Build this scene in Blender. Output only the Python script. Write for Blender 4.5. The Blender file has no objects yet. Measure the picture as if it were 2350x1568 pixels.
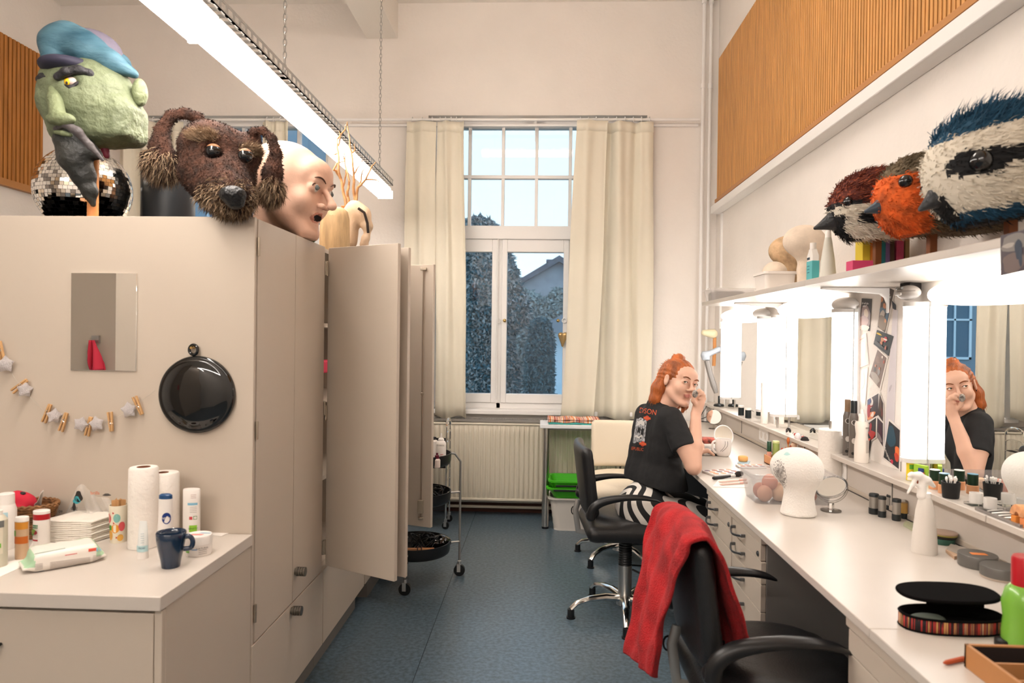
import bpy, math, random
import numpy as np
from mathutils import Vector, Matrix, bvhtree
random.seed(7); rng=np.random.default_rng(7)
S=bpy.context.scene; C=S.collection; PI=math.pi
# ---------------------------------------------------------------- camera
FPX=1600.; YAW,PIT,ROL=.0417,.0066,.0124; CAM=Vector((0,0,1.37))
_f=Vector((-math.sin(YAW)*math.cos(PIT),math.cos(YAW)*math.cos(PIT),-math.sin(PIT)))
_r=Vector((math.cos(YAW),math.sin(YAW),0)); _d=_f.cross(_r)
CR=math.cos(ROL)*_r-math.sin(ROL)*_d; CD=math.sin(ROL)*_r+math.cos(ROL)*_d
cd=bpy.data.cameras.new('camera'); cam=bpy.data.objects.new('camera',cd); C.objects.link(cam)
cam.matrix_world=Matrix(((CR.x,-CD.x,-_f.x,0),(CR.y,-CD.y,-_f.y,0),(CR.z,-CD.z,-_f.z,CAM.z),(0,0,0,1)))
cd.sensor_width=36; cd.lens=FPX/2350*36; cd.clip_start=.05; cd.clip_end=300
cd.dof.use_dof=True; cd.dof.focus_distance=3.5; cd.dof.aperture_fstop=4.0
S.camera=cam
def at(px,py,X=None,Y=None,Z=None):
    "world point seen at a pixel of the photograph, on the plane X=, Y= or Z="
    d=_f+CR*((px-1175)/FPX)+CD*((py-784)/FPX)
    t=(X-CAM.x)/d.x if X is not None else (Y-CAM.y)/d.y if Y is not None else (Z-CAM.z)/d.z
    return CAM+d*t
# ---------------------------------------------------------------- world, exposure
S.view_settings.view_transform='Standard'; S.view_settings.look='None'; S.view_settings.gamma=1
S.view_settings.exposure=.66
w=bpy.data.worlds.new('dusk_sky'); S.world=w; w.use_nodes=True
nt=w.node_tree; bg=nt.nodes['Background']
tc=nt.nodes.new('ShaderNodeTexCoord'); sx=nt.nodes.new('ShaderNodeSeparateXYZ'); rp=nt.nodes.new('ShaderNodeValToRGB')
nt.links.new(tc.outputs['Generated'],sx.inputs[0]); nt.links.new(sx.outputs['Z'],rp.inputs[0]); nt.links.new(rp.outputs[0],bg.inputs[0])
rp.color_ramp.elements[0].position=.0; rp.color_ramp.elements[0].color=(.62,.80,.90,1)
rp.color_ramp.elements[1].position=.45; rp.color_ramp.elements[1].color=(.50,.68,.86,1)
bg.inputs[1].default_value=1.15
LAMP=1.0   # overall lamp factor
# ---------------------------------------------------------------- materials
MATS={}
def mat(name,col,rough=.5,metal=0,spec=.5,noise=0,nscale=8,bump=0,bscale=60,em=None,est=0,trans=0,coat=0,sheen=0,aniso=None,col2=None,alpha=1,stretch=None,sss=0,ior=1.45):
    if name in MATS: return MATS[name]
    m=bpy.data.materials.new(name); m.use_nodes=True; n=m.node_tree; b=n.nodes['Principled BSDF']
    b.inputs['Base Color'].default_value=(*col,1); b.inputs['Roughness'].default_value=rough; b.inputs['Metallic'].default_value=metal
    b.inputs['Specular IOR Level'].default_value=spec; b.inputs['Transmission Weight'].default_value=trans; b.inputs['IOR'].default_value=ior
    b.inputs['Coat Weight'].default_value=coat; b.inputs['Sheen Weight'].default_value=sheen; b.inputs['Alpha'].default_value=alpha
    if sss: b.inputs['Subsurface Weight'].default_value=sss; b.inputs['Subsurface Radius'].default_value=(.02,.008,.004)
    if em: b.inputs['Emission Color'].default_value=(*em,1); b.inputs['Emission Strength'].default_value=est
    if noise or bump:
        t=n.nodes.new('ShaderNodeTexCoord'); mp=n.nodes.new('ShaderNodeMapping'); n.links.new(t.outputs['Object'],mp.inputs[0])
        if stretch: mp.inputs['Scale'].default_value=stretch
        if noise:
            z=n.nodes.new('ShaderNodeTexNoise'); z.inputs['Scale'].default_value=nscale; z.inputs['Detail'].default_value=6; n.links.new(mp.outputs[0],z.inputs[0])
            r=n.nodes.new('ShaderNodeValToRGB'); n.links.new(z.outputs[0],r.inputs[0])
            c2=col2 or tuple(max(0,c*(1-noise)) for c in col); c1=col if col2 else tuple(min(1,c*(1+noise)) for c in col)
            r.color_ramp.elements[0].position=.35; r.color_ramp.elements[1].position=.65
            r.color_ramp.elements[0].color=(*c2,1); r.color_ramp.elements[1].color=(*c1,1); n.links.new(r.outputs[0],b.inputs['Base Color'])
        if bump:
            z=n.nodes.new('ShaderNodeTexNoise'); z.inputs['Scale'].default_value=bscale; z.inputs['Detail'].default_value=4; n.links.new(mp.outputs[0],z.inputs[0])
            u=n.nodes.new('ShaderNodeBump'); u.inputs['Strength'].default_value=bump; u.inputs['Distance'].default_value=.01; n.links.new(z.outputs[0],u.inputs['Height']); n.links.new(u.outputs[0],b.inputs['Normal'])
    MATS[name]=m; return m
def hexc(h):
    h=h.lstrip('#'); v=[int(h[i:i+2],16)/255 for i in (0,2,4)]
    return tuple(((c+.055)/1.055)**2.4 if c>.04 else c/12.92 for c in v)
def pm(h,rough=.5,**k):       # plain painted / plastic colour from an sRGB hex
    return mat('col_'+h+('_%g'%rough)+''.join('%s%s'%kv for kv in k.items()),hexc(h),rough,**k)
def glassmat(name,tint=(1,1,1),rough=.0,refl=.06):
    if name in MATS: return MATS[name]
    m=bpy.data.materials.new(name); m.use_nodes=True; n=m.node_tree; n.nodes.clear()
    o=n.nodes.new('ShaderNodeOutputMaterial'); a=n.nodes.new('ShaderNodeBsdfTransparent'); a.inputs[0].default_value=(*tint,1)
    g=n.nodes.new('ShaderNodeBsdfGlossy'); g.inputs['Roughness'].default_value=rough
    x=n.nodes.new('ShaderNodeMixShader'); f=n.nodes.new('ShaderNodeFresnel'); f.inputs[0].default_value=1.45
    ad=n.nodes.new('ShaderNodeMath'); ad.operation='ADD'; ad.inputs[1].default_value=refl-.04; n.links.new(f.outputs[0],ad.inputs[0]); n.links.new(ad.outputs[0],x.inputs[0])
    n.links.new(a.outputs[0],x.inputs[1]); n.links.new(g.outputs[0],x.inputs[2]); n.links.new(x.outputs[0],o.inputs[0])
    MATS[name]=m; return m
# ---------------------------------------------------------------- mesh builder
class MB:
    def __init__(s): s.v=[]; s.f=[]; s.mi=[]; s.m=0
    def add(s,vs,fs,m=None):
        o=len(s.v); s.v.extend([tuple(v) for v in vs]); s.f.extend([tuple(i+o for i in f) for f in fs]); s.mi.extend([s.m if m is None else m]*len(fs)); return s
    def box(s,x0,x1,y0,y1,z0,z1):
        vs=[(x,y,z) for x in (x0,x1) for y in (y0,y1) for z in (z0,z1)]
        return s.add(vs,[(0,1,3,2),(4,6,7,5),(0,4,5,1),(2,3,7,6),(0,2,6,4),(1,5,7,3)])
    def cbox(s,c,sz,rot=None):
        hx,hy,hz=[a/2 for a in sz]; vs=[Vector((x,y,z)) for x in (-hx,hx) for y in (-hy,hy) for z in (-hz,hz)]
        if rot is not None:
            R=rot if isinstance(rot,Matrix) else Matrix.Rotation(rot,3,'Z'); vs=[R@v for v in vs]
        c=Vector(c); return s.add([v+c for v in vs],[(0,1,3,2),(4,6,7,5),(0,4,5,1),(2,3,7,6),(0,2,6,4),(1,5,7,3)])
    def frame(s,d):
        d=d.normalized(); a=Vector((0,0,1)) if abs(d.z)<.9 else Vector((1,0,0)); u=d.cross(a).normalized(); return u,d.cross(u)
    def rings(s,rs,cap=True,closed=False):
        n=len(rs[0]); vs=[v for r in rs for v in r]; fs=[]
        K=len(rs); 
        for k in range(K if closed else K-1):
            a=k*n;b=((k+1)%K)*n
            for i in range(n): j=(i+1)%n; fs.append((a+i,a+j,b+j,b+i))
        if cap and not closed: fs.append(tuple(range(n-1,-1,-1))); fs.append(tuple((K-1)*n+i for i in range(n)))
        return s.add(vs,fs)
    def cyl(s,a,b,r,r2=None,n=16):
        a=Vector(a);b=Vector(b);u,v=s.frame(b-a); r2=r if r2 is None else r2
        return s.rings([[p+(u*math.cos(2*PI*i/n)+v*math.sin(2*PI*i/n))*q for i in range(n)] for p,q in ((a,r),(b,r2))])
    def tube(s,pts,r,n=8,closed=False,flat=1):
        pts=[Vector(p) for p in pts]; K=len(pts); rs=[]; pu=None
        for k,p in enumerate(pts):
            a=pts[(k-1)%K] if (closed or k>0) else p; b=pts[(k+1)%K] if (closed or k<K-1) else p; d=(b-a)
            if d.length<1e-9: d=Vector((0,0,1))
            d.normalize()
            if pu is None: u,v=s.frame(d)
            else:
                u=pu-d*pu.dot(d)
                if u.length<1e-6: u,_=s.frame(d)
                u.normalize(); v=d.cross(u)
            pu=u; q=r[k] if isinstance(r,(list,tuple)) else r
            rs.append([p+u*math.cos(2*PI*i/n)*q+v*math.sin(2*PI*i/n)*q*flat for i in range(n)])
        return s.rings(rs,True,closed)
    def lathe(s,prof,c=(0,0,0),n=32,sx=1,sy=1,axis='Z',arc=None):
        "prof: list of (radius,height)"
        c=Vector(c); rs=[]
        for r,h in prof:
            ring=[]
            for i in range(n):
                a=2*PI*i/n; x,y=r*math.cos(a)*sx,r*math.sin(a)*sy
                ring.append(c+(Vector((x,y,h)) if axis=='Z' else Vector((x,h,y)) if axis=='Y' else Vector((h,x,y))))
            rs.append(ring)
        return s.rings(rs)
    def prism(s,pts,h,o=(0,0,0),ax='Z'):
        "extrude a 2D outline by h along ax"
        o=Vector(o); n=len(pts)
        def q(p,t): return o+(Vector((p[0],p[1],t)) if ax=='Z' else Vector((p[0],t,p[1])) if ax=='Y' else Vector((t,p[0],p[1])))
        vs=[q(p,0) for p in pts]+[q(p,h) for p in pts]
        return s.add(vs,[tuple(range(n-1,-1,-1)),tuple(range(n,2*n))]+[(i,(i+1)%n,n+(i+1)%n,n+i) for i in range(n)])
    def quad(s,a,b,c,d): return s.add([a,b,c,d],[(0,1,2,3)])
    def grid(s,fn,nu,nv,cu=False):
        vs=[fn(i/(nu if cu else nu-1),j/(nv-1)) for j in range(nv) for i in range(nu)]
        fs=[(j*nu+i,j*nu+(i+1)%nu,(j+1)*nu+(i+1)%nu,(j+1)*nu+i) for j in range(nv-1) for i in range(nu if cu else nu-1)]
        return s.add(vs,fs)
    def sphere(s,c,r,n=20,m=12,R=None):
        c=Vector(c); r=(r,)*3 if not isinstance(r,(tuple,list)) else r; rs=[]
        for j in range(m+1):
            t=PI*j/m; t=min(max(t,.02),PI-.02)
            rs.append([c+(lambda q:(R@q if R else q))(Vector((r[0]*math.sin(t)*math.cos(2*PI*i/n),r[1]*math.sin(t)*math.sin(2*PI*i/n),-r[2]*math.cos(t)))) for i in range(n)])
        return s.rings(rs)
    def xf(s,M): s.v=[tuple(M@Vector(v)) for v in s.v]; return s
def link_props(o,label=None,cat=None,group=None,kind=None):
    if label: o['label']=label
    if cat: o['category']=cat
    if group: o['group']=group
    if kind: o['kind']=kind
def obj(name,mb,mats,parent=None,label=None,cat=None,group=None,kind=None,bevel=0,smooth=35,loc=None,rot=0,sub=0,solid=0,world=True,bseg=2,local=False):
    """link one mesh. World-space vertices; with loc the origin is moved there. Children are stored in the parent's space."""
    me=bpy.data.meshes.new(name)
    base=Vector(loc) if loc is not None else Vector((0,0,0))
    if parent is not None and not local:
        Mi=wm(parent).inverted(); vs=[Mi@Vector(v) for v in mb.v]
    elif parent is None and not local: vs=[Vector(v)-base for v in mb.v]
    else: vs=mb.v
    me.from_pydata([tuple(v) for v in vs],[],mb.f)
    if not isinstance(mats,(list,tuple)): mats=[mats]
    for m in mats: me.materials.append(m)
    if len(mats)>1: me.polygons.foreach_set('material_index',mb.mi)
    me.update(); me.validate()
    if smooth:
        me.polygons.foreach_set('use_smooth',[True]*len(me.polygons)); me.set_sharp_from_angle(angle=math.radians(smooth))
    o=bpy.data.objects.new(name,me); C.objects.link(o)
    if parent is not None: o.parent=parent
    elif loc is not None: o.location=base
    if rot: o.rotation_euler.z=rot
    link_props(o,label,cat,group,kind)
    if bevel:
        b=o.modifiers.new('bevel','BEVEL'); b.width=bevel; b.segments=bseg; b.limit_method='ANGLE'; b.angle_limit=math.radians(40); b.harden_normals=False
    if solid: q=o.modifiers.new('solid','SOLIDIFY'); q.thickness=solid; q.offset=0
    if sub: q=o.modifiers.new('sub','SUBSURF'); q.levels=sub; q.render_levels=sub
    return o
def wm(o):
    M=Matrix.LocRotScale(o.location,o.rotation_euler,o.scale)
    return wm(o.parent)@M if o.parent else M
def thing(name,label,cat,loc=(0,0,0),rotz=0,group=None,kind=None):
    o=bpy.data.objects.new(name,None); C.objects.link(o); o.location=loc; o.rotation_euler=(0,0,rotz); o.empty_display_size=.05
    link_props(o,label,cat,group,kind); return o
def dup(root,loc=None,rotz=None,label=None,group=None):
    r=root.copy(); C.objects.link(r)
    if loc is not None: r.location=loc
    if rotz is not None: r.rotation_euler.z=rotz
    if label: r['label']=label
    if group: r['group']=group
    for ch in list(root.children):
        c=ch.copy(); C.objects.link(c); c.parent=r
        for g in list(ch.children): d=g.copy(); C.objects.link(d); d.parent=c
    return r
def struct(name,mb,m,**k): return obj(name,mb,m,kind='structure',**k)
def textmesh(s,size,depth=.0,align='CENTER'):
    cu=bpy.data.curves.new('t','FONT'); cu.body=s; cu.size=size; cu.extrude=depth; cu.align_x=align; cu.align_y='CENTER'; cu.resolution_u=3
    o=bpy.data.objects.new('t',cu); me=bpy.data.meshes.new_from_object(o); vs=[v.co.copy() for v in me.vertices]; fs=[tuple(p.vertices) for p in me.polygons]
    bpy.data.objects.remove(o); bpy.data.curves.remove(cu); bpy.data.meshes.remove(me); return vs,fs
def addtext(mb,s,size,fn,m=0):
    "fn maps (x,y) of flat text to a world point"
    vs,fs=textmesh(s,size); mb.add([fn(v.x,v.y) for v in vs],fs,m)
# ---------------------------------------------------------------- signed-distance modelling (smooth blends), meshed with surface nets
def smin(a,b,k):
    if k<=0: return np.minimum(a,b)
    h=np.clip(.5+.5*(b-a)/k,0,1); return b*(1-h)+a*h-k*h*(1-h)
class SDF:
    def __init__(s): s.p=[]
    def cone(s,a,b,r1,r2=None,k=.01,op=1,T=None):
        T=T or (lambda q:Vector(q)); s.p.append(('c',np.array(T(a)),np.array(T(b)),r1,r1 if r2 is None else r2,k,op)); return s
    def path(s,pts,rs,k=.01,op=1,T=None):
        for i in range(len(pts)-1): s.cone(pts[i],pts[i+1],rs[i],rs[i+1],k,op,T)
        return s
    def ell(s,c,r,k=.01,op=1,T=None,R=None):
        c=(T(c) if T else Vector(c)); r=(r,)*3 if not isinstance(r,(tuple,list)) else r
        s.p.append(('e',np.array(c),np.array(r,float),np.array(R) if R is not None else np.eye(3),None,k,op)); return s
    def rbox(s,c,r,rad,k=.01,op=1,R=None):
        s.p.append(('b',np.array(Vector(c)),np.array(r,float),np.array(R) if R is not None else np.eye(3),rad,k,op)); return s
    def bb(s):
        lo=[];hi=[]
        for t,a,b,c,d,k,op in s.p:
            if op<0: continue
            if t=='c': lo.append(np.minimum(a-c,b-d)); hi.append(np.maximum(a+c,b+d))
            else: e=np.sqrt((c**2)@(b**2)) if t=='e' else np.abs(c)@b; lo.append(a-e);hi.append(a+e)
        return np.min(lo,0),np.max(hi,0)
    def mesh(s,h,cut=None):
        lo,hi=s.bb(); lo=lo-3*h; hi=hi+3*h; n=np.ceil((hi-lo)/h).astype(int)+1
        D=np.full(n,.2,np.float32); ax=[lo[i]+h*np.arange(n[i],dtype=np.float32) for i in range(3)]
        for t,a,b,c,d,k,op in s.p:
            if t=='c': l0=np.minimum(a-c,b-d); h0=np.maximum(a+c,b+d)
            else: e=np.sqrt((c**2)@(b**2)) if t=='e' else np.abs(c)@b; l0=a-e;h0=a+e
            mg=k+4*h; i0=np.clip(np.floor((l0-mg-lo)/h).astype(int),0,n-1); i1=np.clip(np.ceil((h0+mg-lo)/h).astype(int)+1,1,n)
            if (i1<=i0).any(): continue
            sl=tuple(slice(i0[i],i1[i]) for i in range(3)); X,Y,Z=np.meshgrid(*[ax[i][sl[i]] for i in range(3)],indexing='ij')
            X=X-a[0];Y=Y-a[1];Z=Z-a[2]
            if t=='c':
                v=b-a; L=max((v@v),1e-12); u=np.clip((X*v[0]+Y*v[1]+Z*v[2])/L,0,1); q=np.sqrt((X-u*v[0])**2+(Y-u*v[1])**2+(Z-u*v[2])**2)-(c+(d-c)*u)
            else:
                # rows of c.T bring world offsets into local axes (columns of c are local axes)
                x=X*c[0,0]+Y*c[1,0]+Z*c[2,0]; y=X*c[0,1]+Y*c[1,1]+Z*c[2,1]; z=X*c[0,2]+Y*c[1,2]+Z*c[2,2]
                if t=='e':
                    k0=np.sqrt((x/b[0])**2+(y/b[1])**2+(z/b[2])**2); k1=np.sqrt((x/b[0]**2)**2+(y/b[1]**2)**2+(z/b[2]**2)**2)+1e-9; q=k0*(k0-1)/k1
                else:
                    x=np.abs(x)-b[0]+d;y=np.abs(y)-b[1]+d;z=np.abs(z)-b[2]+d
                    q=np.sqrt(np.maximum(x,0)**2+np.maximum(y,0)**2+np.maximum(z,0)**2)+np.minimum(np.maximum(x,np.maximum(y,z)),0)-d
            D[sl]=smin(D[sl],q,k) if op>0 else -smin(-D[sl],q,k)
        if cut is not None:
            X,Y,Z=np.meshgrid(*ax,indexing='ij'); D=np.maximum(D,cut(X,Y,Z)).astype(np.float32)
        D[0]=D[-1]=.1; D[:,0]=D[:,-1]=.1; D[:,:,0]=D[:,:,-1]=.1
        return nets(D,lo,h)
def nets(D,lo,h):
    ins=D<0; n=np.array(D.shape); act=np.zeros(n-1,bool); cnt=np.zeros(n-1,np.int8); 
    off=[(i,j,k) for i in (0,1) for j in (0,1) for k in (0,1)]
    def sub(A,o): return A[o[0]:n[0]-1+o[0],o[1]:n[1]-1+o[1],o[2]:n[2]-1+o[2]]
    for o in off: cnt+=sub(ins,o)
    act=(cnt>0)&(cnt<8); idx=np.full(n-1,-1,np.int64); I=np.argwhere(act); idx[act]=np.arange(len(I))
    V=np.zeros((len(I),3)); W=np.zeros(len(I))
    cv={o:D[I[:,0]+o[0],I[:,1]+o[1],I[:,2]+o[2]] for o in off}
    for o in off:
        for a in range(3):
            if o[a]==0:
                p=list(o);p[a]=1;p=tuple(p); d0=cv[o];d1=cv[p]; m=(d0<0)!=(d1<0); t=d0[m]/(d0[m]-d1[m])
                q=np.tile(np.array(o,float),(m.sum(),1)); q[:,a]=t; V[m]+=q; W[m]+=1
    V=V/W[:,None]+I; V=lo+V*h; F=[]
    for a in range(3):
        b,c=(a+1)%3,(a+2)%3; s0=[slice(0,None)]*3; s1=[slice(0,None)]*3; s0[a]=slice(0,-1); s1[a]=slice(1,None)
        A=ins[tuple(s0)]; B=ins[tuple(s1)]; E=np.argwhere(A!=B); E=E[(E[:,b]>0)&(E[:,c]>0)&(E[:,b]<n[b]-1)&(E[:,c]<n[c]-1)]
        eb=np.zeros(3,int);eb[b]=1;ec=np.zeros(3,int);ec[c]=1
        g=lambda q:idx[q[:,0],q[:,1],q[:,2]]
        f=np.stack([g(E-eb-ec),g(E-ec),g(E),g(E-eb)],1); fl=A[E[:,0],E[:,1],E[:,2]]; f[~fl]=f[~fl][:,::-1]; F.append(f)
    return V,np.concatenate(F)
def relax(V,F,it=1,k=.5):
    e=np.concatenate([F[:,[0,1]],F[:,[1,2]],F[:,[2,3]],F[:,[3,0]]]); 
    for _ in range(it):
        s=np.zeros_like(V); c=np.zeros(len(V)); np.add.at(s,e[:,0],V[e[:,1]]); np.add.at(s,e[:,1],V[e[:,0]]); np.add.at(c,e[:,0],1); np.add.at(c,e[:,1],1)
        V=V+(s/np.maximum(c,1)[:,None]-V)*k
    return V
def normals(V,F):
    n=np.cross(V[F[:,2]]-V[F[:,0]],V[F[:,3]]-V[F[:,1]]); N=np.zeros_like(V)
    for i in range(4): np.add.at(N,F[:,i],n)
    return N/(np.linalg.norm(N,axis=1)[:,None]+1e-12)
def vnoise(P,s,seed=0):
    "cheap smooth noise from sines"
    r=np.random.default_rng(seed); o=np.zeros(len(P))
    for k in range(6):
        d=r.normal(size=3); d/=np.linalg.norm(d); o+=np.sin(P@d*s*(1+.35*k)+r.uniform(0,6.3))/(1+.35*k)
    return o/3
def sobj(name,V,F,mats,parent=None,mi=None,**k):
    mb=MB(); mb.v=[tuple(v) for v in V.tolist()]; mb.f=[tuple(f) for f in F.tolist()]; mb.mi=list(mi) if mi is not None else [0]*len(mb.f)
    k.setdefault('smooth',80); return obj(name,mb,mats,parent,**k)
def blades(mb,V,F,n,L,wd,matf,sel=None,lean=(0,0,-.4),jit=.45,seed=1,sz=None):
    "fur: thin curved tufts rooted on a surface"
    r=np.random.default_rng(seed); A=V[F[:,0]];B=V[F[:,1]];Cc=V[F[:,2]];Dd=V[F[:,3]]
    nn=np.cross(Cc-A,Dd-B); ar=np.linalg.norm(nn,axis=1); cen=(A+B+Cc+Dd)/4
    w=ar.copy()
    if sel is not None: w=w*sel(cen)
    w/=w.sum(); id=r.choice(len(F),n,p=w); a=r.random((n,1));b=r.random((n,1))
    P=A[id]*(1-a)*(1-b)+B[id]*a*(1-b)+Cc[id]*a*b+Dd[id]*(1-a)*b; N=nn[id]/(ar[id][:,None]+1e-12)
    ln=np.array(lean(P) if callable(lean) else np.tile(lean,(n,1)),float)
    d1=N*.8+ln+r.normal(size=(n,3))*jit; d1/=np.linalg.norm(d1,axis=1)[:,None]
    d2=N*.3+ln*1.6+r.normal(size=(n,3))*jit; d2/=np.linalg.norm(d2,axis=1)[:,None]
    sd=np.cross(d1,r.normal(size=(n,3))); sd/=np.linalg.norm(sd,axis=1)[:,None]
    LL=(L*r.uniform(.5,1.15,(n,1)))*(sz(P)[:,None] if sz else 1); W=wd*r.uniform(.6,1.3,(n,1)); mi=matf(P,r)
    R0=P-N*.002; q=np.stack([R0-sd*W,R0+sd*W,P+d1*LL*.5+sd*W*.7,P+d1*LL*.5-sd*W*.7,P+d1*LL*.5+d2*LL*.5],1)
    o=len(mb.v); mb.v.extend(map(tuple,q.reshape(-1,3).tolist()))
    for i in range(n):
        z=o+5*i; mb.f.append((z,z+1,z+2,z+3)); mb.f.append((z+3,z+2,z+4)); mb.mi.extend([int(mi[i])]*2)
# ---------------------------------------------------------------- shared materials
WALL=mat('wall_plaster',(.83,.78,.73),.85,noise=.02,nscale=3,bump=.25,bscale=45)
CEIL=mat('ceiling_plaster',(.83,.79,.73),.9,bump=.1,bscale=30)
LAM=mat('grey_laminate',(.53,.455,.375),.42,noise=.015,nscale=2)
LAM2=mat('worktop_laminate',(.57,.515,.46),.33,noise=.02,nscale=5)
EDGE=mat('laminate_edge',(.50,.45,.40),.45)
KICK=mat('plinth_grey',(.19,.18,.165),.5)
WHITE=mat('white_paint',(.84,.82,.80),.4)
WOODP=mat('slatted_pine',(.60,.295,.09),.5,noise=.22,nscale=3,stretch=(30,30,1))
WOODB=mat('slat_backing',(.20,.09,.03),.7)
WOODD=mat('pine_edge',(.46,.21,.07),.5)
CHROME=mat('chrome',(.82,.81,.79),.12,1); STEEL=mat('brushed_steel',(.62,.60,.57),.3,1); ALU=mat('aluminium',(.75,.73,.70),.28,1)
GAL=mat('galvanised_steel',(.40,.39,.37),.45,.8)
BLACKL=mat('black_leather',(.012,.012,.013),.38,bump=.15,bscale=220); BLACKP=mat('black_plastic',(.010,.010,.011),.35)
MIRROR=mat('mirror_glass',(.93,.94,.93),.0,1)
PANE=glassmat('window_pane',(.95,.98,1.0),.0,.05)
CLEAR=glassmat('clear_plastic',(.90,.90,.89),.05,.06)
EM=mat('lamp_diffuser',(.9,.88,.85),.4,em=(1.0,.91,.83),est=25*LAMP)
EMV=mat('mirror_lamp_diffuser',(.9,.88,.85),.4,em=(1.0,.95,.90),est=4.2*LAMP)
EMH=mat('boat_lamp_diffuser',(.9,.88,.85),.4,em=(1.0,.94,.87),est=2.6*LAMP)
CURT=mat('curtain_cloth',(.74,.69,.57),.85,sheen=.2,noise=.03,nscale=2,bump=.08,bscale=300)
FLOORM=mat('linoleum',(.085,.125,.16),.3,noise=.30,nscale=55,bump=.04,bscale=120)
# ---------------------------------------------------------------- room shell
XW=1.34; YW=5.45; XL=-3.88; ZC=3.98; YB=-2.6
struct('floor',MB().box(XL,XW,YB,YW,-.1,0),FLOORM,smooth=0)
struct('trim_1',MB().box(-.492,-.489,YB,YW,.0,.0012).box(-1.9,-1.897,YB,YW,0,.0012),pm('26333d'),smooth=0)
struct('ceiling',MB().box(XL-.3,XW+.3,YB-.1,YW+.4,ZC,ZC+.1),CEIL,smooth=0)
b=at(841,89,Y=YW); struct('trim_2',MB().box(-1.40,-1.155,YB,YW,b.z,ZC),CEIL,smooth=0)
W1=(-.905,.80); W2=(-3.16,-1.70); WZ=(.80,3.10); YO=5.85
m=MB()
for x0,x1 in ((XL-.3,W2[0]),(W2[1],W1[0]),(W1[1],XW+.3)): m.box(x0,x1,YW,YO,-.1,ZC)
for a,b_ in (W1,W2): m.box(a,b_,YW,YO,-.1,WZ[0]).box(a,b_,YW,YO,WZ[1],ZC)
struct('wall_back',m,WALL,smooth=0)
struct('wall_right',MB().box(XW,XW+.3,YB,YW,-.1,ZC),WALL,smooth=0)
struct('wall_left',MB().box(XL-.3,XL,YB,YW,-.1,ZC),WALL,smooth=0)
struct('wall_front',MB().box(XL,XW,YB-.1,YB,-.1,ZC),WALL,smooth=0)
struct('baseboard_back',MB().box(XL,XW,YW-.02,YW,0,.07),pm('5a3122'),smooth=0)
# ---------------------------------------------------------------- windows
def window(name,X0,X1,n3,ncol,lab=None):
    t=thing(name,None,None,((X0+X1)/2,5.6,WZ[0]),kind='structure')
    y0,y1=5.55,5.61; W=X1-X0; ztr=2.20
    f=MB().box(X0,X0+.05,y0,y1,WZ[0],WZ[1]).box(X1-.05,X1,y0,y1,WZ[0],WZ[1]).box(X0,X1,y0-.03,y1,ztr-.055,ztr+.05).box(X0,X1,y0,y1,WZ[1]-.06,WZ[1]).box(X0,X1,y0,y1,WZ[0],WZ[0]+.045)
    for k in range(1,n3): x=X0+W*k/n3; f.box(x-.018,x+.018,y0,y1,WZ[0],ztr)
    obj('window_frame',f,WHITE,t,bevel=.004)
    obj('window_sill',MB().box(X0-.03,X1+.03,5.39,5.6,WZ[0]-.035,WZ[0]+.002),WHITE,t,bevel=.006)
    zt0,zt1=ztr+.05,WZ[1]-.06; m=MB(); zm=2.645
    for k in range(1,ncol): x=X0+.05+(W-.1)*k/ncol; m.box(x-.013,x+.013,y0+.01,y1,zt0,zt1)
    m.box(X0+.05,X1-.05,y0+.006,y1-.001,zm-.014,zm+.014)
    obj('glazing_bars',m,WHITE,t,bevel=.003)
    obj('pane',MB().box(X0+.05,X1-.05,y1-.012,y1-.007,zt0,zt1),PANE,t,smooth=0)
    for k in range(n3):
        a=X0+W*k/n3+(.05 if k==0 else .018); c=X0+W*(k+1)/n3-(.05 if k==n3-1 else .018); z0=WZ[0]+.045; z1=ztr-.055; q=.042
        s=obj('sash',MB().box(a,a+q,y0-.012,y1,z0,z1).box(c-q,c,y0-.012,y1,z0,z1).box(a+q,c-q,y0-.012,y1,z0,z0+.07).box(a+q,c-q,y0-.012,y1,z1-.10,z1),WHITE,t,bevel=.004)
        obj('pane',MB().box(a+q,c-q,y1-.02,y1-.015,z0+.07,z1-.10),PANE,s,smooth=0)
    return t
w1=window('window_1',*W1,3,6); w2=window('window_2',*W2,3,6)
BRASS=mat('brass',(.62,.42,.16),.25,1)
for px in (1158,1281):
    p=at(px,736,Y=5.53); q=at(px+(-14 if px<1200 else 14),736,Y=5.53)
    obj('window_handle',MB().sphere(p,.014).cyl(p,(p.x,5.56,p.z),.006),BRASS,w1,label='brass round window knob')
    obj('handle_ring',MB().tube([(q.x+.018*math.cos(a),5.532,q.z+.018*math.sin(a)) for a in np.linspace(0,2*PI,14)[:-1]],.004,6,True),WHITE,w1)
p0=at(1146,545,Y=5.53); p1=at(1142,925,Y=5.53)
obj('lock_rod',MB().cyl((p0.x-.01,5.53,p0.z),(p0.x-.01,5.53,p1.z),.005).cbox((p0.x-.01,5.53,p1.z+.02),(.03,.012,.015)),WHITE,w1)
obj('fanlight_opener',MB().cbox(at(1224,276,Y=5.5),(.16,.02,.012)).cbox(at(1229,285,Y=5.5),(.02,.03,.04)).cyl(at(1229,288,Y=5.5),at(1229,325,Y=5.5),.004),WHITE,w1)
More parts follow.
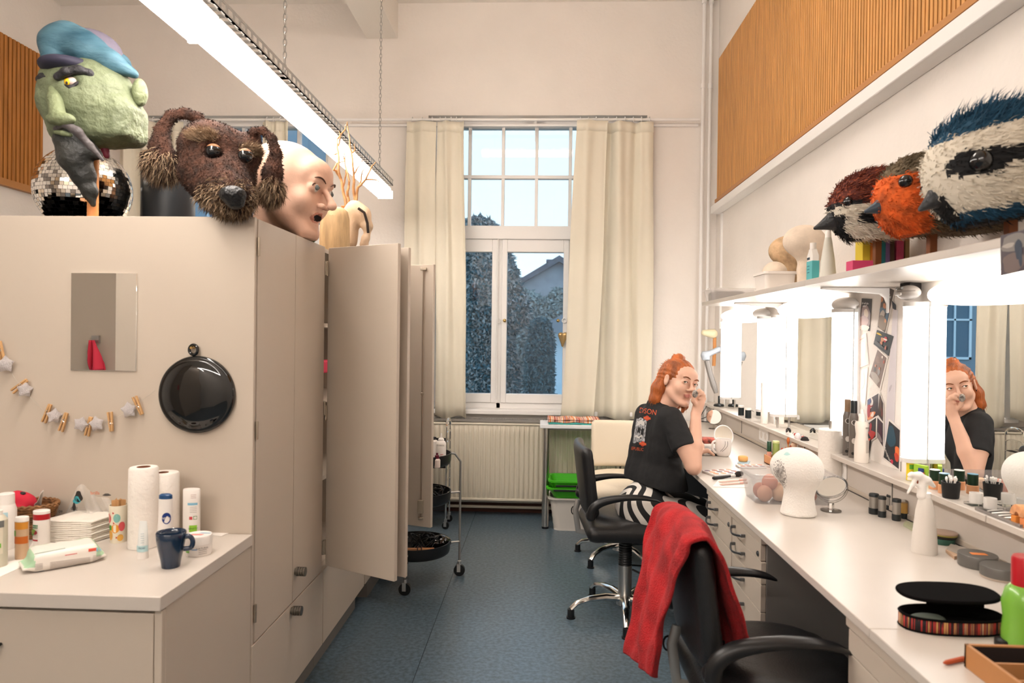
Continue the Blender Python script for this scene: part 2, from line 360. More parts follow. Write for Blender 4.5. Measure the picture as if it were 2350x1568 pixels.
# wood panels, ledges
m=MB(); m.box(1.318,1.3385,-1.5,5.28,2.40,3.47); o_=[]
struct('trim_3',MB().box(1.265,XW,-1.6,5.33,2.315,2.372),WHITE,bevel=.004)
t=thing('slatted_panel','long panel of vertical pine slats high on the right wall','wall panel',(1.33,2,2.40))
obj('backing',m,WOODB,t,smooth=0)
m=MB(); y=-1.5
while y<5.27: m.box(1.298,1.319,y,y+.017,2.415,3.465); y+=.0255
obj('slats',m,WOODP,t,smooth=0)
obj('edge_strip',MB().box(1.285,1.33,-1.5,5.285,2.39,2.415),WOODD,t)
zt=at(0,69,X=-3.84).z; zb=at(0,417,X=-3.84).z
t=thing('slatted_panel','panel of vertical pine slats on the far left wall behind the green head','wall panel',(-3.86,4,zb))
obj('backing',MB().box(-3.878,-3.865,2.5,5.2,zb,zt),WOODB,t,smooth=0)
m=MB(); y=2.5
while y<5.19: m.box(-3.865,-3.84,y,y+.026,zb+.03,zt-.01); y+=.04
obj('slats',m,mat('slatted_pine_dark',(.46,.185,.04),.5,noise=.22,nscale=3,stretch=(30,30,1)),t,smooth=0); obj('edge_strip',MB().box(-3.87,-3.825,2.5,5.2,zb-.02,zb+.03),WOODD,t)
# curtain rods, curtains
def rod(px0,px1,lab):
    a=at(px0,269,Y=5.38); b=at(px1,274,Y=5.38); z=3.045
    t=thing('curtain_rod',lab,'curtain rod',((a.x+b.x)/2,5.38,z))
    obj('rod',MB().cyl((a.x,5.38,z),(b.x,5.38,z),.011),WHITE,t)
    obj('wall_rail',MB().box(a.x,b.x,5.43,5.45,z-.035,z-.015),WHITE,t,smooth=0)
    return t
r1=rod(748,1606,'long white curtain rod above the middle window'); r2=rod(250,744,'white curtain rod above the left window')
def curtain(xt0,xt1,xb0,xb1,zb,nw,amp,lab,rt,ph=0,rings=5,dy=.0):
    t=thing('curtain',lab,'curtain',((xt0+xt1)/2,5.36,zb),group=None); zt=3.02
    def fn(u,v):
        e=v**.8; x0=xb0+(xt0-xb0)*e; x1=xb1+(xt1-xb1)*e; k=u+.035*math.sin(u*9+ph); x=x0+(x1-x0)*u+.006*math.sin(7*v+u*11)
        a=amp*(1.05-.25*v)*(.7+.3*math.sin(5*u+ph)); y=5.345+dy+a*math.sin(2*PI*nw*k+ph)+.35*a*math.sin(2*PI*nw*2.3*k+1+ph+v*1.2)
        z=zb+(zt-zb)*v+(.012*math.sin(u*8+ph) if v<.02 else 0)
        return (x,y,z)
    obj('cloth',MB().grid(fn,150,24),CURT,t,solid=.006,smooth=80)
    def fh(u,v): x,y,z=fn(u,.965+.035*v); return (x,y-.004,z)
    obj('heading_band',MB().grid(fh,150,3),CURT,t,solid=.005,smooth=80)
    for k in range(rings):
        x=xt0+(xt1-xt0)*(k+.5)/rings
        obj('curtain_ring',MB().tube([(x,5.38+.02*math.cos(a),3.045+.02*math.sin(a)) for a in np.linspace(0,2*PI,13)[:-1]],.003,5,True),WHITE,t)
X=lambda px:at(px,500,Y=5.35).x
curtain(X(930),X(1000),X(928),X(995),.80,1.2,.026,'narrow left-hand curtain strip beside the open cupboard doors',r1,.4,3)
curtain(X(1000),X(1063),X(1003),X(1076),.745,1.3,.042,'cream curtain on the left of the middle window',r1,1.9,5)
curtain(X(1320),X(1393),X(1292),X(1369),.755,1.1,.034,'cream curtain edge hanging just right of the window panes',r1,2.6,4,-.03)
curtain(X(1384),X(1499),X(1368),X(1502),.755,2.0,.042,'broad pleated cream curtain between window and wall pipes',r1,.2,6,.02)
curtain(X(272),X(420),X(272),X(425),.80,4,.04,'cream curtain of the left window behind the disco ball and dog head',r2,.7,5)
curtain(X(600),X(662),X(600),X(664),.80,2.5,.035,'cream curtain of the left window above the bald head',r2,1.7,4)
# radiator under the window and pipes
RAD=mat('radiator_enamel',(.74,.68,.56),.35)
t=thing('radiator','cream ribbed panel radiator under the middle window','radiator',(-.05,5.3,.12))
def rib(u,v):
    x=-.98+1.85*u; k=(x/.0365)%1; d=.012*min(1,max(0,(.5-abs(k-.5))*5-.6)) ; e=min(1,v*12,(1-v)*12); return (x,5.275-d*e,.14+.56*v)
obj('front_panel',MB().grid(rib,520,26),RAD,t,smooth=60)
obj('body',MB().box(-.98,.87,5.279,5.36,.13,.712).box(-.985,.875,5.268,5.284,.70,.714).box(-.985,.875,5.268,5.284,.125,.142),RAD,t,bevel=.003)
m=MB()
for k in range(92): m.box(-.97+k*.02,-.957+k*.02,5.30,5.39,.725,.735)
m.box(-.98,.87,5.295,5.302,.722,.74).box(-.98,.87,5.388,5.395,.722,.74)
obj('top_grille',m,GAL,t,smooth=0)
for z in (.10,.055): obj('pipe',MB().cyl((-1.3,5.37,z),(1.25,5.37,z),.0115),RAD,t)
for px,r,l in ((1614,.0125,'left-hand white heating pipe running up the corner'),(1630,.011,'right-hand white heating pipe running up the corner')):
    p=at(px,200,Y=5.39); t=thing('heating_pipe',l,'pipe',(p.x,5.39,0))
    obj('pipe',MB().cyl((p.x,5.39,0),(p.x,5.39,ZC),r),WHITE,t)
    for z in (at(px,197,Y=5.39).z,at(px,3,Y=5.39).z): obj('pipe_clip',MB().cyl((p.x,5.39,z-.018),(p.x,5.39,z+.018),r+.006).cyl((p.x,5.39,z),(p.x,5.45,z),.004),WHITE,t)
p=at(1655,520,X=1.33); obj('cable_duct',MB().box(1.325,1.34,p.y-.012,p.y+.012,1.45,2.31),WHITE,label='slim white cable duct on the right wall above the shelf end',cat='cable duct',loc=(1.33,p.y,1.5))
# heart hanging on the window handle
p=at(1292,778,Y=5.51); t=thing('heart_pendant','golden heart hanging from the window knob','ornament',p)
s=SDF(); s.cone((p.x-.018,p.y,p.z+.03),(p.x-.004,p.y,p.z-.055),.022,.006,.01).cone((p.x+.018,p.y,p.z+.03),(p.x-.004,p.y,p.z-.055),.022,.006,.01)
V,F=s.mesh(.004); sobj('heart',V,F,mat('gold_leaf',(.60,.40,.18),.35,.7),t)
obj('string',MB().cyl((p.x,p.y,p.z+.045),(p.x,5.52,at(1292,740,Y=5.51).z),.0012,n=5),WHITE,t)
# ---------------------------------------------------------------- strip lamp with rail and chains
a=at(869,456,Y=4.8); b=at(901,455,Y=4.8); xl,xr,zl=a.x,b.x,a.z; yj=at(445,95,X=xl).y
def strip(y0,y1,dz,lab,h=.06,e=0):
    t=thing('strip_lamp',lab,'ceiling lamp',((xl+xr)/2,(y0+y1)/2,zl))
    obj('diffuser',MB().box(xl-e,xr+e,y0+.012,y1-.012,zl-dz,zl+h-.012),EM,t,bevel=.006)
    obj('housing',MB().box(xl+.01,xr-.01,y0,y1,zl+h-.012,zl+h+.012),WHITE,t)
    for y in (y0,y1-.012): obj('end_cap',MB().box(xl-e-.002,xr+e+.002,y,y+.012,zl-dz-.002,zl+h-.008),mat('lamp_cap',(.9,.9,.88),.4,em=(1,.95,.88),est=.7),t)
strip(yj,4.8,0,'far section of the long fluorescent strip lamp')
strip(.9,yj-.01,.012,'near section of the long fluorescent strip lamp',e=.008)
r=at(897,418,Y=4.8); zr=max(r.z-.02,zl+.085)
t=thing('mounting_rail','perforated grey steel rail holding the strip lamp','rail',(xr,2,zr)); m=MB()
x0,x1=xr-.045,xr-.004; m.box(x1-.002,x1,-.9,4.83,zr,zr+.010).box(x1-.002,x1,-.9,4.83,zr+.032,zr+.042).box(x0,x0+.006,-.9,4.83,zr,zr+.004).box(x1-.008,x1,-.9,4.83,zr,zr+.004)
y=-.9
while y<4.82: m.box(x1-.002,x1,y,y+.016,zr+.01,zr+.032).box(x0,x1,y,y+.022,zr,zr+.0035); y+=.05
obj('channel',m,GAL,t,smooth=0)
for y in (.2,1.6,2.8,4.2): obj('hanger',MB().box((xl+xr)/2-.004,(xl+xr)/2+.004,y,y+.02,zl+.06,zr+.01).box((xl+xr)/2-.004,x1,y,y+.02,zr,zr+.004),GAL,t)
def chain(px,py,lab):
    p=at(px,py,X=xr-.03); m=MB(); z=zr+.03; k=0
    while z<ZC:
        c=[]
        for i in range(10):
            a=2*PI*i/10; u=.007*math.cos(a); v=.0165*math.sin(a); c.append((p.x+(u if k%2 else 0),p.y+(0 if k%2 else u),z+v))
        m.tube(c,.0021,5,True); z+=.026; k+=1
    obj('chain',m,GAL,label=lab,cat='chain',loc=(p.x,p.y,zr))
chain(653,172,'steel chain holding the lamp rail above the bald head'); chain(871,388,'steel chain at the far end of the lamp rail'); chain(120,-200,'steel chain holding the near end of the lamp rail') 
t=thing('strip_lamp','high strip lamp hung crosswise near the ceiling','ceiling lamp',(-.1,2.7,3.6))
obj('diffuser',MB().box(-.75,.6,2.62,2.74,3.58,3.64),EM,t,bevel=.006); obj('housing',MB().box(-.76,.61,2.63,2.73,3.64,3.67),WHITE,t)
for x in (-.6,.45): obj('suspension',MB().cyl((x,2.68,3.67),(x,2.68,ZC),.004),GAL,t)
t=thing('strip_lamp','added unseen strip lamp hung crosswise behind the viewer','ceiling lamp',(-.6,-1.2,2.9))  # added out of view to brighten the cupboard end and rear room
obj('diffuser',MB().box(-2.6,.4,-1.26,-1.14,2.9,2.96),EM,t,bevel=.006); obj('housing',MB().box(-2.6,.4,-1.25,-1.15,2.96,2.99),WHITE,t)
for x in (-.8,.2): obj('suspension',MB().cyl((x,-1.2,2.99),(x,-1.2,ZC),.004),GAL,t)
t=thing('strip_lamp','added unseen strip lamp hung lengthwise in the rear of the room','ceiling lamp',(-2.5,-1.8,2.9))  # added out of view so the small mirror shows a bright rear wall
obj('diffuser',MB().box(-2.56,-2.44,-2.4,-1.45,2.9,2.96),EM,t,bevel=.006); obj('housing',MB().box(-2.55,-2.45,-2.4,-1.45,2.96,2.99),WHITE,t)
for y in (-2.2,-1.6): obj('suspension',MB().cyl((-2.5,y,2.99),(-2.5,y,ZC),.004),GAL,t)
# ---------------------------------------------------------------- outside, seen through the window
GZ=-3.5
obj('ground',MB().box(-60,60,5.9,120,GZ-.2,GZ),mat('lawn',(.05,.075,.06),.9,noise=.3,nscale=3),kind='structure',smooth=0)
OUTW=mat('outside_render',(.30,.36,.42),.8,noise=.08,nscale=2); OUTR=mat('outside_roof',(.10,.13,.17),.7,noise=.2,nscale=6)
p=at(1283,600,Y=34); l=at(1188,655,Y=34); zt=p.z; zl_=l.z; xc=p.x
t=thing('gabled_house','grey gabled house with chimney seen through the right window sash','house',(xc,36,GZ))
hw=p.x-l.x
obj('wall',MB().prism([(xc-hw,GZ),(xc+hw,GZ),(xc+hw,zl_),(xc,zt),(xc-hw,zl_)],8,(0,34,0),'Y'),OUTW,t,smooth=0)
obj('roof',MB().prism([(xc-hw-.5,zl_-.35),(xc,zt-.05),(xc+hw+.5,zl_-.35),(xc+hw+.5,zl_-.1),(xc,zt+.25),(xc-hw-.5,zl_-.1)],8.6,(0,33.6,0),'Y'),OUTR,t,smooth=0)
obj('chimney',MB().box(xc-.55,xc+.35,37,38,zt-.6,zt+.35).box(xc-.6,xc+.4,36.95,38.05,zt+.3,zt+.42),OUTR,t,smooth=0)
p=at(1262,745,Y=13)
t=thing('annex','low annex with a pale wall and slate roof outside the window','building',(p.x+1.5,14,GZ))
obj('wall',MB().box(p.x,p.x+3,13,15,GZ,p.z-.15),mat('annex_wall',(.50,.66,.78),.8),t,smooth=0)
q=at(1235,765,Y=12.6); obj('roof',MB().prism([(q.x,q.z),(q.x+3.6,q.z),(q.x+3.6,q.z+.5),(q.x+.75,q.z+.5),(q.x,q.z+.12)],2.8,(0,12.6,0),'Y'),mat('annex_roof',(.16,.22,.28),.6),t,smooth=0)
GRN=[mat('conifer_needles',(.05,.13,.165),.9),mat('conifer_tips',(.12,.20,.22),.9),mat('grey_foliage',(.26,.30,.31),.9)]
def foliage(name,lab,blobs,n,L,trunk=None,mats=GRN,seed=3,lean=(0,0,-.2),pick=None):
    t=thing(name,lab,'tree' if 'tree' in name or 'conifer' in name else 'shrub',(blobs[0][0][0],blobs[0][0][1],GZ)); s=SDF()
    for c,r in blobs: s.ell(c,r,.25)
    V,F=s.mesh(.16); V=V+normals(V,F)*(vnoise(V,3,seed)[:,None]*.18)
    mb=MB(); mb.add(V.tolist(),F.tolist(),0)
    blades(mb,V,F,n,L,L*.22,pick or (lambda P,r:r.integers(0,2,len(P))),lean=lean,seed=seed,jit=.6)
    obj('foliage',mb,mats,t,smooth=0)
    c=blobs[0][0]; obj('trunk',MB().cyl((c[0],c[1],GZ),(c[0],c[1],blobs[-1][0][2]),.16,.04),pm('3a3230',.9),t)
def blob(px,py,Y,rx,rz,ry=None):
    p=at(px,py,Y=Y); return ((p.x,p.y,p.z),(rx*Y/1600,ry or rx*Y/1600,rz*Y/1600))
foliage('conifer','tall grey-green fir tree filling the left sash',[blob(1105,880,14,75,150),blob(1110,720,14,60,130),blob(1120,620,14,44,80),blob(1160,640,14,34,28),blob(1172,700,14,36,40),blob(1096,570,14,36,60)],26000,.17,mats=[GRN[0],GRN[2],GRN[1]],pick=lambda P,r:r.integers(0,2,len(P)))
foliage('conifer','dark teal conifer in front of the annex outside',[blob(1238,900,11.5,36,90),blob(1238,800,11.5,30,60),blob(1240,765,11.5,18,36)],9000,.11,seed=5,pick=lambda P,r:np.zeros(len(P),int))
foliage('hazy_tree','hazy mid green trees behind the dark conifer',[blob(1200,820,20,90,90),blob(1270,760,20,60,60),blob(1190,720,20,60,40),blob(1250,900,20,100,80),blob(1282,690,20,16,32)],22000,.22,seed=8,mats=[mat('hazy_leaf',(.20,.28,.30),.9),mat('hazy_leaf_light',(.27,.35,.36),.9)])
foliage('hedge','long dark hedge beyond the window',[((x,26,GZ+1.8),(3,1.4,2.4)) for x in (0,3,6,9)],6000,.5,seed=9)
t=thing('apartment_building','pale blue block of flats reflected in the nearest mirror','building',(-11,24,GZ))
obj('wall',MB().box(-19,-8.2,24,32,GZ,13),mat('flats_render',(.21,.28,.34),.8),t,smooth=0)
for fl in range(4):
    for k in range(6):
        x=-18.2+k*1.62; z=GZ+1.2+fl*3.1
        f=obj('window',MB().box(x,x+1.1,23.93,24.02,z,z+.08).box(x,x+1.1,23.93,24.02,z+1.9,z+1.98).box(x,x+.08,23.93,24.02,z,z+1.98).box(x+1.02,x+1.1,23.93,24.02,z,z+1.98).box(x+.52,x+.58,23.93,24.02,z,z+1.98).box(x,x+1.1,23.93,24.02,z+1.3,z+1.36),mat('flats_frame',(.62,.74,.82),.6),t,smooth=0)
        obj('pane',MB().box(x+.05,x+1.05,23.97,24.0,z+.05,z+1.95),mat('flats_pane',(.05,.12,.19),.15),f,smooth=0)
# ---------------------------------------------------------------- cabinets on the left
XC=-.88; CY=2.11; CT=1.728; XCL=-2.05
def slab(mb,x0,x1,y0,y1,z0,z1): return mb.box(x0,x1,y0,y1,z0,z1)
def knob(p,par,nm='knob'):
    m=MB(); 
    for k in range(4): m.cyl((p[0]+.006+.0085*k,p[1],p[2]),(p[0]+.0125+.0085*k,p[1],p[2]),.0165,n=24)
    m.cyl((p[0],p[1],p[2]),(p[0]+.036,p[1],p[2]),.0125,n=20)
    return obj(nm,m,GAL if nm=='x' else mat('knob_metal',(.22,.20,.17),.35,.9),par)
t=thing('cabinet','tall grey cupboard at the front of the row, with two closed doors','cabinet',(-1.4,2.45,0))
obj('body',MB().box(XCL,XC-.020,CY+.018,2.80,.095,CT-.0).box(XCL,XC-.02,CY+.018,2.80,CT-.02,CT),LAM,t,bevel=.0015)
obj('end_panel',MB().box(XCL,XC-.003,CY,CY+.017,.095,CT+.001),LAM,t,bevel=.0015)
zs=.405; ys=2.461
kn={}
d1=obj('door',MB().box(XC-.018,XC,CY+.020,ys-.002,zs+.003,CT-.002),LAM,t,bevel=.0012)
d2=obj('door',MB().box(XC-.018,XC,ys+.002,2.796,zs+.003,CT-.002),LAM,t,bevel=.0012)
d3=obj('door',MB().box(XC-.018,XC,CY+.002,2.815,.10,zs-.002),LAM,t,bevel=.0012,label='low wide flap below the two doors')
p=at(687,1312,X=XC+.015); knob((XC,p.y,p.z),d2); p=at(678,1402,X=XC+.015); knob((XC,p.y,p.z),d3)
for z in (1.64,1.07,.50):
    obj('hinge',MB().cyl((XC+.002,CY+.018,z-.028),(XC+.002,CY+.018,z+.028),.005,n=10),mat('hinge_metal',(.42,.36,.28),.35,.8),d1)
    obj('hinge',MB().cyl((XC+.002,2.803,z-.028),(XC+.002,2.803,z+.028),.005,n=10),MATS['hinge_metal'],d2)
obj('plinth',MB().box(XCL,XC-.035,CY,2.817,0,.095),KICK,t,smooth=0)
# second cabinet, open
t=thing('cabinet','tall grey cupboard in the middle of the row, its doors standing open','cabinet',(-1.4,3.15,0))
y0,y1=2.82,3.50
obj('body',MB().box(XCL,XCL+.02,y0,y1,.42,CT).box(XCL,XC-.02,y0,y0+.018,.42,CT).box(XCL,XC-.02,y1-.018,y1,.42,CT).box(XCL,XC-.02,y0,y1,CT-.018,CT-.001).box(XCL,XC-.02,y0,y1,.095,.42),LAM,t,smooth=0)
obj('plinth',MB().box(XCL,XC-.035,y0,3.45,0,.095),KICK,t,smooth=0)
obj('drawer_front',MB().box(XC-.018,XC,y0+.003,y1-.01,.10,zs-.002),LAM,t,bevel=.0012)
for z in (.75,1.08,1.40): obj('shelf',MB().box(XCL+.02,XC-.04,y0+.018,y1-.018,z,z+.018),LAM,t,smooth=0)
def odoor(a,b,z0,z1,th,lab=None,rail=False,lip=True):
    a=Vector((a[0],a[1],0));b=Vector((b[0],b[1],0)); u=(b-a).normalized(); n=Vector((-u.y,u.x,0))
    vs=[(a,0),(b,0)]; m=MB(); q=lambda s,w,z:(a+u*s+n*w+Vector((0,0,z))); L=(b-a).length
    m.add([q(s,w,z) for s in (0,L) for w in (0,th) for z in (z0,z1)],[(0,1,3,2),(4,6,7,5),(0,4,5,1),(2,3,7,6),(0,2,6,4),(1,5,7,3)])
    d=obj('door',m,LAM,t,bevel=.0015,label=lab); return d,q,L
h0=at(751,567,X=XC+.004); e0=at(914,558,Y=2.66)
dA,qA,LA=odoor((XC+.006,2.822),(e0.x,2.655),at(912,1336,Y=2.655).z,at(914,558,Y=2.655).z,.018,'open cupboard door seen from its outer face')
dC,qC,LC=odoor((XC+.006,2.86),(e0.x+.028,2.725),at(921,1326,Y=2.725).z,at(922,568,Y=2.725).z,.018,'second open door just behind the first')
e1=at(998,605,Y=3.40)
dB,qB,LB=odoor((XC+.006,3.49),(e1.x,3.36),at(990,1212,Y=3.36).z,at(998,607,Y=3.36).z,.02,'open door showing its inner face with a lock rod')
HM=MATS['hinge_metal']
for z in (1.64,1.05,.50): obj('hinge',MB().cyl((XC+.004,2.815,z-.03),(XC+.004,2.815,z+.03),.006,n=10),HM,dA)
xr_=at(981,618,Y=3.36); zt_=xr_.z; zb_=at(972,1190,Y=3.36).z
s_=LB-.05; m=MB(); m.cyl(qB(s_,-.008,zb_),qB(s_,-.008,zt_),.0035,n=8)
obj('lock_rod',m,mat('rod_metal',(.40,.33,.26),.35,.9),dB)
obj('lock_case',MB().cbox(qB(s_,-.012,zb_+.055),(.028,.02,.065)).cbox(qB(s_,-.01,zt_+.002),(.03,.016,.014)).cbox(qB(s_,-.01,zb_-.002),(.024,.012,.012)).cbox(qB(s_,-.008,(zb_+zt_)/2-.0),(.014,.008,.012)),HM,dB,bevel=.002)
# small things seen in the gap
p=at(744,845,X=-.95)
obj('folded_cloth',MB().box(-1.3,-.93,2.86,3.1,p.z-.02,p.z+.035),pm('d8455f',.9),label='pink folded cloth glimpsed inside the open cupboard',cat='cloth',loc=(-1.1,3,p.z-.02),bevel=.008)
t=thing('cabinet','far grey cupboard of the row, hidden behind the open doors','cabinet',(-1.4,3.85,0))
obj('body',MB().box(XCL,XC-.02,3.505,4.25,.095,CT-.001),LAM,t,smooth=0); obj('door',MB().box(XC-.018,XC,3.51,3.87,.10,CT-.02),LAM,t,bevel=.0012)
obj('door',MB().box(XC-.018,XC,3.875,4.24,.10,CT-.02),LAM,t,bevel=.0012); obj('plinth',MB().box(XCL,XC-.012,3.6,4.25,0,.095),KICK,t,smooth=0)
# low counter
zc=.752; yf=at(372,1372,X=XC).y+0.0; YF=1.60
t=thing('drawer_cabinet','low grey drawer cabinet under the cluttered counter','cabinet',(-1.4,1.9,0))
XK=XC-.004
obj('body',MB().box(XCL,XK-.0,YF+.02,CY-.002,.08,zc-.036),LAM,t,bevel=.0015)
for z0,z1 in ((.50,zc-.042),(.285,.495),(.09,.28)):
    d=obj('drawer',MB().box(XCL,XK-.020,YF+.002,YF+.02,z0,z1-.003),LAM,t,bevel=.0015)
    p=at(2,1445,Y=YF); zz=(z0+z1)/2+.02
    obj('handle',MB().tube([(p.x-.10,YF,zz),(p.x-.10,YF-.025,zz),(p.x,YF-.025,zz),(p.x,YF,zz)],.004,6),BLACKP,d)
obj('side_strip',MB().box(XK-.018,XK,YF+.002,YF+.02,.08,zc-.038),LAM,t,bevel=.0015)
obj('worktop',MB().box(XCL,XC,YF-.012,CY-.002,zc-.034,zc),LAM2,t,bevel=.002)
obj('plinth',MB().box(XCL,XK-.04,YF+.05,CY,0,.08),KICK,t,smooth=0)
# mirror and round dish on the end panel
a=at(164,626,Y=CY-.004); b=at(313,852,Y=CY-.004)
t=thing('wall_mirror','small frameless rectangular mirror on the cupboard end panel','mirror',((a.x+b.x)/2,CY,b.z))
obj('glass',MB().box(a.x,b.x,CY-.006,CY-.001,b.z,a.z),[MIRROR],t,bevel=.001)
p=at(444,907,Y=CY-.03); R=91.5*(CY-.03)/1600
t=thing('hand_mirror','round glossy black mirror back hanging on the cupboard end panel','mirror',(p.x,CY-.02,p.z))
GLB=mat('gloss_black',(.004,.004,.004),.06,coat=.6)
prof=[(.0,-.030),(R*.3,-.0295),(R*.6,-.027),(R*.84,-.020),(R*.90,-.015),(R*.93,-.016),(R*.985,-.014),(R,-.008),(R,-.002),(R*.9,0)]
obj('back_shell',MB().lathe([(r,h) for r,h in prof],(p.x,CY-.002,p.z),96,axis='Y'),GLB,t,smooth=60)
q=at(444,803,Y=CY-.012); obj('hanging_ring',MB().tube([(q.x+.013*math.cos(a),CY-.012,q.z+.015*math.sin(a)) for a in np.linspace(0,2*PI,17)[:-1]],.005,8,True),GLB,t)
obj('nail',MB().cyl((q.x-.004,CY,q.z+.006),(q.x-.004,CY-.02,q.z+.006),.004),BRASS,t)
# wardrobe and red cloth that the little mirror shows
t=thing('wardrobe','grey wardrobe reflected in the small rectangular mirror','wardrobe',(-3.35,-1.2,0))
xw_=-(1242-242.)/1600*(2*CY-.01+.35); obj('body',MB().box(XL+.01,xw_,-2.2,-.35,0,3.2),LAM,t,smooth=0)
v=lambda px,py:Vector(((px-1242)/1600*(2*CY+.33),-.33,1.37-(py-770)/1600*(2*CY+.33)))
h=v(197,788); obj('hook',MB().cbox(h,(.05,.02,.05)),GAL,t)
def tw(u,vv): 
    a_=v(197+(-8+2*vv)*(1-.2*vv)+u*(12+16*vv),790+70*vv); return (a_.x,-.33+.03*math.sin(u*9+vv*3)*(.4+vv)+.03,a_.z)
obj('hand_towel',MB().grid(tw,24,16),pm('d8384f',.9),label='red towel on a hook reflected in the small rectangular mirror',cat='towel',loc=(h.x,-.3,h.z),solid=.008,smooth=80)
# ---------------------------------------------------------------- make-up counter along the right wall
ZT=.745; XF=.722
ysm=at(2010,1443,Z=ZT).y
for a,b,l in ((ysm+.001,5.38,'long grey-white make-up worktop running to the window'),(-.6,ysm-.001,'nearest section of the make-up worktop in the lower right corner')):
    obj('worktop',MB().box(XF,1.296,a,b,ZT-.022,ZT),LAM2,label=l,cat='worktop',loc=(1.,a,ZT-.022),bevel=.002)
HND=mat('drawer_handle',(.16,.17,.18),.3,.9)
ZD=[.690,.633,.558,.465,.36,.23,.09]
def pedestal(ya,yb,lab,side=True,lock=True):
    "ya nearer, yb farther"
    t=thing('drawer_unit',lab,'drawer unit',(1.0,(ya+yb)/2,0)); x=.738
    obj('carcass',MB().box(x+.018,1.27,ya,yb,.07,.705),mat('pedestal_side_shade',(.20,.185,.17),.5),t,bevel=.001)  # dark colour paints in the shadow on the pedestal sides
    obj('top_rail',MB().box(x-.004,x+.018,ya-.004,yb+.004,.694,ZT-.024),LAM,t,bevel=.001)
    obj('plinth',MB().box(x+.05,1.2,ya,yb,0,.07),KICK,t,smooth=0)
    for k in range(6):
        z1,z0=ZD[k]-.0015,ZD[k+1]+.0015; d=obj('drawer',MB().box(x,x+.017,ya+.012 if k==0 else ya+.003,yb-.003,z0,z1),LAM,t,bevel=.0012)
        zh=(.664,.60,.507,.42,.33,.2)[k]; c=(ya+yb)/2+.06*(yb-ya)/.3; h=.062
        pts=[(x,c-h,zh+.004),(x-.016,c-h,zh+.004)]+[(x-.016-.014*math.sin(PI*u),c-h+2*h*u,zh+.004-.008*math.sin(PI*u)) for u in np.linspace(.08,.92,9)]+[(x-.016,c+h,zh+.004),(x,c+h,zh+.004)]
        obj('handle',MB().tube(pts,.0034,6,flat=1.5).cbox((x-.008,c-h,zh+.004),(.016,.009,.011)).cbox((x-.008,c+h,zh+.004),(.016,.009,.011)),HND,d,bevel=.001)
        if k==0 and lock: obj('lock',MB().cyl((x-.004,ya+.035,z0+.018),(x+.002,ya+.035,z0+.018),.009,n=14).cyl((x-.006,ya+.035,z0+.018),(x-.003,ya+.035,z0+.018),.005,n=10),HND,d)
    return t
Yd=lambda px:.738*1600/(px-1242)
pedestal(2.70,Yd(1625),'drawer unit under the counter, the farther of the middle pair')
pedestal(2.335,2.692,'drawer unit under the counter, the nearer of the middle pair')
pedestal(.62,1.685,'wide drawer unit below the nearest end of the counter',lock=False)
obj('support_panel',MB().box(.80,1.28,4.25,4.28,0,.72),mat('undercounter_shade',(.035,.038,.042),.5),label='shade-coloured panel carrying the counter beyond the seated woman',cat='panel',loc=(1.04,4.26,0),smooth=0)  # near-black colour stands in for the darkness under the counter
obj('knee_panel',MB().box(1.285,1.30,-.5,5.3,0,.72),MATS['undercounter_shade'],label='shade-coloured back panel under the whole make-up counter',cat='panel',loc=(1.29,2.4,0),smooth=0)  # under-counter darkness painted into the panel colour here too
# service duct and ledge
ZL=.890
t=thing('service_duct','pale cable duct with sockets between worktop and mirror ledge','cable duct',(1.32,2.4,ZT))
obj('body',MB().box(1.300,XW-.001,-.6,5.40,ZT+.001,ZL-.022),LAM2,t,smooth=0)
m=MB(); 
for y in (4.55,3.3,2.62,1.75,1.0): m.box(1.297,1.3005,y-.0015,y+.0015,ZT+.022,ZL-.035)
obj('panel_joint',m,KICK,t,smooth=0,kind='stuff')
obj('seam_strip',MB().box(1.296,1.300,-.6,5.40,ZT+.001,ZT+.018),LAM,t,bevel=.001)
obj('seam_strip',MB().box(1.2965,1.300,-.6,5.40,ZT+.110,ZT+.121),LAM,t,bevel=.001)
obj('painted_gap_shadow',MB().box(1.290,1.297,-.6,5.40,ZT,ZT+.0015),BLACKP,t,smooth=0)  # solid black strip standing in for the shadow in the worktop joint
for px,py,n in ((1754,1000,2),(1935,1078,1)):
    p=at(px,py,X=1.299); f=obj('socket_plate',MB().box(1.293,1.30,p.y-.04*n,p.y+.04*n,p.z-.036,p.z+.036),WHITE,t,bevel=.003)
    for k in range(n):
        c=p.y+(k-(n-1)/2)*.075; obj('socket',MB().cyl((1.2925,c,p.z),(1.2935,c,p.z),.02,n=20),pm('d9d2cb'),f)
for a,b,l in ((2.0-.01,5.40,'long narrow mirror ledge above the duct'),(-.6,1.985,'nearest narrow mirror ledge with orange sponges')):
    obj('ledge',MB().box(1.240,XW-.001,a,b,ZL-.02,ZL),LAM2,label=l,cat='ledge',loc=(1.3,a,ZL-.02),bevel=.002)
# mirrors
for a,b,l in ((4.18,5.10,'farthest make-up mirror on the right wall'),(2.99,4.02,'middle make-up mirror reflecting the curtain'),(-.4,2.505,'nearest make-up mirror reflecting the woman and a head')):
    t=thing('makeup_mirror',l,'mirror',(1.335,(a+b)/2,ZL))
    obj('glass',MB().box(1.331,1.3385,a,b,ZL+.001,1.512),MIRROR,t,smooth=0)
    obj('edge_strip',MB().box(1.329,XW,a-.004,a,ZL,1.512).box(1.329,XW,b,b+.004,ZL,1.512),WHITE,t,smooth=0)
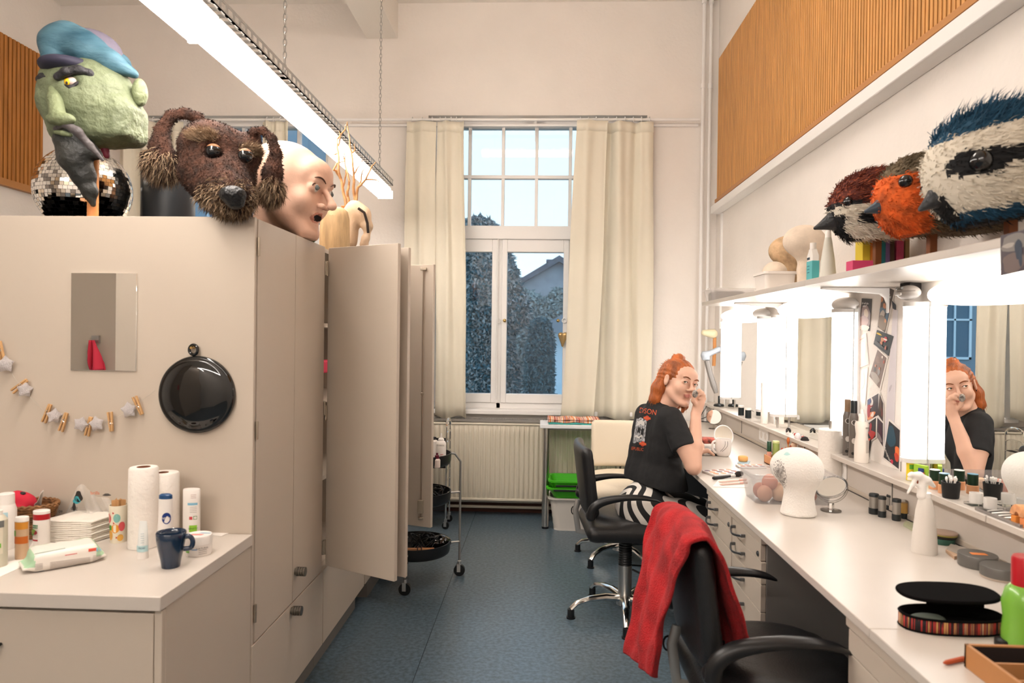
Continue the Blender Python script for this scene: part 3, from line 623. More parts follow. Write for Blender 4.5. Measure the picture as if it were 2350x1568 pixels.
# tube lamps standing at the mirror edges
CAP=mat('lamp_end_cap',(.74,.72,.70),.4)
def tubelamp(px,lab,z0=.952,z1=1.508,w=.055):
    xl=1.262; y2=xl*1600/(px-1242); y1=y2-w
    t=thing('mirror_lamp',lab,'mirror lamp',(1.30,(y1+y2)/2,ZL))
    pr=[(1.3285,y1),(1.3285,y2)]+[(1.29-.029*math.sin(a),(y1+y2)/2+w/2*math.cos(a)*.98) for a in np.linspace(.12,PI-.12,13)]
    obj('diffuser',MB().prism(pr,z1-z0-.03,(0,0,z0+.015)),EMV,t,smooth=50)
    pr2=[(1.328,y1-.002),(1.328,y2+.002)]+[(1.29-.032*math.sin(a),(y1+y2)/2+(w/2+.002)*math.cos(a)) for a in np.linspace(.1,PI-.1,13)]
    for z in (z0,z1-.015): obj('end_cap',MB().prism(pr2,.015,(0,0,z)),CAP,t,smooth=40)
    obj('back_plate',MB().box(1.3285,1.3305,y1-.001,y2+.001,z0,z1),CAP,t,smooth=0)
    obj('pole',MB().cyl((1.30,(y1+y2)/2,ZL),(1.30,(y1+y2)/2,z0),.006),ALU,t)
tubelamp(1648,'farthest upright mirror lamp, beside the axe'); tubelamp(1728,'second upright mirror lamp from the window',w=.06); tubelamp(1759,'third upright mirror lamp, left of the curtain reflection',w=.06)
tubelamp(1890,'upright mirror lamp left of the posters',w=.085); tubelamp(2046,'nearest upright mirror lamp, right of the posters',w=.06)
# boat-shaped lamps under the shelf
def boat(y0,y1,lab):
    t=thing('boat_lamp',lab,'wall lamp',(1.33,(y0+y1)/2,1.53)); ym=(y0+y1)/2
    def mk(a,b,o=0):
        rs=[]
        for u in np.linspace(a,b,max(5,int((b-a)*40))):
            s=max(1e-3,1-abs(2*u-1)**2.2); d=.135*s+.006; h=.046*s**.45+.002; y=y0+(y1-y0)*u
            rs.append([(XW-.004-d*math.sin(q)-o*math.sin(q),y,1.528+(h+o)*math.cos(q)) for q in np.linspace(0,PI,15)]+[(XW-.002,y,1.528-h),(XW-.002,y,1.528+h)])
        return MB().rings(rs)
    obj('diffuser',mk(.115,.93),EMH,t,smooth=60); obj('end_cap',mk(.0,.12,.001),WHITE,t,smooth=60); obj('end_cap',mk(.925,1.,.001),EMH,t,smooth=60)
boat(4.14,5.04,'farthest boat-shaped lamp under the shelf'); boat(3.0,3.90,'middle boat-shaped lamp under the shelf'); boat(1.50,2.46,'nearest boat-shaped lamp under the shelf')
# shelf and brackets
ZS=1.600; SY=4.40
ysh=at(1847,635,X=1.0).y
for a,b,l in ((ysh+.001,SY,'far end of the white wall shelf'),(-.3,ysh-.001,'long near part of the wall shelf carrying the bird heads')):
    obj('wall_shelf',MB().box(1.0,XW-.001,a,b,ZS-.022,ZS),LAM2,label=l,cat='shelf',loc=(1.2,a,ZS-.022),bevel=.0015)
for y,l in ((3.95,'farthest white shelf bracket'),(2.74,'white shelf bracket left of the posters'),(1.3,'nearest white shelf bracket')):
    m=MB().prism([(XW-.001,ZS-.0225),(1.08,ZS-.0225),(1.08,ZS-.030),(1.305,ZS-.048),(1.322,ZS-.062),(1.331,ZS-.085),(1.331,ZS-.12),(XW-.001,ZS-.12)],.018,(0,y,0),'Y')
    obj('shelf_bracket',m,WHITE,label=l,cat='bracket',loc=(1.2,y,ZS-.12),bevel=.003)
# ---------------------------------------------------------------- table by the window, cloths, boxes
t=thing('table','white table with round metal legs in front of the radiator','table',(.35,5.2,0)); TY=4.96
obj('tabletop',MB().box(.0,.715,TY,5.24,.722,.748),mat('table_white',(.80,.82,.84),.35),t,bevel=.003)
for x,y in ((.045,5.0),(.045,5.20),(.67,5.0),(.67,5.20)):
    l=obj('leg',MB().cyl((x,y,.015),(x,y,.722),.0235,n=24),STEEL,t); obj('foot',MB().cyl((x,y,0),(x,y,.015),.0245,n=24),BLACKP,l)
    obj('leg_sleeve',MB().cyl((x,y,.015),(x,y,.19),.025,n=24),STEEL,l)
obj('frame_rail',MB().box(.03,.69,5.05,5.07,.70,.721),GAL,t)
def cloth(c,w,d,h,col,lab,nm='folded_cloth',z=.748,mt=None,layers=3):
    m=MB(); hh=h/layers
    for k in range(layers):
        def fn(u,v,k=k): return (c[0]-w/2+w*u,c[1]-d/2+d*v,z+hh*(k+.5)+.003*math.sin(u*14+k*2))
        m.grid(fn,30,6)
    return obj(nm,m,mt or col,label=lab,cat='cloth',loc=(c[0],c[1],z),solid=hh*.92,smooth=70)
mp=mat('striped_cloth',(.8,.5,.35),.9); n=mp.node_tree; tcn=n.nodes.new('ShaderNodeTexCoord'); wv=n.nodes.new('ShaderNodeTexWave'); wv.inputs['Scale'].default_value=22; wv.inputs['Distortion'].default_value=.6
wv2=n.nodes.new('ShaderNodeTexNoise'); wv2.inputs['Scale'].default_value=40; mpn=n.nodes.new('ShaderNodeMapping'); mpn.inputs['Scale'].default_value=(1,.01,.01)
rr=n.nodes.new('ShaderNodeValToRGB'); n.links.new(tcn.outputs['Object'],mpn.inputs[0]); n.links.new(mpn.outputs[0],wv2.inputs[0]); n.links.new(wv2.outputs[0],rr.inputs[0]); n.links.new(rr.outputs[0],n.nodes['Principled BSDF'].inputs[0])
rr.color_ramp.interpolation='CONSTANT'; el=rr.color_ramp.elements; el[0].color=(*hexc('b05a48'),1); el[1].position=.42; el[1].color=(*hexc('e9d9c8'),1)
for p_,c_ in ((.47,'d98a55'),(.52,'8f6f86'),(.56,'f0e2d2'),(.60,'c9563c'),(.66,'6d6a80')): e=el.new(p_); e.color=(*hexc(c_),1)
cloth((.24,5.08),.36,.2,.012,pm('3f9a95',.9),'teal folded cloth lying on the window table',layers=1)
cloth((.24,5.075),.37,.18,.030,None,'striped orange and grey folded cloth on the teal one','folded_cloth',.7605,mp,2)
def tub(name,lab,cat,x0,x1,y0,y1,z0,z1,tap,mt,ribs=0,rim=.012,inside=True,wall=.004,par=None,r=.05,hollow=True,extra=None):
    t=thing(name,lab,cat,((x0+x1)/2,(y0+y1)/2,z0)); cx,cy=(x0+x1)/2,(y0+y1)/2
    def ring(e,z,o=0):
        hx=(x1-x0)/2*e+o; hy=(y1-y0)/2*e+o; rr=min(r,hx*.9,hy*.9); pts=[]
        for sx,sy,a0 in ((1,1,0),(-1,1,1),(-1,-1,2),(1,-1,3)):
            for q in range(6): a=(a0+q/5)*PI/2; pts.append((cx+sx*(hx-rr)+rr*math.cos(a),cy+sy*(hy-rr)+rr*math.sin(a),z))
        return pts
    H=z1-z0; rs=[ring(tap,z0)]; K=max(2,ribs*2)
    for k in range(1,K): rs.append(ring(tap+(1-tap)*k/K,z0+H*k/K,-(.003 if ribs and k%2 else 0)))
    rs+=[ring(1,z1-.012),ring(1,z1-.012,rim),ring(1,z1,rim),ring(1,z1,-wall),ring(tap,z0+wall,-wall)]
    obj('body',MB().rings(rs),mt,t,smooth=50); return t
tub('storage_box','white ribbed plastic box on the floor under the table','box',.075,.52,4.93,5.16,.0,.235,.86,pm('e4ded6',.4),ribs=5)
for z,l,dx in ((.236,'lower green plastic basket stacked on the white box',0),(.268,'upper green plastic basket, topmost of the stack',.015)):
    t=tub('basket',l,'basket',.06+dx,.60+dx,4.90,5.17,z,z+.095-(.02 if z<.25 else 0),.84,pm('49c020',.35))
    obj('handle_band',MB().box(.10+dx,.56+dx,4.880,4.886,z+.055,z+.068),BLACKP,t,bevel=.002)
# ---------------------------------------------------------------- salon chairs
def cr(A,t):
    n=len(A)-1; x=min(max(t,0),1)*n; i=min(int(x),n-1); f=x-i; p0=A[max(i-1,0)];p1=A[i];p2=A[i+1];p3=A[min(i+2,n)]
    return .5*((2*p1)+(-p0+p2)*f+(2*p0-5*p1+4*p2-p3)*f*f+(-p0+3*p1-3*p2+p3)*f**3)
def cushion(c,r,rad,R=None,h=.012,extra=None,k=.03):
    s=SDF(); s.rbox(c,r,rad,R=R)
    if extra: extra(s)
    V,F=s.mesh(h); return relax(V,F,2),F
def salon_chair(lab,loc,rz,zs=.485,leather=None,back_h=.335,bw=.205,arms=True,star=.3,boot=True,woff=0):
    LM=leather or BLACKL; t=thing('salon_chair',lab,'chair',(loc[0],loc[1],0),rz)
    def L(nm,mb,m,par=t,**k): return obj(nm,mb,m,par,local=True,**k)
    hub=MB().cyl((0,0,.055),(0,0,.10),.042,.038,n=24); L('hub',hub,ALU)
    for i in range(5):
        a=star+i*2*PI/5; u=Vector((math.cos(a),math.sin(a),0)); m=MB(); R=.275; pts=[u*.02+Vector((0,0,.085)),u*.10+Vector((0,0,.095)),u*.18+Vector((0,0,.09)),u*.245+Vector((0,0,.072)),u*R+Vector((0,0,.045))]
        m.tube(pts,[.024,.022,.018,.016,.015],10,flat=.8); lg=L('leg',m,CHROME)
        L('foot',MB().cyl(u*R+Vector((0,0,.006)),u*R+Vector((0,0,.045)),.017,n=18).cyl(u*R,u*R+Vector((0,0,.008)),.022,n=18),BLACKP,lg)
    L('column',MB().cyl((0,0,.09),(0,0,.25),.033,n=28),STEEL)
    m=MB(); z=.25
    if boot:
        pr=[(.034,.25)]; 
        while z<zs-.10: pr+=[(.034,z),(.031,z+.006),(.034,z+.012)]; z+=.012
        m.lathe(pr,(0,0,0),28)
    else: m.cyl((0,0,.25),(0,0,zs-.09),.026)
    L('gas_spring_sleeve',m,BLACKP)
    L('seat_plate',MB().cbox((0,0,zs-.082),(.26,.24,.014)),BLACKP)
    L('foot_lever',MB().tube([(.03,.02,.24),(.14,.13,.20),(.22,.05,.17),(.20,-.10,.17),(.03,-.03,.235)],.005,6),BLACKP)
    V,F=cushion((.02,0,zs-.035),(.235,.225,.040),.036,extra=lambda s:s.ell((.03,0,zs+.02),(.2,.2,.02),.03)); V[:,2]+=.012*np.clip(-(V[:,0]-.02)/.2,-1,1)*0-.02*np.clip((V[:,0]-.12)/.12,0,1)**2
    sobj('seat',V,F,LM,t,local=True)
    zb0=zs+.035; zc=zb0+back_h/2; Rt=Matrix.Rotation(math.radians(-7),3,'Y')
    def bk(s): pass
    s=SDF(); s.rbox((-.215,0,zc),(.027,bw,back_h/2),.026,R=Rt,k=.01); V,F=s.mesh(.010); V=relax(V,F,2); V[:,0]+=.45*V[:,1]**2; sobj('backrest',V,F,LM,t,local=True)
    L('back_bracket',MB().tube([(-.235,.0,zb0+.05),(-.250,0,zb0+.0),(-.235,0,zs-.07),(-.16,0,zs-.085),(-.05,0,zs-.088)],.005,8,flat=3),GAL)
    L('tension_ring',MB().tube([(-.255+.012*math.cos(a),.03,zb0-.012+.02*math.sin(a)) for a in np.linspace(0,2*PI,13)[:-1]],.003,5,True),BLACKP)
    if arms:
        for sy in (-1,1):
            za=zs+.145; Pa=np.array([(-.205,zs+.055),(-.195,zs+.10),(-.15,za-.012),(-.06,za+.006),(.02,za+.008),(.08,za+.0),(.12,za-.014)]); Wd=[.016,.019,.022,.025,.025,.022,.010]; Hd=[.020,.021,.020,.015,.012,.010,.004]; rs=[]
            for q in np.linspace(0,1,28):
                c=cr(Pa,q); d=cr(Pa,min(q+.02,1))-cr(Pa,max(q-.02,0)); d/=np.linalg.norm(d); nx,nz=-d[1],d[0]; w_=np.interp(q*6,range(7),Wd); h_=np.interp(q*6,range(7),Hd)
                rs.append([(c[0]+nx*h_*math.sin(a),sy*.250+w_*math.cos(a),c[1]+nz*h_*math.sin(a)) for a in np.linspace(0,2*PI,19)[:-1]])
            L('armrest',MB().rings(rs).sphere((-.205,sy*.235,zs+.065),(.022,.03,.026)),BLACKP,smooth=70)
    return t
ch1=salon_chair('black leather salon chair on which the woman sits',(.43,3.467),math.radians(3),star=math.radians(190))
ch2=salon_chair('nearest black salon chair with the red towel over its back',(.618,1.925),math.radians(1),zs=.50)
CRM=mat('cream_leather',(.78,.68,.53),.45,bump=.05,bscale=100)
ch3=salon_chair('cream salon chair facing the viewer in front of the table',(.50,4.36),math.radians(-90),zs=.50,leather=CRM,back_h=.30,bw=.165,arms=False,star=.5)
# towel over the near chair
rows=[[(1440,1498,2.13),(1472,1532,1.99),(1503,1556,1.87)],[(1455,1425,2.14),(1480,1450,1.99),(1512,1475,1.84)],[(1468,1350,2.14),(1494,1372,1.98),(1532,1402,1.79)],[(1480,1275,2.14),(1506,1300,1.97),(1555,1330,1.75)],
 [(1494,1208,2.15),(1522,1236,1.96),(1576,1272,1.695)],[(1510,1166,2.14),(1538,1188,1.95),(1592,1244,1.675)],[(1540,1155,2.13),(1576,1176,1.93),(1628,1240,1.67)],
 [(1568,1172,2.12),(1612,1208,1.94),(1656,1284,1.68)],[(1586,1250,2.11),(1640,1300,1.94),(1684,1368,1.71)],[(1592,1360,2.10),(1650,1410,1.94),(1700,1440,1.77)],[(1600,1470,2.10),(1662,1492,1.94),(1717,1478,1.80)]]
G=np.array([[list(at(*q[:2],Y=q[2])) for q in r] for r in rows])
def twl(u,v):
    r=np.array([cr(G[:,j],v) for j in range(3)]); p=cr(r,u); q=.008*math.sin(u*13+v*5)+.005*math.sin(u*27-v*9)+.003*math.sin(v*40+u*8); q*=min(1,abs(v-.55)*6+.3)
    return (p[0]-q,p[1],p[2]+.3*q)
TOW=mat('red_terry',(.50,.010,.014),.95,noise=.28,nscale=16,bump=.9,bscale=260,sheen=.05)
t=thing('towel','red terry towel hung over the back of the nearest chair','towel',tuple(G[6,1]))
obj('cloth',MB().grid(twl,60,120),TOW,t,solid=.009,smooth=80)
p=at(1678,1506,Y=1.86); obj('care_tag',MB().cbox(p,(.035,.004,.02),Matrix.Rotation(.3,3,'Y')),BLACKP,t,label='small black tag on the towel hem')
# ---------------------------------------------------------------- trolleys
def round_tray(par,c,R,z,h):
    m=MB().lathe([(.001,z),(R-.012,z),(R-.004,z+.006),(R,z+.02),(R+.002,z+h),(R-.003,z+h),(R-.006,z+.02),(R-.014,z+.006),(.001,z+.005)],(c[0],c[1],0),56)
    return obj('tray',m,BLACKP,par,smooth=40)
def castor(par,x,y,r=.032,mt=None):
    w=obj('castor',MB().cyl((x,y-.011,r),(x,y+.011,r),r,n=24).cyl((x,y-.013,r),(x,y+.013,r),r*.35,n=12),BLACKP,par)
    obj('castor_fork',MB().cyl((x,y,r*2),(x,y,r*2+.02),.011).cbox((x-.003,y-.015,r*1.45),(.02,.003,r*1.4)).cbox((x-.003,y+.015,r*1.45),(.02,.003,r*1.4)),ALU,w)
cx,cy=-.683,3.87; R=.188
t=thing('trolley','three-tier trolley with round black trays beside the open cupboard doors','trolley',(cx,cy,0))
for z,h in ((.158,.066),(.445,.062),(.655,.062)): round_tray(t,(cx,cy),R,z,h)
for k,(x,y) in enumerate(((-.702,3.646),(-.451,3.968),(-.80,4.10))):
    u=(Vector((x,y,0))-Vector((cx,cy,0))).normalized()
    pl=obj('pole',MB().tube([(cx+u.x*R,cy+u.y*R,.705),(cx+u.x*(R+.03),cy+u.y*(R+.03),.70),(x,y,.655),(x,y,.40),(x,y,.09)],.0065,10),GAL,t)
    for z in (.175,.46): obj('arm',MB().cyl((cx+u.x*(R-.01),cy+u.y*(R-.01),z+.02),(x,y,z+.02),.006),STEEL,pl)
    castor(t,x,y)
def bottle(name,lab,cat,x,y,z,parts,n=28,sx=1,sy=1,group=None,rz=0):
    "parts: (part name, profile [(r,z)], material)"
    t=thing(name,lab,cat,(x,y,z),rz,group)
    for nm,pr,mt in parts: obj(nm,MB().lathe(pr,(0,0,0),n,sx,sy),mt,t,local=True,smooth=35)
    return t
p=at(1010,1052,Y=3.80); zt=.6605
WP=pm('efe9e2',.35); 
bt=bottle('bottle','white nozzle bottle with small black lettering on the top tray','bottle',at(1012,1040,Y=3.83).x,3.83,zt,[('body',[(.001,0),(.027,0),(.028,.004),(.028,.115),(.022,.128),(.016,.132)],WP),('nozzle',[(.017,.130),(.017,.140),(.007,.148),(.004,.172),(.001,.174)],WP)])
m=MB(); addtext(m,'CLYNOL',.012,lambda x,y:(.0284*math.sin(x/.0284),-.0284*math.cos(x/.0284),.108+y)); obj('lettering',m,pm('303030'),bt,local=True,smooth=0)
m=MB()
for k in range(4): m.add([(.0284*math.sin(a),-.0284*math.cos(a),.030+k*.009+dz) for a in (.0,.3,.6) for dz in (0,.003)],[(0,2,3,1),(2,4,5,3)])
obj('red_print',m,pm('c0303c'),bt,local=True,smooth=0)
bottle('bottle','white square-shouldered bottle behind the others on the top tray','bottle',at(1000,1040,Y=3.93).x-.02,3.94,zt,[('body',[(.001,0),(.033,0),(.033,.11),(.02,.12)],WP),('cap',[(.021,.119),(.021,.135),(.001,.135)],pm('22222a'))],n=4)
bottle('spray_bottle','tiny clear spray with a plum cap on the top tray','bottle',at(1003,1050,Y=3.74).x,3.74,zt,[('body',[(.001,0),(.018,0),(.0185,.04),(.011,.048)],pm('e9d9d0',.2)),('cap',[(.0115,.047),(.0115,.064),(.006,.068),(.006,.078),(.001,.078)],pm('6a1a30',.35))])
def cable(c,R,z,n,seed,lab,par=None,cat='cable',r=.0035,H=.05):
    g=np.random.default_rng(seed); pts=[]
    for k in range(n*14):
        a=k/14*2*PI; q=R*(.55+.3*math.sin(k*.37+seed)+.1*g.random()); pts.append((c[0]+q*math.cos(a)*1.1,c[1]+q*math.sin(a)*.7,z+H*(.5+.5*math.sin(k*.61+seed))+.006))
    return obj('cable',MB().tube(pts,r,6),mat('cable_black',(.015,.016,.018),.25),label=lab,cat=cat,loc=(c[0],c[1],z),smooth=80)
cable((-.60,3.86),.08,.452,6,2,'tangle of black cable in the middle round tray',H=.07)
cable((-.62,3.83),.09,.166,7,5,'tangle of black cable heaped in the bottom round tray',H=.10)
# hair dryer & curling iron in the bottom tray
t=thing('hair_dryer','black hair dryer lying in the bottom round tray','hair dryer',(-.56,3.87,.17)); s=SDF()
s.path([(-.60,3.84,.215),(-.545,3.87,.215),(-.52,3.90,.21)],[.034,.04,.03],.02).cone((-.56,3.86,.20),(-.60,3.95,.19),.02,.016,.02); V,F=s.mesh(.006); sobj('body',V,F,mat('gloss_black',(.004,.004,.004),.06),t)
obj('air_grille',MB().cyl((-.518,3.90,.21),(-.512,3.905,.21),.026,n=20),STEEL,t)
t=thing('curling_iron','curling iron with a tan handle and wound cord in the bottom tray','curling iron',(-.66,3.76,.17))
obj('handle',MB().cyl((-.80,3.745,.205),(-.565,3.745,.215),.012,.009,n=14),pm('c98f62',.5),t)
for k in range(5): x=-.77+k*.022+(.05 if k>2 else 0); obj('cord_loop',MB().tube([(x+.003*math.sin(a*3),3.745+.017*math.cos(a),.208+.019*math.sin(a)) for a in np.linspace(0,2*PI,15)[:-1]],.003,5,True),pm('3a1c14',.4),t)
# wire trolley behind
x0=at(1027,1180,Y=5.02).x; t=thing('trolley','wire trolley with chrome loops and black shelves behind the round one','trolley',(x0-.2,5.0,0))
for x,y in ((x0,4.92),(x0,5.12),(x0-.42,4.92),(x0-.42,5.12)):
    castor(t,x,y,.025); obj('post',MB().cyl((x,y,.06),(x,y,.72),.006),CHROME,t)
obj('loop_handle',MB().tube([(x0,4.92+.2*(.5-.5*math.cos(a)),.72+.055*math.sin(a)) for a in np.linspace(0,PI,15)],.008,8),CHROME,t)
for k in range(8): z=.17+k*.07; obj('wire_hook',MB().tube([(x0+.001,4.92+.1-.1*math.cos(a),z+.03*math.sin(a)) for a in np.linspace(0,PI,12)],.004,6),CHROME,t)
for z in (.13,.43,.60): obj('shelf',MB().box(x0-.42,x0-.005,4.93,5.11,z,z+.012).box(x0-.42,x0-.005,4.925,4.93,z,z+.045),BLACKP,t)
# ---------------------------------------------------------------- things standing on the cabinets
def painted(name,c1,c2,rough=.6,ns=8,bump=.6,bs=25,stretch=None): return mat(name,c1,rough,noise=.3,col2=c2,nscale=ns,bump=bump,bscale=bs,stretch=stretch)
def hexes(*a): return [hexc(x) for x in a]
# disco ball
cx_,cy_=at(192,436,Y=2.50).x,2.50; Rb=.160; cz_=CT+Rb+.001; DC=Vector((cx_,cy_,cz_))
t=thing('disco_ball','big mirror-tiled disco ball behind the green head','disco ball',(cx_,cy_,CT))
obj('core',MB().sphere(DC,Rb-.003,48,32),BLACKP,t)
m=MB(); g=np.random.default_rng(4); nl=38
TM=[mat('disco_tile',(.86,.84,.80),.05,1),mat('disco_tile_warm',(.80,.70,.56),.10,1),mat('disco_tile_dull',(.30,.28,.26),.25,1)]
for j in range(nl):
    th=PI*(j+.5)/nl; k=max(4,int(2*PI*math.sin(th)/(PI/nl)/1.15)); o=g.random()
    for i in range(k):
        if g.random()<.01: continue
        ph=2*PI*(i+o)/k; n_=Vector((math.sin(th)*math.cos(ph),math.sin(th)*math.sin(ph),math.cos(th)))
        u=Vector((-math.sin(ph),math.cos(ph),0)); v=n_.cross(u); c=DC+n_*Rb; tt=g.normal(0,.035,2); hw=PI*math.sin(th)/k*Rb*.93; hh=PI/nl/2*Rb*.93
        a=u*hw+n_*hw*tt[0]; b=v*hh+n_*hh*tt[1]; m.add([c-a-b,c+a-b,c+a+b,c-a+b],[(0,1,2,3)],int(g.choice([0,0,0,0,1,2])))
obj('mirror_tiles',m,TM,t,smooth=0,kind='stuff')
# ---- green puppet head, laid out in photo pixels on its own depth plane
def plane(Y): return lambda px,py,dy=0: at(px,py,Y=Y+dy)
def px2m(Y,r): return r*Y/1600
Y0=2.22; g=plane(Y0); u_=Y0/1600
t=thing('puppet_head','huge green puppet head with a blue beret and long dark beard','puppet head',tuple(Vector((at(212,492,Y=Y0).x,Y0,CT))))
s=SDF()
s.ell(g(212,232),(98*u_,.125,96*u_),.03).cone(g(270,262),g(262,290),48*u_,44*u_,.04).cone(g(160,210,-.02),g(178,285,-.02),55*u_,42*u_,.04)
s.path([g(124,178,-.035),g(124,235,-.045),g(140,285,-.04)],[28*u_,29*u_,26*u_],.03).cone(g(150,300,-.02),g(228,318,-.01),30*u_,22*u_,.03).cone(g(130,205,-.06),g(158,200,-.08),22*u_,24*u_,.02)
s.rbox(g(255,285),(62*u_,.085,46*u_),.03,.03).cone(g(105,215,-.03),g(120,262,-.03),14*u_,16*u_,.02)
s.ell(g(163,186,-.125),(20*u_,.018,13*u_),.006,-1).cone(g(195,262,-.125),g(225,300,-.12),8*u_,10*u_,.02,-1)
V,F=s.mesh(.006); N=normals(V,F); V=V+N*(vnoise(V,60,1)*.0022+np.abs(vnoise(V*np.array([1,1,2.5]),110,2))*.0016)[:,None]
GP=painted('green_paint',(.175,.205,.115),(.105,.125,.07),.62,9,1.0,40)
sobj('head',V,F,GP,t)
def part(nm,f,mt,h=.004,par=t,nz=0,it=1,label=None):
    s=SDF(); f(s); V,F=s.mesh(h); V=relax(V,F,it)
    if nz: V=V+normals(V,F)*(vnoise(V,80,3)*nz)[:,None]
    return sobj(nm,V,F,mt,par,label=label)
GP2=painted('green_paint_light',(.20,.235,.125),(.14,.165,.085),.6,10,.7,60)
part('nose',lambda s:s.path([g(124,192,-.09),g(127,230,-.12),g(132,262,-.14)],[13*u_,15*u_,17*u_],.01).ell(g(142,274,-.145),(30*u_,.024,15*u_),.01).ell(g(120,275,-.12),(14*u_,.02,11*u_),.01),GP2,nz=.001)
DK=painted('dark_grey_paint',(.02,.018,.022),(.012,.012,.014),.6,12,.8,60)
part('eyebrow',lambda s:s.path([g(132,176,-.13),g(150,164,-.135),g(180,160,-.12),g(205,168,-.10),g(215,180,-.09)],[9*u_,9*u_,9*u_,8*u_,5*u_],.008),DK,nz=.0015)
part('eyebrow',lambda s:s.path([g(90,182,-.05),g(98,177,-.085),g(112,181,-.098)],[8*u_,9*u_,7*u_],.008),DK,nz=.0015)
part('eyelid',lambda s:s.path([g(148,196,-.118),g(160,201,-.122),g(174,194,-.112),g(184,186,-.105)],[4*u_]*4,.004),DK)
YEL=pm('e2b21c',.4); EYW=pm('cdb6b0',.35)
part('eye',lambda s:s.ell(g(162,186,-.108),(15*u_,.014,11*u_),.004),EYW); part('iris',lambda s:s.ell(g(154,187,-.119),(7*u_,.006,9*u_),.003),YEL,.003)
part('pupil',lambda s:s.ell(g(153,190,-.124),(3*u_,.003,4*u_),.002),DK,.002); part('eye',lambda s:s.ell(g(103,198,-.078),(11*u_,.014,9*u_),.004),EYW); part('iris',lambda s:s.ell(g(98,197,-.089),(6*u_,.008,7*u_),.003),YEL,.003)
part('ear',lambda s:s.ell(g(321,213,.0),(16*u_,.03,33*u_),.006).ell(g(325,212,-.035),(9*u_,.02,22*u_),.01,-1),GP2,nz=.001)
LIP=painted('grey_lip',(.13,.115,.115),(.07,.06,.062),.55,14,.5,50)
part('moustache',lambda s:s.path([g(128,296,-.12),g(150,284,-.14),g(178,302,-.135),g(206,334,-.11),g(236,368,-.09)],[6*u_,9*u_,10*u_,8*u_,4*u_],.008),LIP,nz=.001)
part('lips',lambda s:s.path([g(126,303,-.12),g(145,306,-.135),g(162,310,-.125)],[5*u_,6*u_,5*u_],.004),GP2)
BRD=painted('beard_paint',(.034,.034,.029),(.008,.009,.009),.5,10,.7,40)
part('beard',lambda s:s.path([g(150,322,-.08),g(172,362,-.06),g(192,402,-.05),g(206,440,-.045),g(214,470,-.04)],[26*u_,33*u_,24*u_,15*u_,6*u_],.02).cone(g(175,310,-.07),g(222,355,-.05),20*u_,12*u_,.02),BRD,nz=.002)
part('neck_stub',lambda s:s.cone(g(240,340,0),g(245,358,0),10*u_,7*u_,.01),pm('6e2230',.6))
HAT=mat('blue_felt_paint',(.016,.068,.105),.6,noise=.5,nscale=7,col2=(.07,.16,.21),bump=.5,bscale=30,stretch=(1,1,3))
part('beret',lambda s:s.path([g(117,146,-.05),g(128,100,-.04),g(156,92,-.03),g(200,112,-.03),g(255,143,-.03),g(308,170,-.01)],[18*u_,31*u_,36*u_,35*u_,22*u_,10*u_],.035).path([g(140,98,.04),g(165,95,.06),g(215,118,.08),g(270,148,.07),g(308,170,.03)],[30*u_,34*u_,34*u_,22*u_,10*u_],.04).cone(g(118,135,-.06),g(112,160,-.06),16*u_,10*u_,.02),HAT,.006,nz=.0015,it=2)
part('hat_crown',lambda s:s.ell(g(212,118,.02),(62*u_,.10,47*u_),.02),painted('mauve_felt',(.13,.11,.15),(.08,.07,.10),.7,9,.4,30),.006)
part('hat_band',lambda s:s.ell(g(170,163,-.02),(66*u_,.115,22*u_),.02),pm('2c2a3c',.7),.006)
b=at(213,492,Y=Y0); obj('stand',MB().cyl((b.x,Y0+.0,CT+.008),(b.x,Y0+.0,g(214,300).z),.017,n=16).lathe([(.001,CT),(.07,CT),(.07,CT+.008),(.001,CT+.012)],(b.x,Y0,0),28),pm('cf8f57',.5),t)
# ---- black hat box
q=at(386,492,Y=2.60); t=thing('hat_box','tall black round case behind the dog head','case',(q.x,2.6,CT)); R=58*2.6/1600; H=at(386,362,Y=2.6).z
obj('body',MB().cyl((q.x,2.60,CT+.001),(q.x,2.60,H),R,n=48),pm('15181b',.45),t,bevel=.004); obj('lid',MB().cyl((q.x,2.6,H-.03),(q.x,2.6,H+.006),R+.004,n=48),pm('15181b',.4),t,bevel=.003)
c=at(428,330,Y=2.6); obj('handle',MB().tube([(c.x-.035+.07*k/10,2.6,H+.055*math.sin(PI*k/10)) for k in range(11)],.004,6,flat=2),STEEL,t)
# ---- dog head
Y0=2.20; g=plane(Y0); u_=Y0/1600
t=thing('animal_mask','shaggy brown dog head mask with floppy ears and button eyes','mask',(at(520,495,Y=Y0).x,Y0,CT))
s=SDF(); s.ell(g(503,352,.06),(86*u_,.15,64*u_),.03).ell(g(500,400,.03),(84*u_,.13,68*u_),.03).cone(g(478,330,.0),g(498,425,-.04),46*u_,56*u_,.04).cone(g(520,425,-.06),g(535,450,-.12),56*u_,46*u_,.04).cone(g(455,300,.06),g(480,320,.05),24*u_,40*u_,.03).cone(g(580,320,.06),g(565,345,.05),20*u_,40*u_,.03)
s.ell(g(490,347,-.09),(20*u_,.03,18*u_),.01,-1).ell(g(563,358,-.09),(18*u_,.03,16*u_),.01,-1)
V,F=s.mesh(.007); V=relax(V,F,1); V=V+normals(V,F)*(vnoise(V,50,6)*.003)[:,None]; V[:,2]=np.maximum(V[:,2],CT+.002)
BR=mat('brown_fleece',(.050,.019,.010),.95,noise=.5,nscale=30,bump=1.,bscale=120); TAN=mat('tan_fur',(.20,.125,.07),.9); TAN2=mat('light_tan_fur',(.42,.30,.19),.9); BR2=mat('dark_brown_fur',(.024,.012,.008),.9)
mb=MB(); mb.v=[tuple(v) for v in V.tolist()]; mb.f=[tuple(f) for f in F.tolist()]; mb.mi=[0]*len(mb.f)
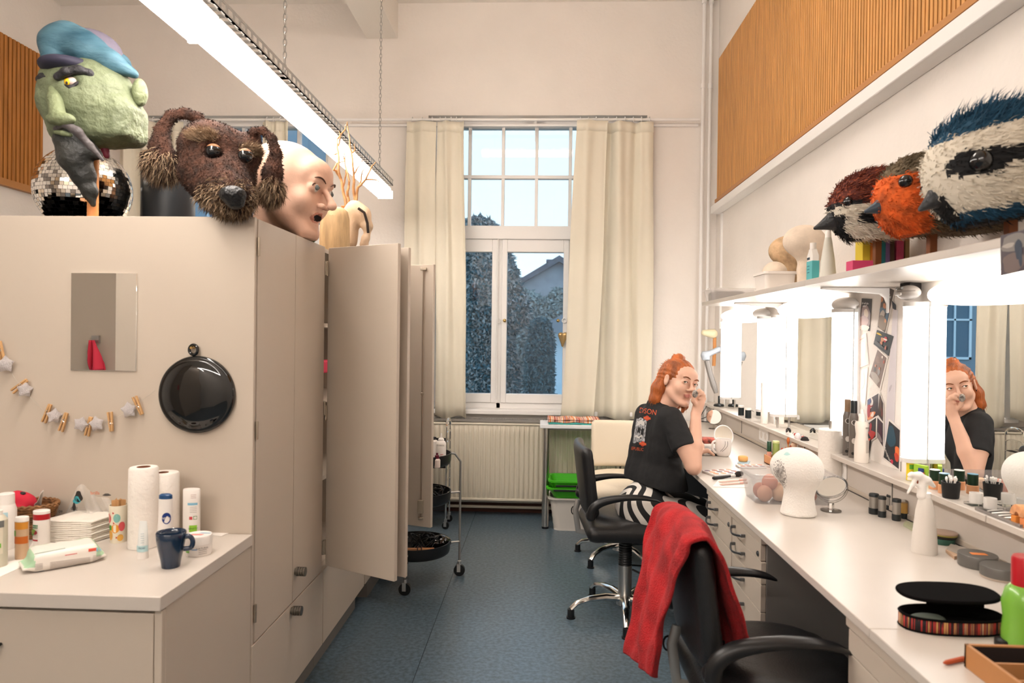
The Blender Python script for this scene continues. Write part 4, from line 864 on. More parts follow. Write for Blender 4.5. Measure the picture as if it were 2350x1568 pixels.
pxz=lambda P:(1242+P[:,0]/np.maximum(P[:,1],.1)*1600,771-(P[:,2]-1.37)/np.maximum(P[:,1],.1)*1600)
blades(mb,V,F,7000,.010,.0011,lambda P,r:r.choice([0,0,3,0],len(P)),seed=2,lean=(0,-.1,-.3))
mz=g(535,472,-.10)
near=lambda c,R:(lambda P:np.clip(1.25-np.linalg.norm((P-np.array(c))/np.array(R),axis=1),0,1))
blades(mb,V,F,3600,.032,.0011,lambda P,r:r.choice([1,2,1,3],len(P)),sel=lambda P:near(mz,(.12,.14,.07))(P)*(P[:,1]<Y0+.03),seed=3,lean=(0,-.3,-.75),jit=.5)
blades(mb,V,F,900,.03,.0010,lambda P,r:r.choice([1,2,1],len(P)),sel=near(g(478,322,-.04),(.045,.08,.022)),seed=4,lean=(-.5,-.4,.2))
blades(mb,V,F,800,.03,.0010,lambda P,r:r.choice([1,2,1],len(P)),sel=near(g(578,335,-.04),(.04,.08,.025)),seed=5,lean=(.6,-.4,.2))
obj('head',mb,[BR,TAN,TAN2,BR2],t,smooth=80)
EYB=mat('eye_ball_black',(.006,.006,.007),.12,coat=.5)
for nm,c,r in (('eye',g(490,348,-.085),17),('eye',g(563,358,-.095),16)):
    e=obj(nm,MB().sphere(c,r*u_,28,18),EYB,t); obj('eyelid',MB().lathe([(r*u_*1.03*math.cos(a),r*u_*1.03*math.sin(a)) for a in np.linspace(.55,1.5,7)],c,24),pm('8a5a38',.7),e)
part('nose',lambda s:s.ell(g(534,447,-.195),(29*u_,.03,19*u_),.006).ell(g(540,464,-.185),(20*u_,.024,16*u_),.01).ell(g(520,457,-.222),(7*u_,.008,6*u_),.004,-1).ell(g(551,459,-.222),(6*u_,.008,6*u_),.004,-1),mat('nose_leather',(.008,.008,.009),.3,bump=.8,bscale=80),.004,t)
def ear(pts,rs,tip,seed,lab):
    s=SDF()
    for i in range(len(pts)-1):
        a,b=pts[i],pts[i+1]; s.cone(a,b,rs[i]*u_,rs[i+1]*u_,.012)
    V,F=s.mesh(.006); V=relax(V,F,1); cy=Y0+.03; V[:,1]=cy+(V[:,1]-cy)*.8
    mb=MB(); mb.v=[tuple(v) for v in V.tolist()]; mb.f=[tuple(f) for f in F.tolist()]; mb.mi=[0]*len(mb.f)
    blades(mb,V,F,1600,.010,.0013,lambda P,r:r.choice([0,3,0],len(P)),seed=seed,lean=(0,-.1,-.3))
    blades(mb,V,F,2300,.045,.0011,lambda P,r:r.choice([0,1,2,1,3],len(P)),sel=near(tip[0],tip[1]),seed=seed+1,lean=(-.1,-.2,-1.),jit=.4)
    return obj('ear',mb,[BR,TAN,TAN2,BR2],t,smooth=80)
ear([g(470,296,.06),g(456,272,.05),g(424,260,.03),g(390,266,.01),g(371,296,0),g(364,335,-.01),g(370,368,-.01),g(376,385,-.01)],[13,13,12,13,17,25,35,26],(g(372,392,0),(.07,.10,.06)),21,'')
ear([g(572,318,.05),g(584,302,.04),g(604,300,.03),g(624,318,.02),g(632,352,.01),g(624,395,0),g(622,438,0)],[11,9,9,10,13,23,20],(g(626,448,0),(.04,.08,.05)),31,'')
# ---- generic human head in a local frame (x right, y forward, z up, metres for a .225 m head)
def head_sdf(s,T,sc=1.,nose=1.,k=.012,M=None,mouth=0,jaw=1.):
    def e(c,r,kk=k,op=1): s.ell(T(c),tuple(a*sc for a in r),kk*sc,op,R=M)
    def c(a,b,r1,r2,kk=k,op=1): s.cone(T(a),T(b),r1*sc,r2*sc,kk*sc,op)
    e((0,-.018,.033),(.072,.092,.078)); e((0,.022,-.022),(.057,.060,.078),.02)
    for q in (-1,1):
        c((q*.048,.0,-.042),(q*.020,.060,-.090),.020*jaw,.016*jaw,.025); e((q*.034,.058,-.022),(.022,.022,.026),.02)
    e((0,.070,-.092),(.020,.017,.015),.012); e((0,.058,.048),(.050,.034,.034),.02)
    c((-.032,.078,.028),(.032,.078,.028),.009,.009,.014)
    for q in (-1,1): e((q*.032,.096,.010),(.016,.013,.010),.010,-1)
    for q in (-1,1): e((q*.031,.074,.011),(.0145,.0125,.0125),.003)
    c((0,.084,.016),(0,.101*nose,-.018),.006,.0085,.008); e((0,.100*nose,-.022),(.0105,.011,.009),.005)
    for q in (-1,1): e((q*.0115,.092,-.0255),(.0065,.0095,.0065),.005)
    c((-.018,.078,-.0475),(0,.0885,-.0458),.0038,.0048,.005);c((.018,.078,-.0475),(0,.0885,-.0458),.0038,.0048,.005)
    c((-.015,.077,-.0545),(0,.0868,-.0568),.004,.0054,.005);c((.015,.077,-.0545),(0,.0868,-.0568),.004,.0054,.005)
    if mouth: e((0,.095,-.053),(.019,.022,.010),.002,-1)
    else: c((-.020,.086,-.0512),(.020,.086,-.0512),.0012,.0012,.002,-1)
    for q in (-1,1): e((q*.004,.101*nose+.002,-.0325),(.0022,.004,.002),.001,-1)
    for q in (-1,1): e((q*.075,-.004,.004),(.007,.017,.029),.004); e((q*.083,-.001,.008),(.006,.010,.018),.004,-1)
def face_axes(fwd,up):
    f=Vector(fwd).normalized(); uu=Vector(up); uu=(uu-f*uu.dot(f)).normalized(); r=f.cross(uu); return Matrix((r,f,uu)).transposed()
# ---- bald puppet head
YB_=2.62; cen=at(668,440,Y=YB_); sc=1.62
M3=face_axes((math.sin(math.radians(78)),-math.cos(math.radians(78)),-.16),(.22,0,1)); T=lambda p:cen+M3@(Vector(p)*sc)
t=thing('puppet_head','bald flesh-coloured puppet head with an open mouth','puppet head',(cen.x,cen.y,CT)); s=SDF()
head_sdf(s,T,sc,1.12,M=M3,mouth=1,jaw=1.15); s.ell(T((0,-.032,.043)),(.116,.137,.108),.03,R=M3); s.cone(T((0,-.03,-.06)),T((0,-.045,-.115)),.075,.07,.03)
V,F=s.mesh(.0038); V[:,2]=np.maximum(V[:,2],CT+.001); Vl=(V-np.array(cen))@np.array(M3)/sc
SK=mat('puppet_skin',(.70,.43,.31),.55,noise=.10,nscale=4,bump=.15,bscale=60); RIM=mat('puppet_lip',(.56,.24,.17),.5); DKM=pm('1b0c0b',.8)
fc=Vl[F].mean(1); mi=np.zeros(len(F),int); d=np.sqrt((fc[:,0]/.0215)**2+((fc[:,2]+.053)/.0130)**2); mi[(d<1)&(fc[:,1]>.06)]=1; d=np.sqrt((fc[:,0]/.0165)**2+((fc[:,2]+.053)/.0075)**2); mi[(d<1)&(fc[:,1]>.05)]=2
sobj('head',V,F,[SK,RIM,DKM],t,mi=mi)
for q in (-1,1):
    c=T((q*.031,.0775,.011)); e=obj('eye',MB().sphere(c,.0106*sc,24,14),pm('d8cfc4',.25),t); obj('iris',MB().sphere(c+(M3@Vector((q*.002,.0075,0)))*sc,.0062*sc,16,10),pm('59605f',.25),e)
    obj('eyebrow',MB().tube([T((q*(.012+.034*k/8),.0935-.010*(k/8)**2,.026+.009*math.sin(PI*k/8*.8))) for k in range(9)],[.0015+.003*math.sin(PI*(k+.5)/9.5) for k in range(9)],6,flat=.6),pm('5e4236',.8),t)
    obj('eyelid',MB().tube([T((q*.031+.015*math.cos(a),.0815,.012+.0085*math.sin(a))) for a in np.linspace(.15,PI-.15,9)],.0028,6),pm('5a3a30',.7),t)
b=at(640,520,Y=YB_+.05); obj('collar',MB().lathe([(.10,0),(.112,.012),(.105,.03),(.095,.03),(.09,.0)],(cen.x-.03,cen.y+.04,CT+.0005),40),mat('patterned_collar',(.20,.10,.03),.8,noise=.6,nscale=18,col2=(.03,.12,.05)),t)
# ---- carved log and root figure
Y1=3.05; p=at(768,560,Y=Y1); r=34*Y1/1600; h=at(770,478,Y=Y1).z
WD=mat('pale_carved_wood',(.52,.36,.19),.6,noise=.22,nscale=6,bump=.4,bscale=50,stretch=(6,6,1))
m=MB(); pr=[(.001,CT),(r*.98,CT),(r*1.02,CT+.05),(r*.98,h-.045),(r*.86,h-.015),(r*.6,h),(.001,h+.003)]; m.lathe(pr,(p.x,Y1,0),40)
obj('wig_block',m,WD,label='round carved wooden block at the far end of the cupboard top',cat='wooden block',loc=(p.x,Y1,CT),smooth=50)
Y2=3.20; g=plane(Y2); u_=Y2/1600
t=thing('root_figure','pale carved figure crowned with two bundles of bare twigs','sculpture',(at(825,560,Y=Y2).x,Y2,CT)); s=SDF()
s.path([g(800,490),g(815,482),g(832,492),g(842,520),g(844,548)],[14*u_,20*u_,17*u_,11*u_,6*u_],.02).cone(g(812,500),g(806,560),16*u_,12*u_,.02).cone(g(838,545),g(836,562),9*u_,10*u_,.01)
V,F=s.mesh(.006); V=V+normals(V,F)*(vnoise(V,50,9)*.003)[:,None]; V[:,2]=np.maximum(V[:,2],CT+.001); sobj('body',V,F,mat('pale_figure',(.60,.44,.30),.6,noise=.15,nscale=10,bump=.4,bscale=40),t)
obj('dark_cord',MB().tube([g(822,478,-.05),g(836,488,-.045),g(843,512,-.035),g(845,535,-.03)],.006,8),pm('2b2019',.8),t)
TW=mat('twig_wood',(.50,.27,.12),.7,noise=.25,nscale=20)
br=[[(794,472),(787,430),(778,395),(776,350),(773,320),(790,300),(795,285)],[(776,335),(782,315),(778,300)],[(787,430),(795,400),(789,360),(784,330)],[(782,410),(772,392),(766,390),(772,375),(790,370)],[(815,470),(812,430),(812,395),(806,350),(800,310),(797,280)],[(812,400),(822,385),(832,368)],[(815,470),(822,430),(840,412),(851,385),(862,372)],[(826,425),(832,395),(838,378)],[(840,412),(858,412),(868,415),(878,430)],[(806,352),(815,345),(812,330)],[(776,352),(768,355),(757,347)],[(800,470),(798,440),(802,415),(793,385),(790,350)]]
for b in br:
    n_=len(b); pts=[]; 
    for i in range(n_-1):
        for q in range(3): f=q/3; pts.append(g(b[i][0]*(1-f)+b[i+1][0]*f+math.sin(i*5+q*2.1)*.9,b[i][1]*(1-f)+b[i+1][1]*f,.03*math.sin(i*1.3+b[0][0]*.01)))
    pts.append(g(*b[-1],.0)); K=len(pts); r0=.0075 if n_>4 else .0045
    obj('twig',MB().tube(pts,[r0*(1-.72*k/(K-1)) for k in range(K)],7),TW,t,smooth=60)
for c in ((793,472),(817,476)): obj('binding',MB().tube([g(c[0]+9*math.cos(a),c[1]+a*.35,.014*math.sin(a)) for a in np.linspace(0,PI*10,60)],.003,5),pm('a8632f',.8),t)
# ---------------------------------------------------------------- furry bird heads on the shelf
def bird(lab,Yc,px,py,R,fwd,colf,mats,beakc,beak,eyes,eyeR,stand,crest=None,L=.022,n=7000,wd=.0016,lean=None,sq=(1,1,1),beakmat=None,base=None,seedn=1):
    c=at(px,py,Y=Yc); f=Vector(fwd).normalized(); up=Vector((0,0,1)); M=face_axes(f,up); TT=lambda p:c+M@Vector(p)
    t=thing('bird_mask',lab,'mask',(c.x,c.y,ZS)); s=SDF()
    s.ell(c,(R*sq[0],R*sq[1],R*sq[2]),.02,R=M)
    for a,b,r1,r2 in (base or []): s.cone(TT(a),TT(b),r1,r2,.04)
    V,F=s.mesh(.007); P=(V-np.array(c))@np.array(M); cut=-R*sq[2]*.86
    k=P[:,2]<cut; P[k,2]=cut; V=P@np.array(M).T+np.array(c)
    loc=lambda Q:(Q-np.array(c))@np.array(M)
    mb=MB(); mb.v=[tuple(v) for v in V.tolist()]; mb.f=[tuple(q) for q in F.tolist()]; fc=V[F].mean(1); mb.mi=[int(i) for i in colf(loc(fc)/R)]
    ln=lambda Q:(lambda w:w)(np.array([(M@Vector((0,-1.,-.15)))[:] for _ in range(len(Q))])) if lean is None else lean(Q)
    blades(mb,V,F,n,L,wd,lambda Q,r:colf(loc(Q)/R+r.normal(0,.03,(len(Q),3))),lean=ln,seed=seedn,jit=.35,sel=lambda Q:(loc(Q)[:,2]>cut+.004).astype(float)+.02)
    if crest: crest(mb,V,F,loc,R,c,M)
    obj('head',mb,mats,t,smooth=80)
    b0,b1,w0,h0=beak; s=SDF(); s.cone(TT(b0),TT(b1),w0,.004,.01); s.cone(TT(Vector(b0)+Vector((0,0,-h0))),TT(b1),w0*.75,.003,.012); V2,F2=s.mesh(.004)
    sobj('beak',V2,F2,beakmat or mat('beak_horn',(.022,.024,.028),.35,bump=.6,bscale=60),t)
    for e in eyes: obj('eye',MB().sphere(TT(e),eyeR,24,16),EYB,t)
    sx_,sy_=stand; bp=Vector((c.x+sx_,c.y+sy_,ZS))
    obj('stand_post',MB().cbox((bp.x,bp.y,(ZS+.012+c.z+cut)/2+.01),(.022,.022,c.z+cut-ZS+.02)),pm('7a4520',.6),t,bevel=.002)
    obj('stand_base',MB().cbox((bp.x,bp.y,ZS+.007),(.13,.16,.013)),pm('b9783e',.55),t,bevel=.004)
    return t
# sparrow: russet cap, cream cheek with black bar, black bib
def spc(p):
    x,y,z=p[:,0],p[:,1],p[:,2]; o=np.zeros(len(p),int); o[z<.02]=1; ch=(z<.02)&(z>-1.2); 
    bar=(np.abs(z+.38-.1*(y-.2))<.13)&(y<.52)&(y>-.7)&(np.abs(x)>.3); o[bar]=2; o[(y>.78)&(z<-.2)]=2; o[(z<-.1)&(z>-1)&(np.abs(x)<.28)&(y>.2)]=2; o[(z>=.0)&(z<.12)&(y>.4)]=2
    return o
RUS=mat('russet_fur',(.10,.018,.010),.85); RUS2=mat('russet_fur_light',(.26,.055,.02),.85); CRF=mat('cream_fur',(.66,.60,.50),.9); BKF=mat('black_fur',(.008,.008,.009),.85)
def spcr(p):
    o=spc(p); r=np.random.default_rng(len(p)); o[(o==0)&(r.random(len(p))<.25)]=3; return o
bird('sparrow mask with a russet cap and cream cheek, leftmost bird head on the shelf',2.46,1994,478,.125,(-1,.12,-.05),spcr,[RUS,CRF,BKF,RUS2],None,((0,.115,-.03),(0,.178,-.058),.030,.018),[(-.072,.085,.014),(.072,.085,.014)],.019,(.03,.0),L=.036,n=8000,sq=(.9,1.05,1.0),base=[((0,-.05,.02),(0,-.12,.01),.10,.10)],seedn=11)
def rbc(p):
    x,y,z=p[:,0],p[:,1],p[:,2]; o=np.zeros(len(p),int); f=y+.25*np.maximum(0,-z-.1)*1.6; o[(f>.38)&(z<.46)]=1; r=np.random.default_rng(len(p)); o[(o==0)&(r.random(len(p))<.3)]=2; return o
OLV=mat('olive_fur',(.115,.085,.05),.95,noise=.3,nscale=20); ORF=mat('orange_fur',(.62,.11,.018),.9,noise=.4,nscale=30); OLV2=mat('olive_fur_light',(.18,.135,.085),.95)
bird('robin mask with an orange face, middle bird head on the shelf',2.10,2112,455,.128,(-1,-.02,-.04),rbc,[OLV,ORF,OLV2],None,((0,.112,-.015),(0,.158,-.034),.022,.012),[(-.078,.083,.034),(.078,.083,.034)],.0195,(.035,.0),L=.024,n=10000,sq=(.9,1.0,.98),beakmat=pm('33414f',.4),base=[((0,-.04,.0),(0,-.14,-.03),.10,.10)],seedn=12)
def btc(p):
    x,y,z=p[:,0],p[:,1],p[:,2]; o=np.ones(len(p),int); st=z-(.12-.22*y*.3)
    cap=(z>.62-.10*y); o[cap]=0; line=(np.abs(z-.12+.05*y)<.115)&(y<.95); o[line]=2; o[(z<-.78)]=2; o[(y<-.2)&(np.abs(z-.1)<.2)]=2; o[(z<-.62)&(z>-.78)]=0; o[(y<-.75)&(z<.5)]=0
    o[(np.abs(y-.60)<.26)&(np.abs(z-.08)<.19)&(np.abs(x)>.3)]=2; o[(y>.7)&(z<-.3)&(np.abs(x)<.22)]=2
    return o
BLF=mat('blue_fur',(.010,.055,.105),.9)
def tc(mb,V,F,loc,R,c,M): blades(mb,V,F,900,.05,.0018,lambda Q,r:np.zeros(len(Q),int),sel=lambda Q:(loc(Q)[:,2]>.6*R)*1.,lean=np.array((M@Vector((0,-.9,.7)))[:]),seed=77)
bird('blue tit mask with striped face, rightmost and largest bird head',1.74,2278,392,.150,(-1,.0,-.16),btc,[BLF,CRF,BKF],None,((0,.132,-.035),(0,.182,-.066),.028,.014),[(-.100,.088,.012),(.100,.088,.012)],.025,(.045,.0),crest=tc,L=.024,n=11000,sq=(.86,1.05,.98),base=[((0,-.04,.03),(0,-.16,.05),.11,.10)],seedn=13)
# ---------------------------------------------------------------- the seated woman
SKIN=mat('skin',(.70,.42,.305),.5,noise=.05,nscale=6,sss=.08); LIPS=mat('lips',(.50,.19,.15),.4); HAIR=mat('red_hair',(.42,.105,.018),.45,noise=.45,nscale=26,stretch=(1,1,.18),bump=.7,bscale=150,sheen=.1)
SHIRT=mat('black_jersey',(.011,.011,.012),.85,bump=.2,bscale=30)
A=lambda px,py,Y:at(px,py,Y=Y)
hc=A(1558,881,3.42); vd=Vector((.2,.98,0)); ir=Vector((.98,-.2,0)); yw=math.radians(39)
fw=-vd*math.cos(yw)+ir*math.sin(yw)+Vector((0,0,-.03)); upv=Vector((0,0,1))*math.cos(math.radians(17))+ir*math.sin(math.radians(17))
HM3=face_axes(fw,upv); HT=lambda p:hc+HM3@Vector(p)
B=dict(pel=A(1483,1160,3.49),wst=A(1494,1095,3.50),chs=A(1508,1010,3.50),nck=A(1514,938,3.46),shR=A(1540,962,3.33),shL=A(1482,952,3.60),elR=A(1592,1058,3.22),wrR=A(1597,950,3.33),
 hpR=A(1474,1172,3.37),hpL=A(1474,1160,3.56),knR=A(1645,1205,3.44),knL=A(1645,1180,3.76),elL=A(1600,1040,3.72),haL=A(1604,1012,3.66))
B['elR'].z=.783; B['elL'].z=.80; B['haL'].z=.785
t=thing('person','woman with ginger hair, black T-shirt and wavy black-and-white trousers doing her make-up','person',(B['pel'].x,B['pel'].y,.48))
s=SDF(); head_sdf(s,HT,1.0,1.0,M=HM3,jaw=.85)
s.cone(HT((0,-.030,-.05)),B['nck'],.047,.052,.02).cone(HT((0,-.010,-.06)),B['nck']+Vector((.02,-.01,.0)),.042,.05,.02)
s.cone(B['nck'],B['chs'],.045,.07,.03).cone(B['chs'],B['pel'],.06,.075,.03).cone(B['shR'],B['shL'],.036,.036,.02)
s.path([B['shR'],(B['shR']+B['elR'])/2+Vector((.0,-.012,0)),B['elR']],[.046,.042,.034],.015)
s.path([B['elR'],B['elR']*.62+B['wrR']*.38,B['wrR']],[.034,.036,.0225],.012)
s.path([B['shL'],B['elL'],B['haL']],[.044,.034,.024],.015)
for h,k in (('hpR','knR'),('hpL','knL')):
    K=B[k]; ft=Vector((K.x-.02,K.y+.0,.06)); s.path([B[h],K,Vector((K.x+.01,K.y,.28)),ft],[.078,.058,.048,.035],.03); s.cone(ft+Vector((-.03,0,-.02)),ft+Vector((.14,.02,-.03)),.032,.022,.02)
# right hand holding the sponge to the cheek
H=lambda px,py,Y:A(px,py,Y); hk=.007
wr=B['wrR']; pc=H(1604,925,3.335)
s.path([wr,H(1601,937,3.335),pc],[.0215,.023,.025],.012).cone(pc,H(1609,915,3.325),.0235,.016,.01).cone(pc,H(1600,918,3.345),.021,.014,.01)
fings=[[(1612,916,3.325),(1612,902,3.312),(1605,896,3.305),(1598,900,3.300)],[(1613,921,3.335),(1615,908,3.318),(1608,903,3.306),(1600,908,3.300)],[(1612,927,3.345),(1616,915,3.33),(1610,911,3.318),(1603,915,3.31)],[(1610,932,3.352),(1613,922,3.345),(1608,918,3.335),(1603,921,3.325)]]
for i,f in enumerate(fings):
    r=[.0098,.0092,.0082,.0068] if i<3 else [.0085,.008,.0072,.006]; s.path([H(*q) for q in f],r,.003)
s.path([H(1598,932,3.325),H(1591,920,3.308),H(1591,908,3.300)],[.0125,.0105,.008],.005)
# left hand on the table
lh=B['haL']
for i in range(4):
    a=lh+Vector((.01+.0*i,-.018+.013*i,.0)); s.path([a,a+Vector((.035,-.012,.008)),a+Vector((.055,-.03,-.008))],[.0095,.009,.0072],.003)
s.cone(lh,lh+Vector((.0,-.035,.0)),.02,.009,.01)
V,F=s.mesh(.0038); V=relax(V,F,1,.4)
Vl=(V-np.array(hc))@np.array(HM3); fc=Vl[F].mean(1); mi=np.zeros(len(F),int)
lp=((fc[:,0]/.0205)**2+((fc[:,2]+.0512)/.0090)**2<1)&(fc[:,1]>.068)&(fc[:,1]<.0985)&(np.abs(fc[:,2]+.0512)<.0100-.26*np.abs(fc[:,0])); mi[lp]=1
sobj('body',V,F,[SKIN,LIPS],t,mi=mi)
EW=pm('e8e2dc',.25); IR=pm('5b6650',.2); BROW=pm('7a4424',.8); LASH=pm('1c1210',.6)
for q in (-1,1):
    c=HT((q*.0305,.0755,.0105)); e=obj('eye',MB().sphere(c,.0112,20,12),EW,t)
    look=(-hc).normalized() if False else (CAM-hc).normalized(); l_=HM3.transposed()@look; l_=Vector((l_.x*.6,max(l_.y,.6),l_.z-.05)).normalized(); obj('iris',MB().sphere(c+(HM3@l_)*.0066,.0056,14,8),IR,e); obj('pupil',MB().sphere(c+(HM3@l_)*.0100,.0026,10,6),LASH,e)
    arc=lambda r,dz,a0,a1,y:[HT((q*.0305+r*1.12*math.cos(a),y-.0035*abs(math.cos(a))**2-.002,.0105+dz+r*.62*math.sin(a))) for a in np.linspace(a0,a1,9)]
    obj('upper_lid',MB().tube(arc(.0112,-.0006,.1,PI-.1,.0878),[.0018]+[.0034]*7+[.0018],6),SKIN,t); obj('lash_line',MB().tube(arc(.0106,-.0034,.15,PI-.15,.0900),.0010,5),LASH,t)
    obj('lower_lid',MB().tube(arc(.0108,-.001,PI+.25,2*PI-.25,.0865),.0018,6),SKIN,t)
    obj('eyebrow',MB().tube([HT((q*(.012+.036*k/8),.0925-.013*(k/8)**2,.0285+.007*math.sin(PI*k/8*.85)-.002)) for k in range(9)],[.0012+.0022*math.sin(PI*(k+.6)/9.5) for k in range(9)],6),BROW,t)
obj('earring',MB().sphere(HT((.074,-.002,-.027)),.003,10,6),LASH,t)
s=SDF(); s.ell(HT((0,-.028,.040)),(.081,.098,.084),.01,R=HM3)
s.ell(HT((0,.095,-.018)),(.068,.078,.086),.006,-1,R=HM3)
for q in (-1,1): s.ell(HT((q*.085,.022,-.015)),(.028,.030,.036),.008,-1,R=HM3)
s.path([HT((.052,-.055,.02)),HT((.070,-.058,-.045)),HT((.070,-.060,-.10)),HT((.056,-.050,-.128))],[.034,.031,.028,.014],.02)
s.path([HT((.0,-.085,.0)),HT((.01,-.090,-.06)),HT((.02,-.080,-.115))],[.045,.042,.024],.02)
s.path([HT((-.062,-.030,.02)),HT((-.070,-.015,-.05)),HT((-.055,.012,-.10)),HT((-.040,.022,-.128))],[.022,.018,.014,.007],.012)
s.path([HT((-.045,-.06,.0)),HT((-.055,-.05,-.08)),HT((-.045,-.035,-.12))],[.035,.028,.012],.02)
s.ell(HT((.004,-.030,.128)),(.026,.024,.018),.006,R=HM3).ell(HT((.020,-.045,.122)),(.018,.020,.018),.006,R=HM3).cone(HT((.024,-.05,.125)),HT((.030,-.052,.145)),.006,.002,.004)
V,F=s.mesh(.0042); Q=(V-np.array(hc))@np.array(HM3); N=normals(V,F)
ang=np.arctan2(Q[:,0],Q[:,2]-.0+.02); st=np.where(Q[:,2]>.0,np.sin(ang*34+Q[:,1]*30),np.sin(np.arctan2(Q[:,1]+.03,Q[:,0])*26)); V=V+N*(st*.0016)[:,None]
hb=MB(); hb.v=[tuple(v) for v in V.tolist()]; hb.f=[tuple(f) for f in F.tolist()]; hb.mi=[0]*len(hb.f)
HAIR2=mat('red_hair_light',(.60,.20,.045),.45)
blades(hb,V,F,1300,.022,.0008,lambda P,r:r.integers(0,2,len(P)),lean=lambda P:np.where((((P-np.array(hc))@np.array(HM3))[:,2]>.02)[:,None],np.array((HM3@Vector((0,-3.2,.2)))[:]),np.array([0,0,-3.4])),jit=.12,seed=8)
obj('hair',hb,[HAIR,HAIR2],t,smooth=80)
# T-shirt
s=SDF()
def bar(a,b,r,k=.05): s.cone(A(*a),A(*b),r,r,k)
bar((1484,950,3.57),(1532,958,3.36),.052); bar((1482,985,3.57),(1530,992,3.37),.070); bar((1478,1030,3.57),(1530,1035,3.38),.076); bar((1472,1075,3.56),(1530,1085,3.39),.080); bar((1470,1110,3.56),(1533,1120,3.39),.082); bar((1500,1120,3.50),(1540,1128,3.42),.075)
s.cone(B['nck']+Vector((-.0,.0,-.015)),B['chs'],.062,.09,.04); s.cone(B['nck']+Vector((-.008,.0,.012)),B['nck']+Vector((-.01,0,-.03)),.056,.062,.012)
s.path([B['shR']+Vector((0,0,.004)),(B['shR']*.42+B['elR']*.58)],[.054,.060],.02); s.path([B['shL'],B['shL']*.4+B['elL']*.6],[.053,.058],.02)
s.cone(HT((0,-.03,-.06)),B['nck']+Vector((.012,0,.035)),.042,.046,.006,-1)
hz=.655; s.rbox((.5,3.46,hz-.3),(.6,.6,.3),.005,.004,-1,R=Matrix.Rotation(math.radians(6),3,'Y'))
e=B['elR']; a0=B['shR']*.42+B['elR']*.58; dd=(e-B['shR']).normalized(); R_=Matrix.Identity(3); q_=dd.to_track_quat('Z','Y').to_matrix(); s.rbox(a0+dd*.085,(.10,.10,.075),.004,.004,-1,R=q_)
V,F=s.mesh(.0055); V=relax(V,F,1); fold=vnoise(V*np.array([1,1,.55]),42,12)*.0035+vnoise(V,90,3)*.0009; V=V+normals(V,F)*fold[:,None]
sh=sobj('t_shirt',V,F,SHIRT,t)
bv=bvhtree.BVHTree.FromPolygons([Vector(v) for v in V.tolist()],[tuple(f) for f in F.tolist()])
def ray(px,py,off=.0018,bvh=None):
    B_=bvh or bv; d=(at(px,py,Y=3.)-CAM).normalized(); h=B_.ray_cast(CAM,d)
    if h[0]: return h[0]-d*off
    c=B_.find_nearest(at(px,py,Y=2.))[0]; q=at(px,py,Y=c.y); return B_.find_nearest(q)[0]-d*off
ORG=pm('c9562f',.7); GRY=mat('print_grey',(.30,.30,.31),.8,noise=.9,nscale=90); WHT=pm('c9c6c2',.8)
def decal(nm,txt,px,py,size,deg,mt,squash=.85):
    mb=MB(); a=math.radians(deg); vs,fs=textmesh(txt,size); mb.add([ray(px+(v.x*squash*math.cos(a)+v.y*math.sin(a)),py+(v.x*squash*math.sin(a)-v.y*math.cos(a))) for v in vs],fs); return obj(nm,mb,mt,sh,smooth=0)
decal('print_lettering','DSON',1487,945,17,9,ORG); decal('print_lettering','EPUBLIC',1463,1031,10.5,6,ORG,.72)
def patch(nm,fn,mt,nu=14,nv=18,off=.0014): return obj(nm,MB().grid(lambda u,v:ray(*fn(u,v),off),nu,nv),mt,sh,smooth=0)
patch('print_picture',lambda u,v:(1461-9*v+24*u+3*v*u,960+56*v+1.5*math.sin(u*12)),GRY)
for k,(u0,v0,u1,v1) in enumerate(((.1,.1,.8,.28),(.25,.38,.55,.6),(.62,.42,.9,.7),(.1,.72,.8,.8))): patch('print_highlight',lambda u,v:(1461-9*(v0+(v1-v0)*v)+24*(u0+(u1-u0)*u),960+56*(v0+(v1-v0)*v)+2*math.sin(u*9+k)),WHT if k in(0,3) else pm('1e1e20',.8),8,6,.0022)
for cx0,cy0 in ((1485,960),(1475,1019)):
    patch('print_badge',lambda u,v:(cx0+(u-.5)*9,cy0+(v-.5)*13*(1-.8*abs(u-.5))),pm('b8412c',.7),8,8,.0024); patch('print_badge',lambda u,v:(cx0+(u-.5)*16,cy0+(v-.5)*5+(u-.5)*2),ORG,10,4,.0028)
# trousers
TRM=mat('wavy_trousers',(.72,.68,.63),.8); n=TRM.node_tree; tc_=n.nodes.new('ShaderNodeTexCoord'); mp_=n.nodes.new('ShaderNodeMapping'); wv=n.nodes.new('ShaderNodeTexWave'); rr=n.nodes.new('ShaderNodeValToRGB')
mp_.inputs['Rotation'].default_value=(0,.5,.25); wv.inputs['Scale'].default_value=3.7; wv.inputs['Distortion'].default_value=11.0; wv.inputs['Detail'].default_value=0; wv.inputs['Detail Scale'].default_value=1.3
n.links.new(tc_.outputs['Object'],mp_.inputs[0]); n.links.new(mp_.outputs[0],wv.inputs[0]); n.links.new(wv.outputs[0],rr.inputs[0]); n.links.new(rr.outputs[0],n.nodes['Principled BSDF'].inputs[0])
rr.color_ramp.interpolation='CONSTANT'; rr.color_ramp.elements[0].color=(.012,.012,.013,1); rr.color_ramp.elements[1].position=.47; rr.color_ramp.elements[1].color=(.70,.66,.61,1)
s=SDF(); s.cone(B['wst']+Vector((0,0,-.05)),B['pel'],.085,.13,.04).cone(A(1466,1175,3.50),A(1472,1180,3.40),.112,.112,.05).cone(B['hpR'],B['hpL'],.105,.105,.04)
for h,k in (('hpR','knR'),('hpL','knL')):
    K=B[k]; s.path([B[h],(B[h]+K)/2,K,Vector((K.x+.01,K.y,.28)),Vector((K.x-.0,K.y,.10))],[.095,.086,.070,.064,.060],.03)
s.rbox((.5,3.46,.479-.2),(.16,.5,.2),.01,.015,-1)
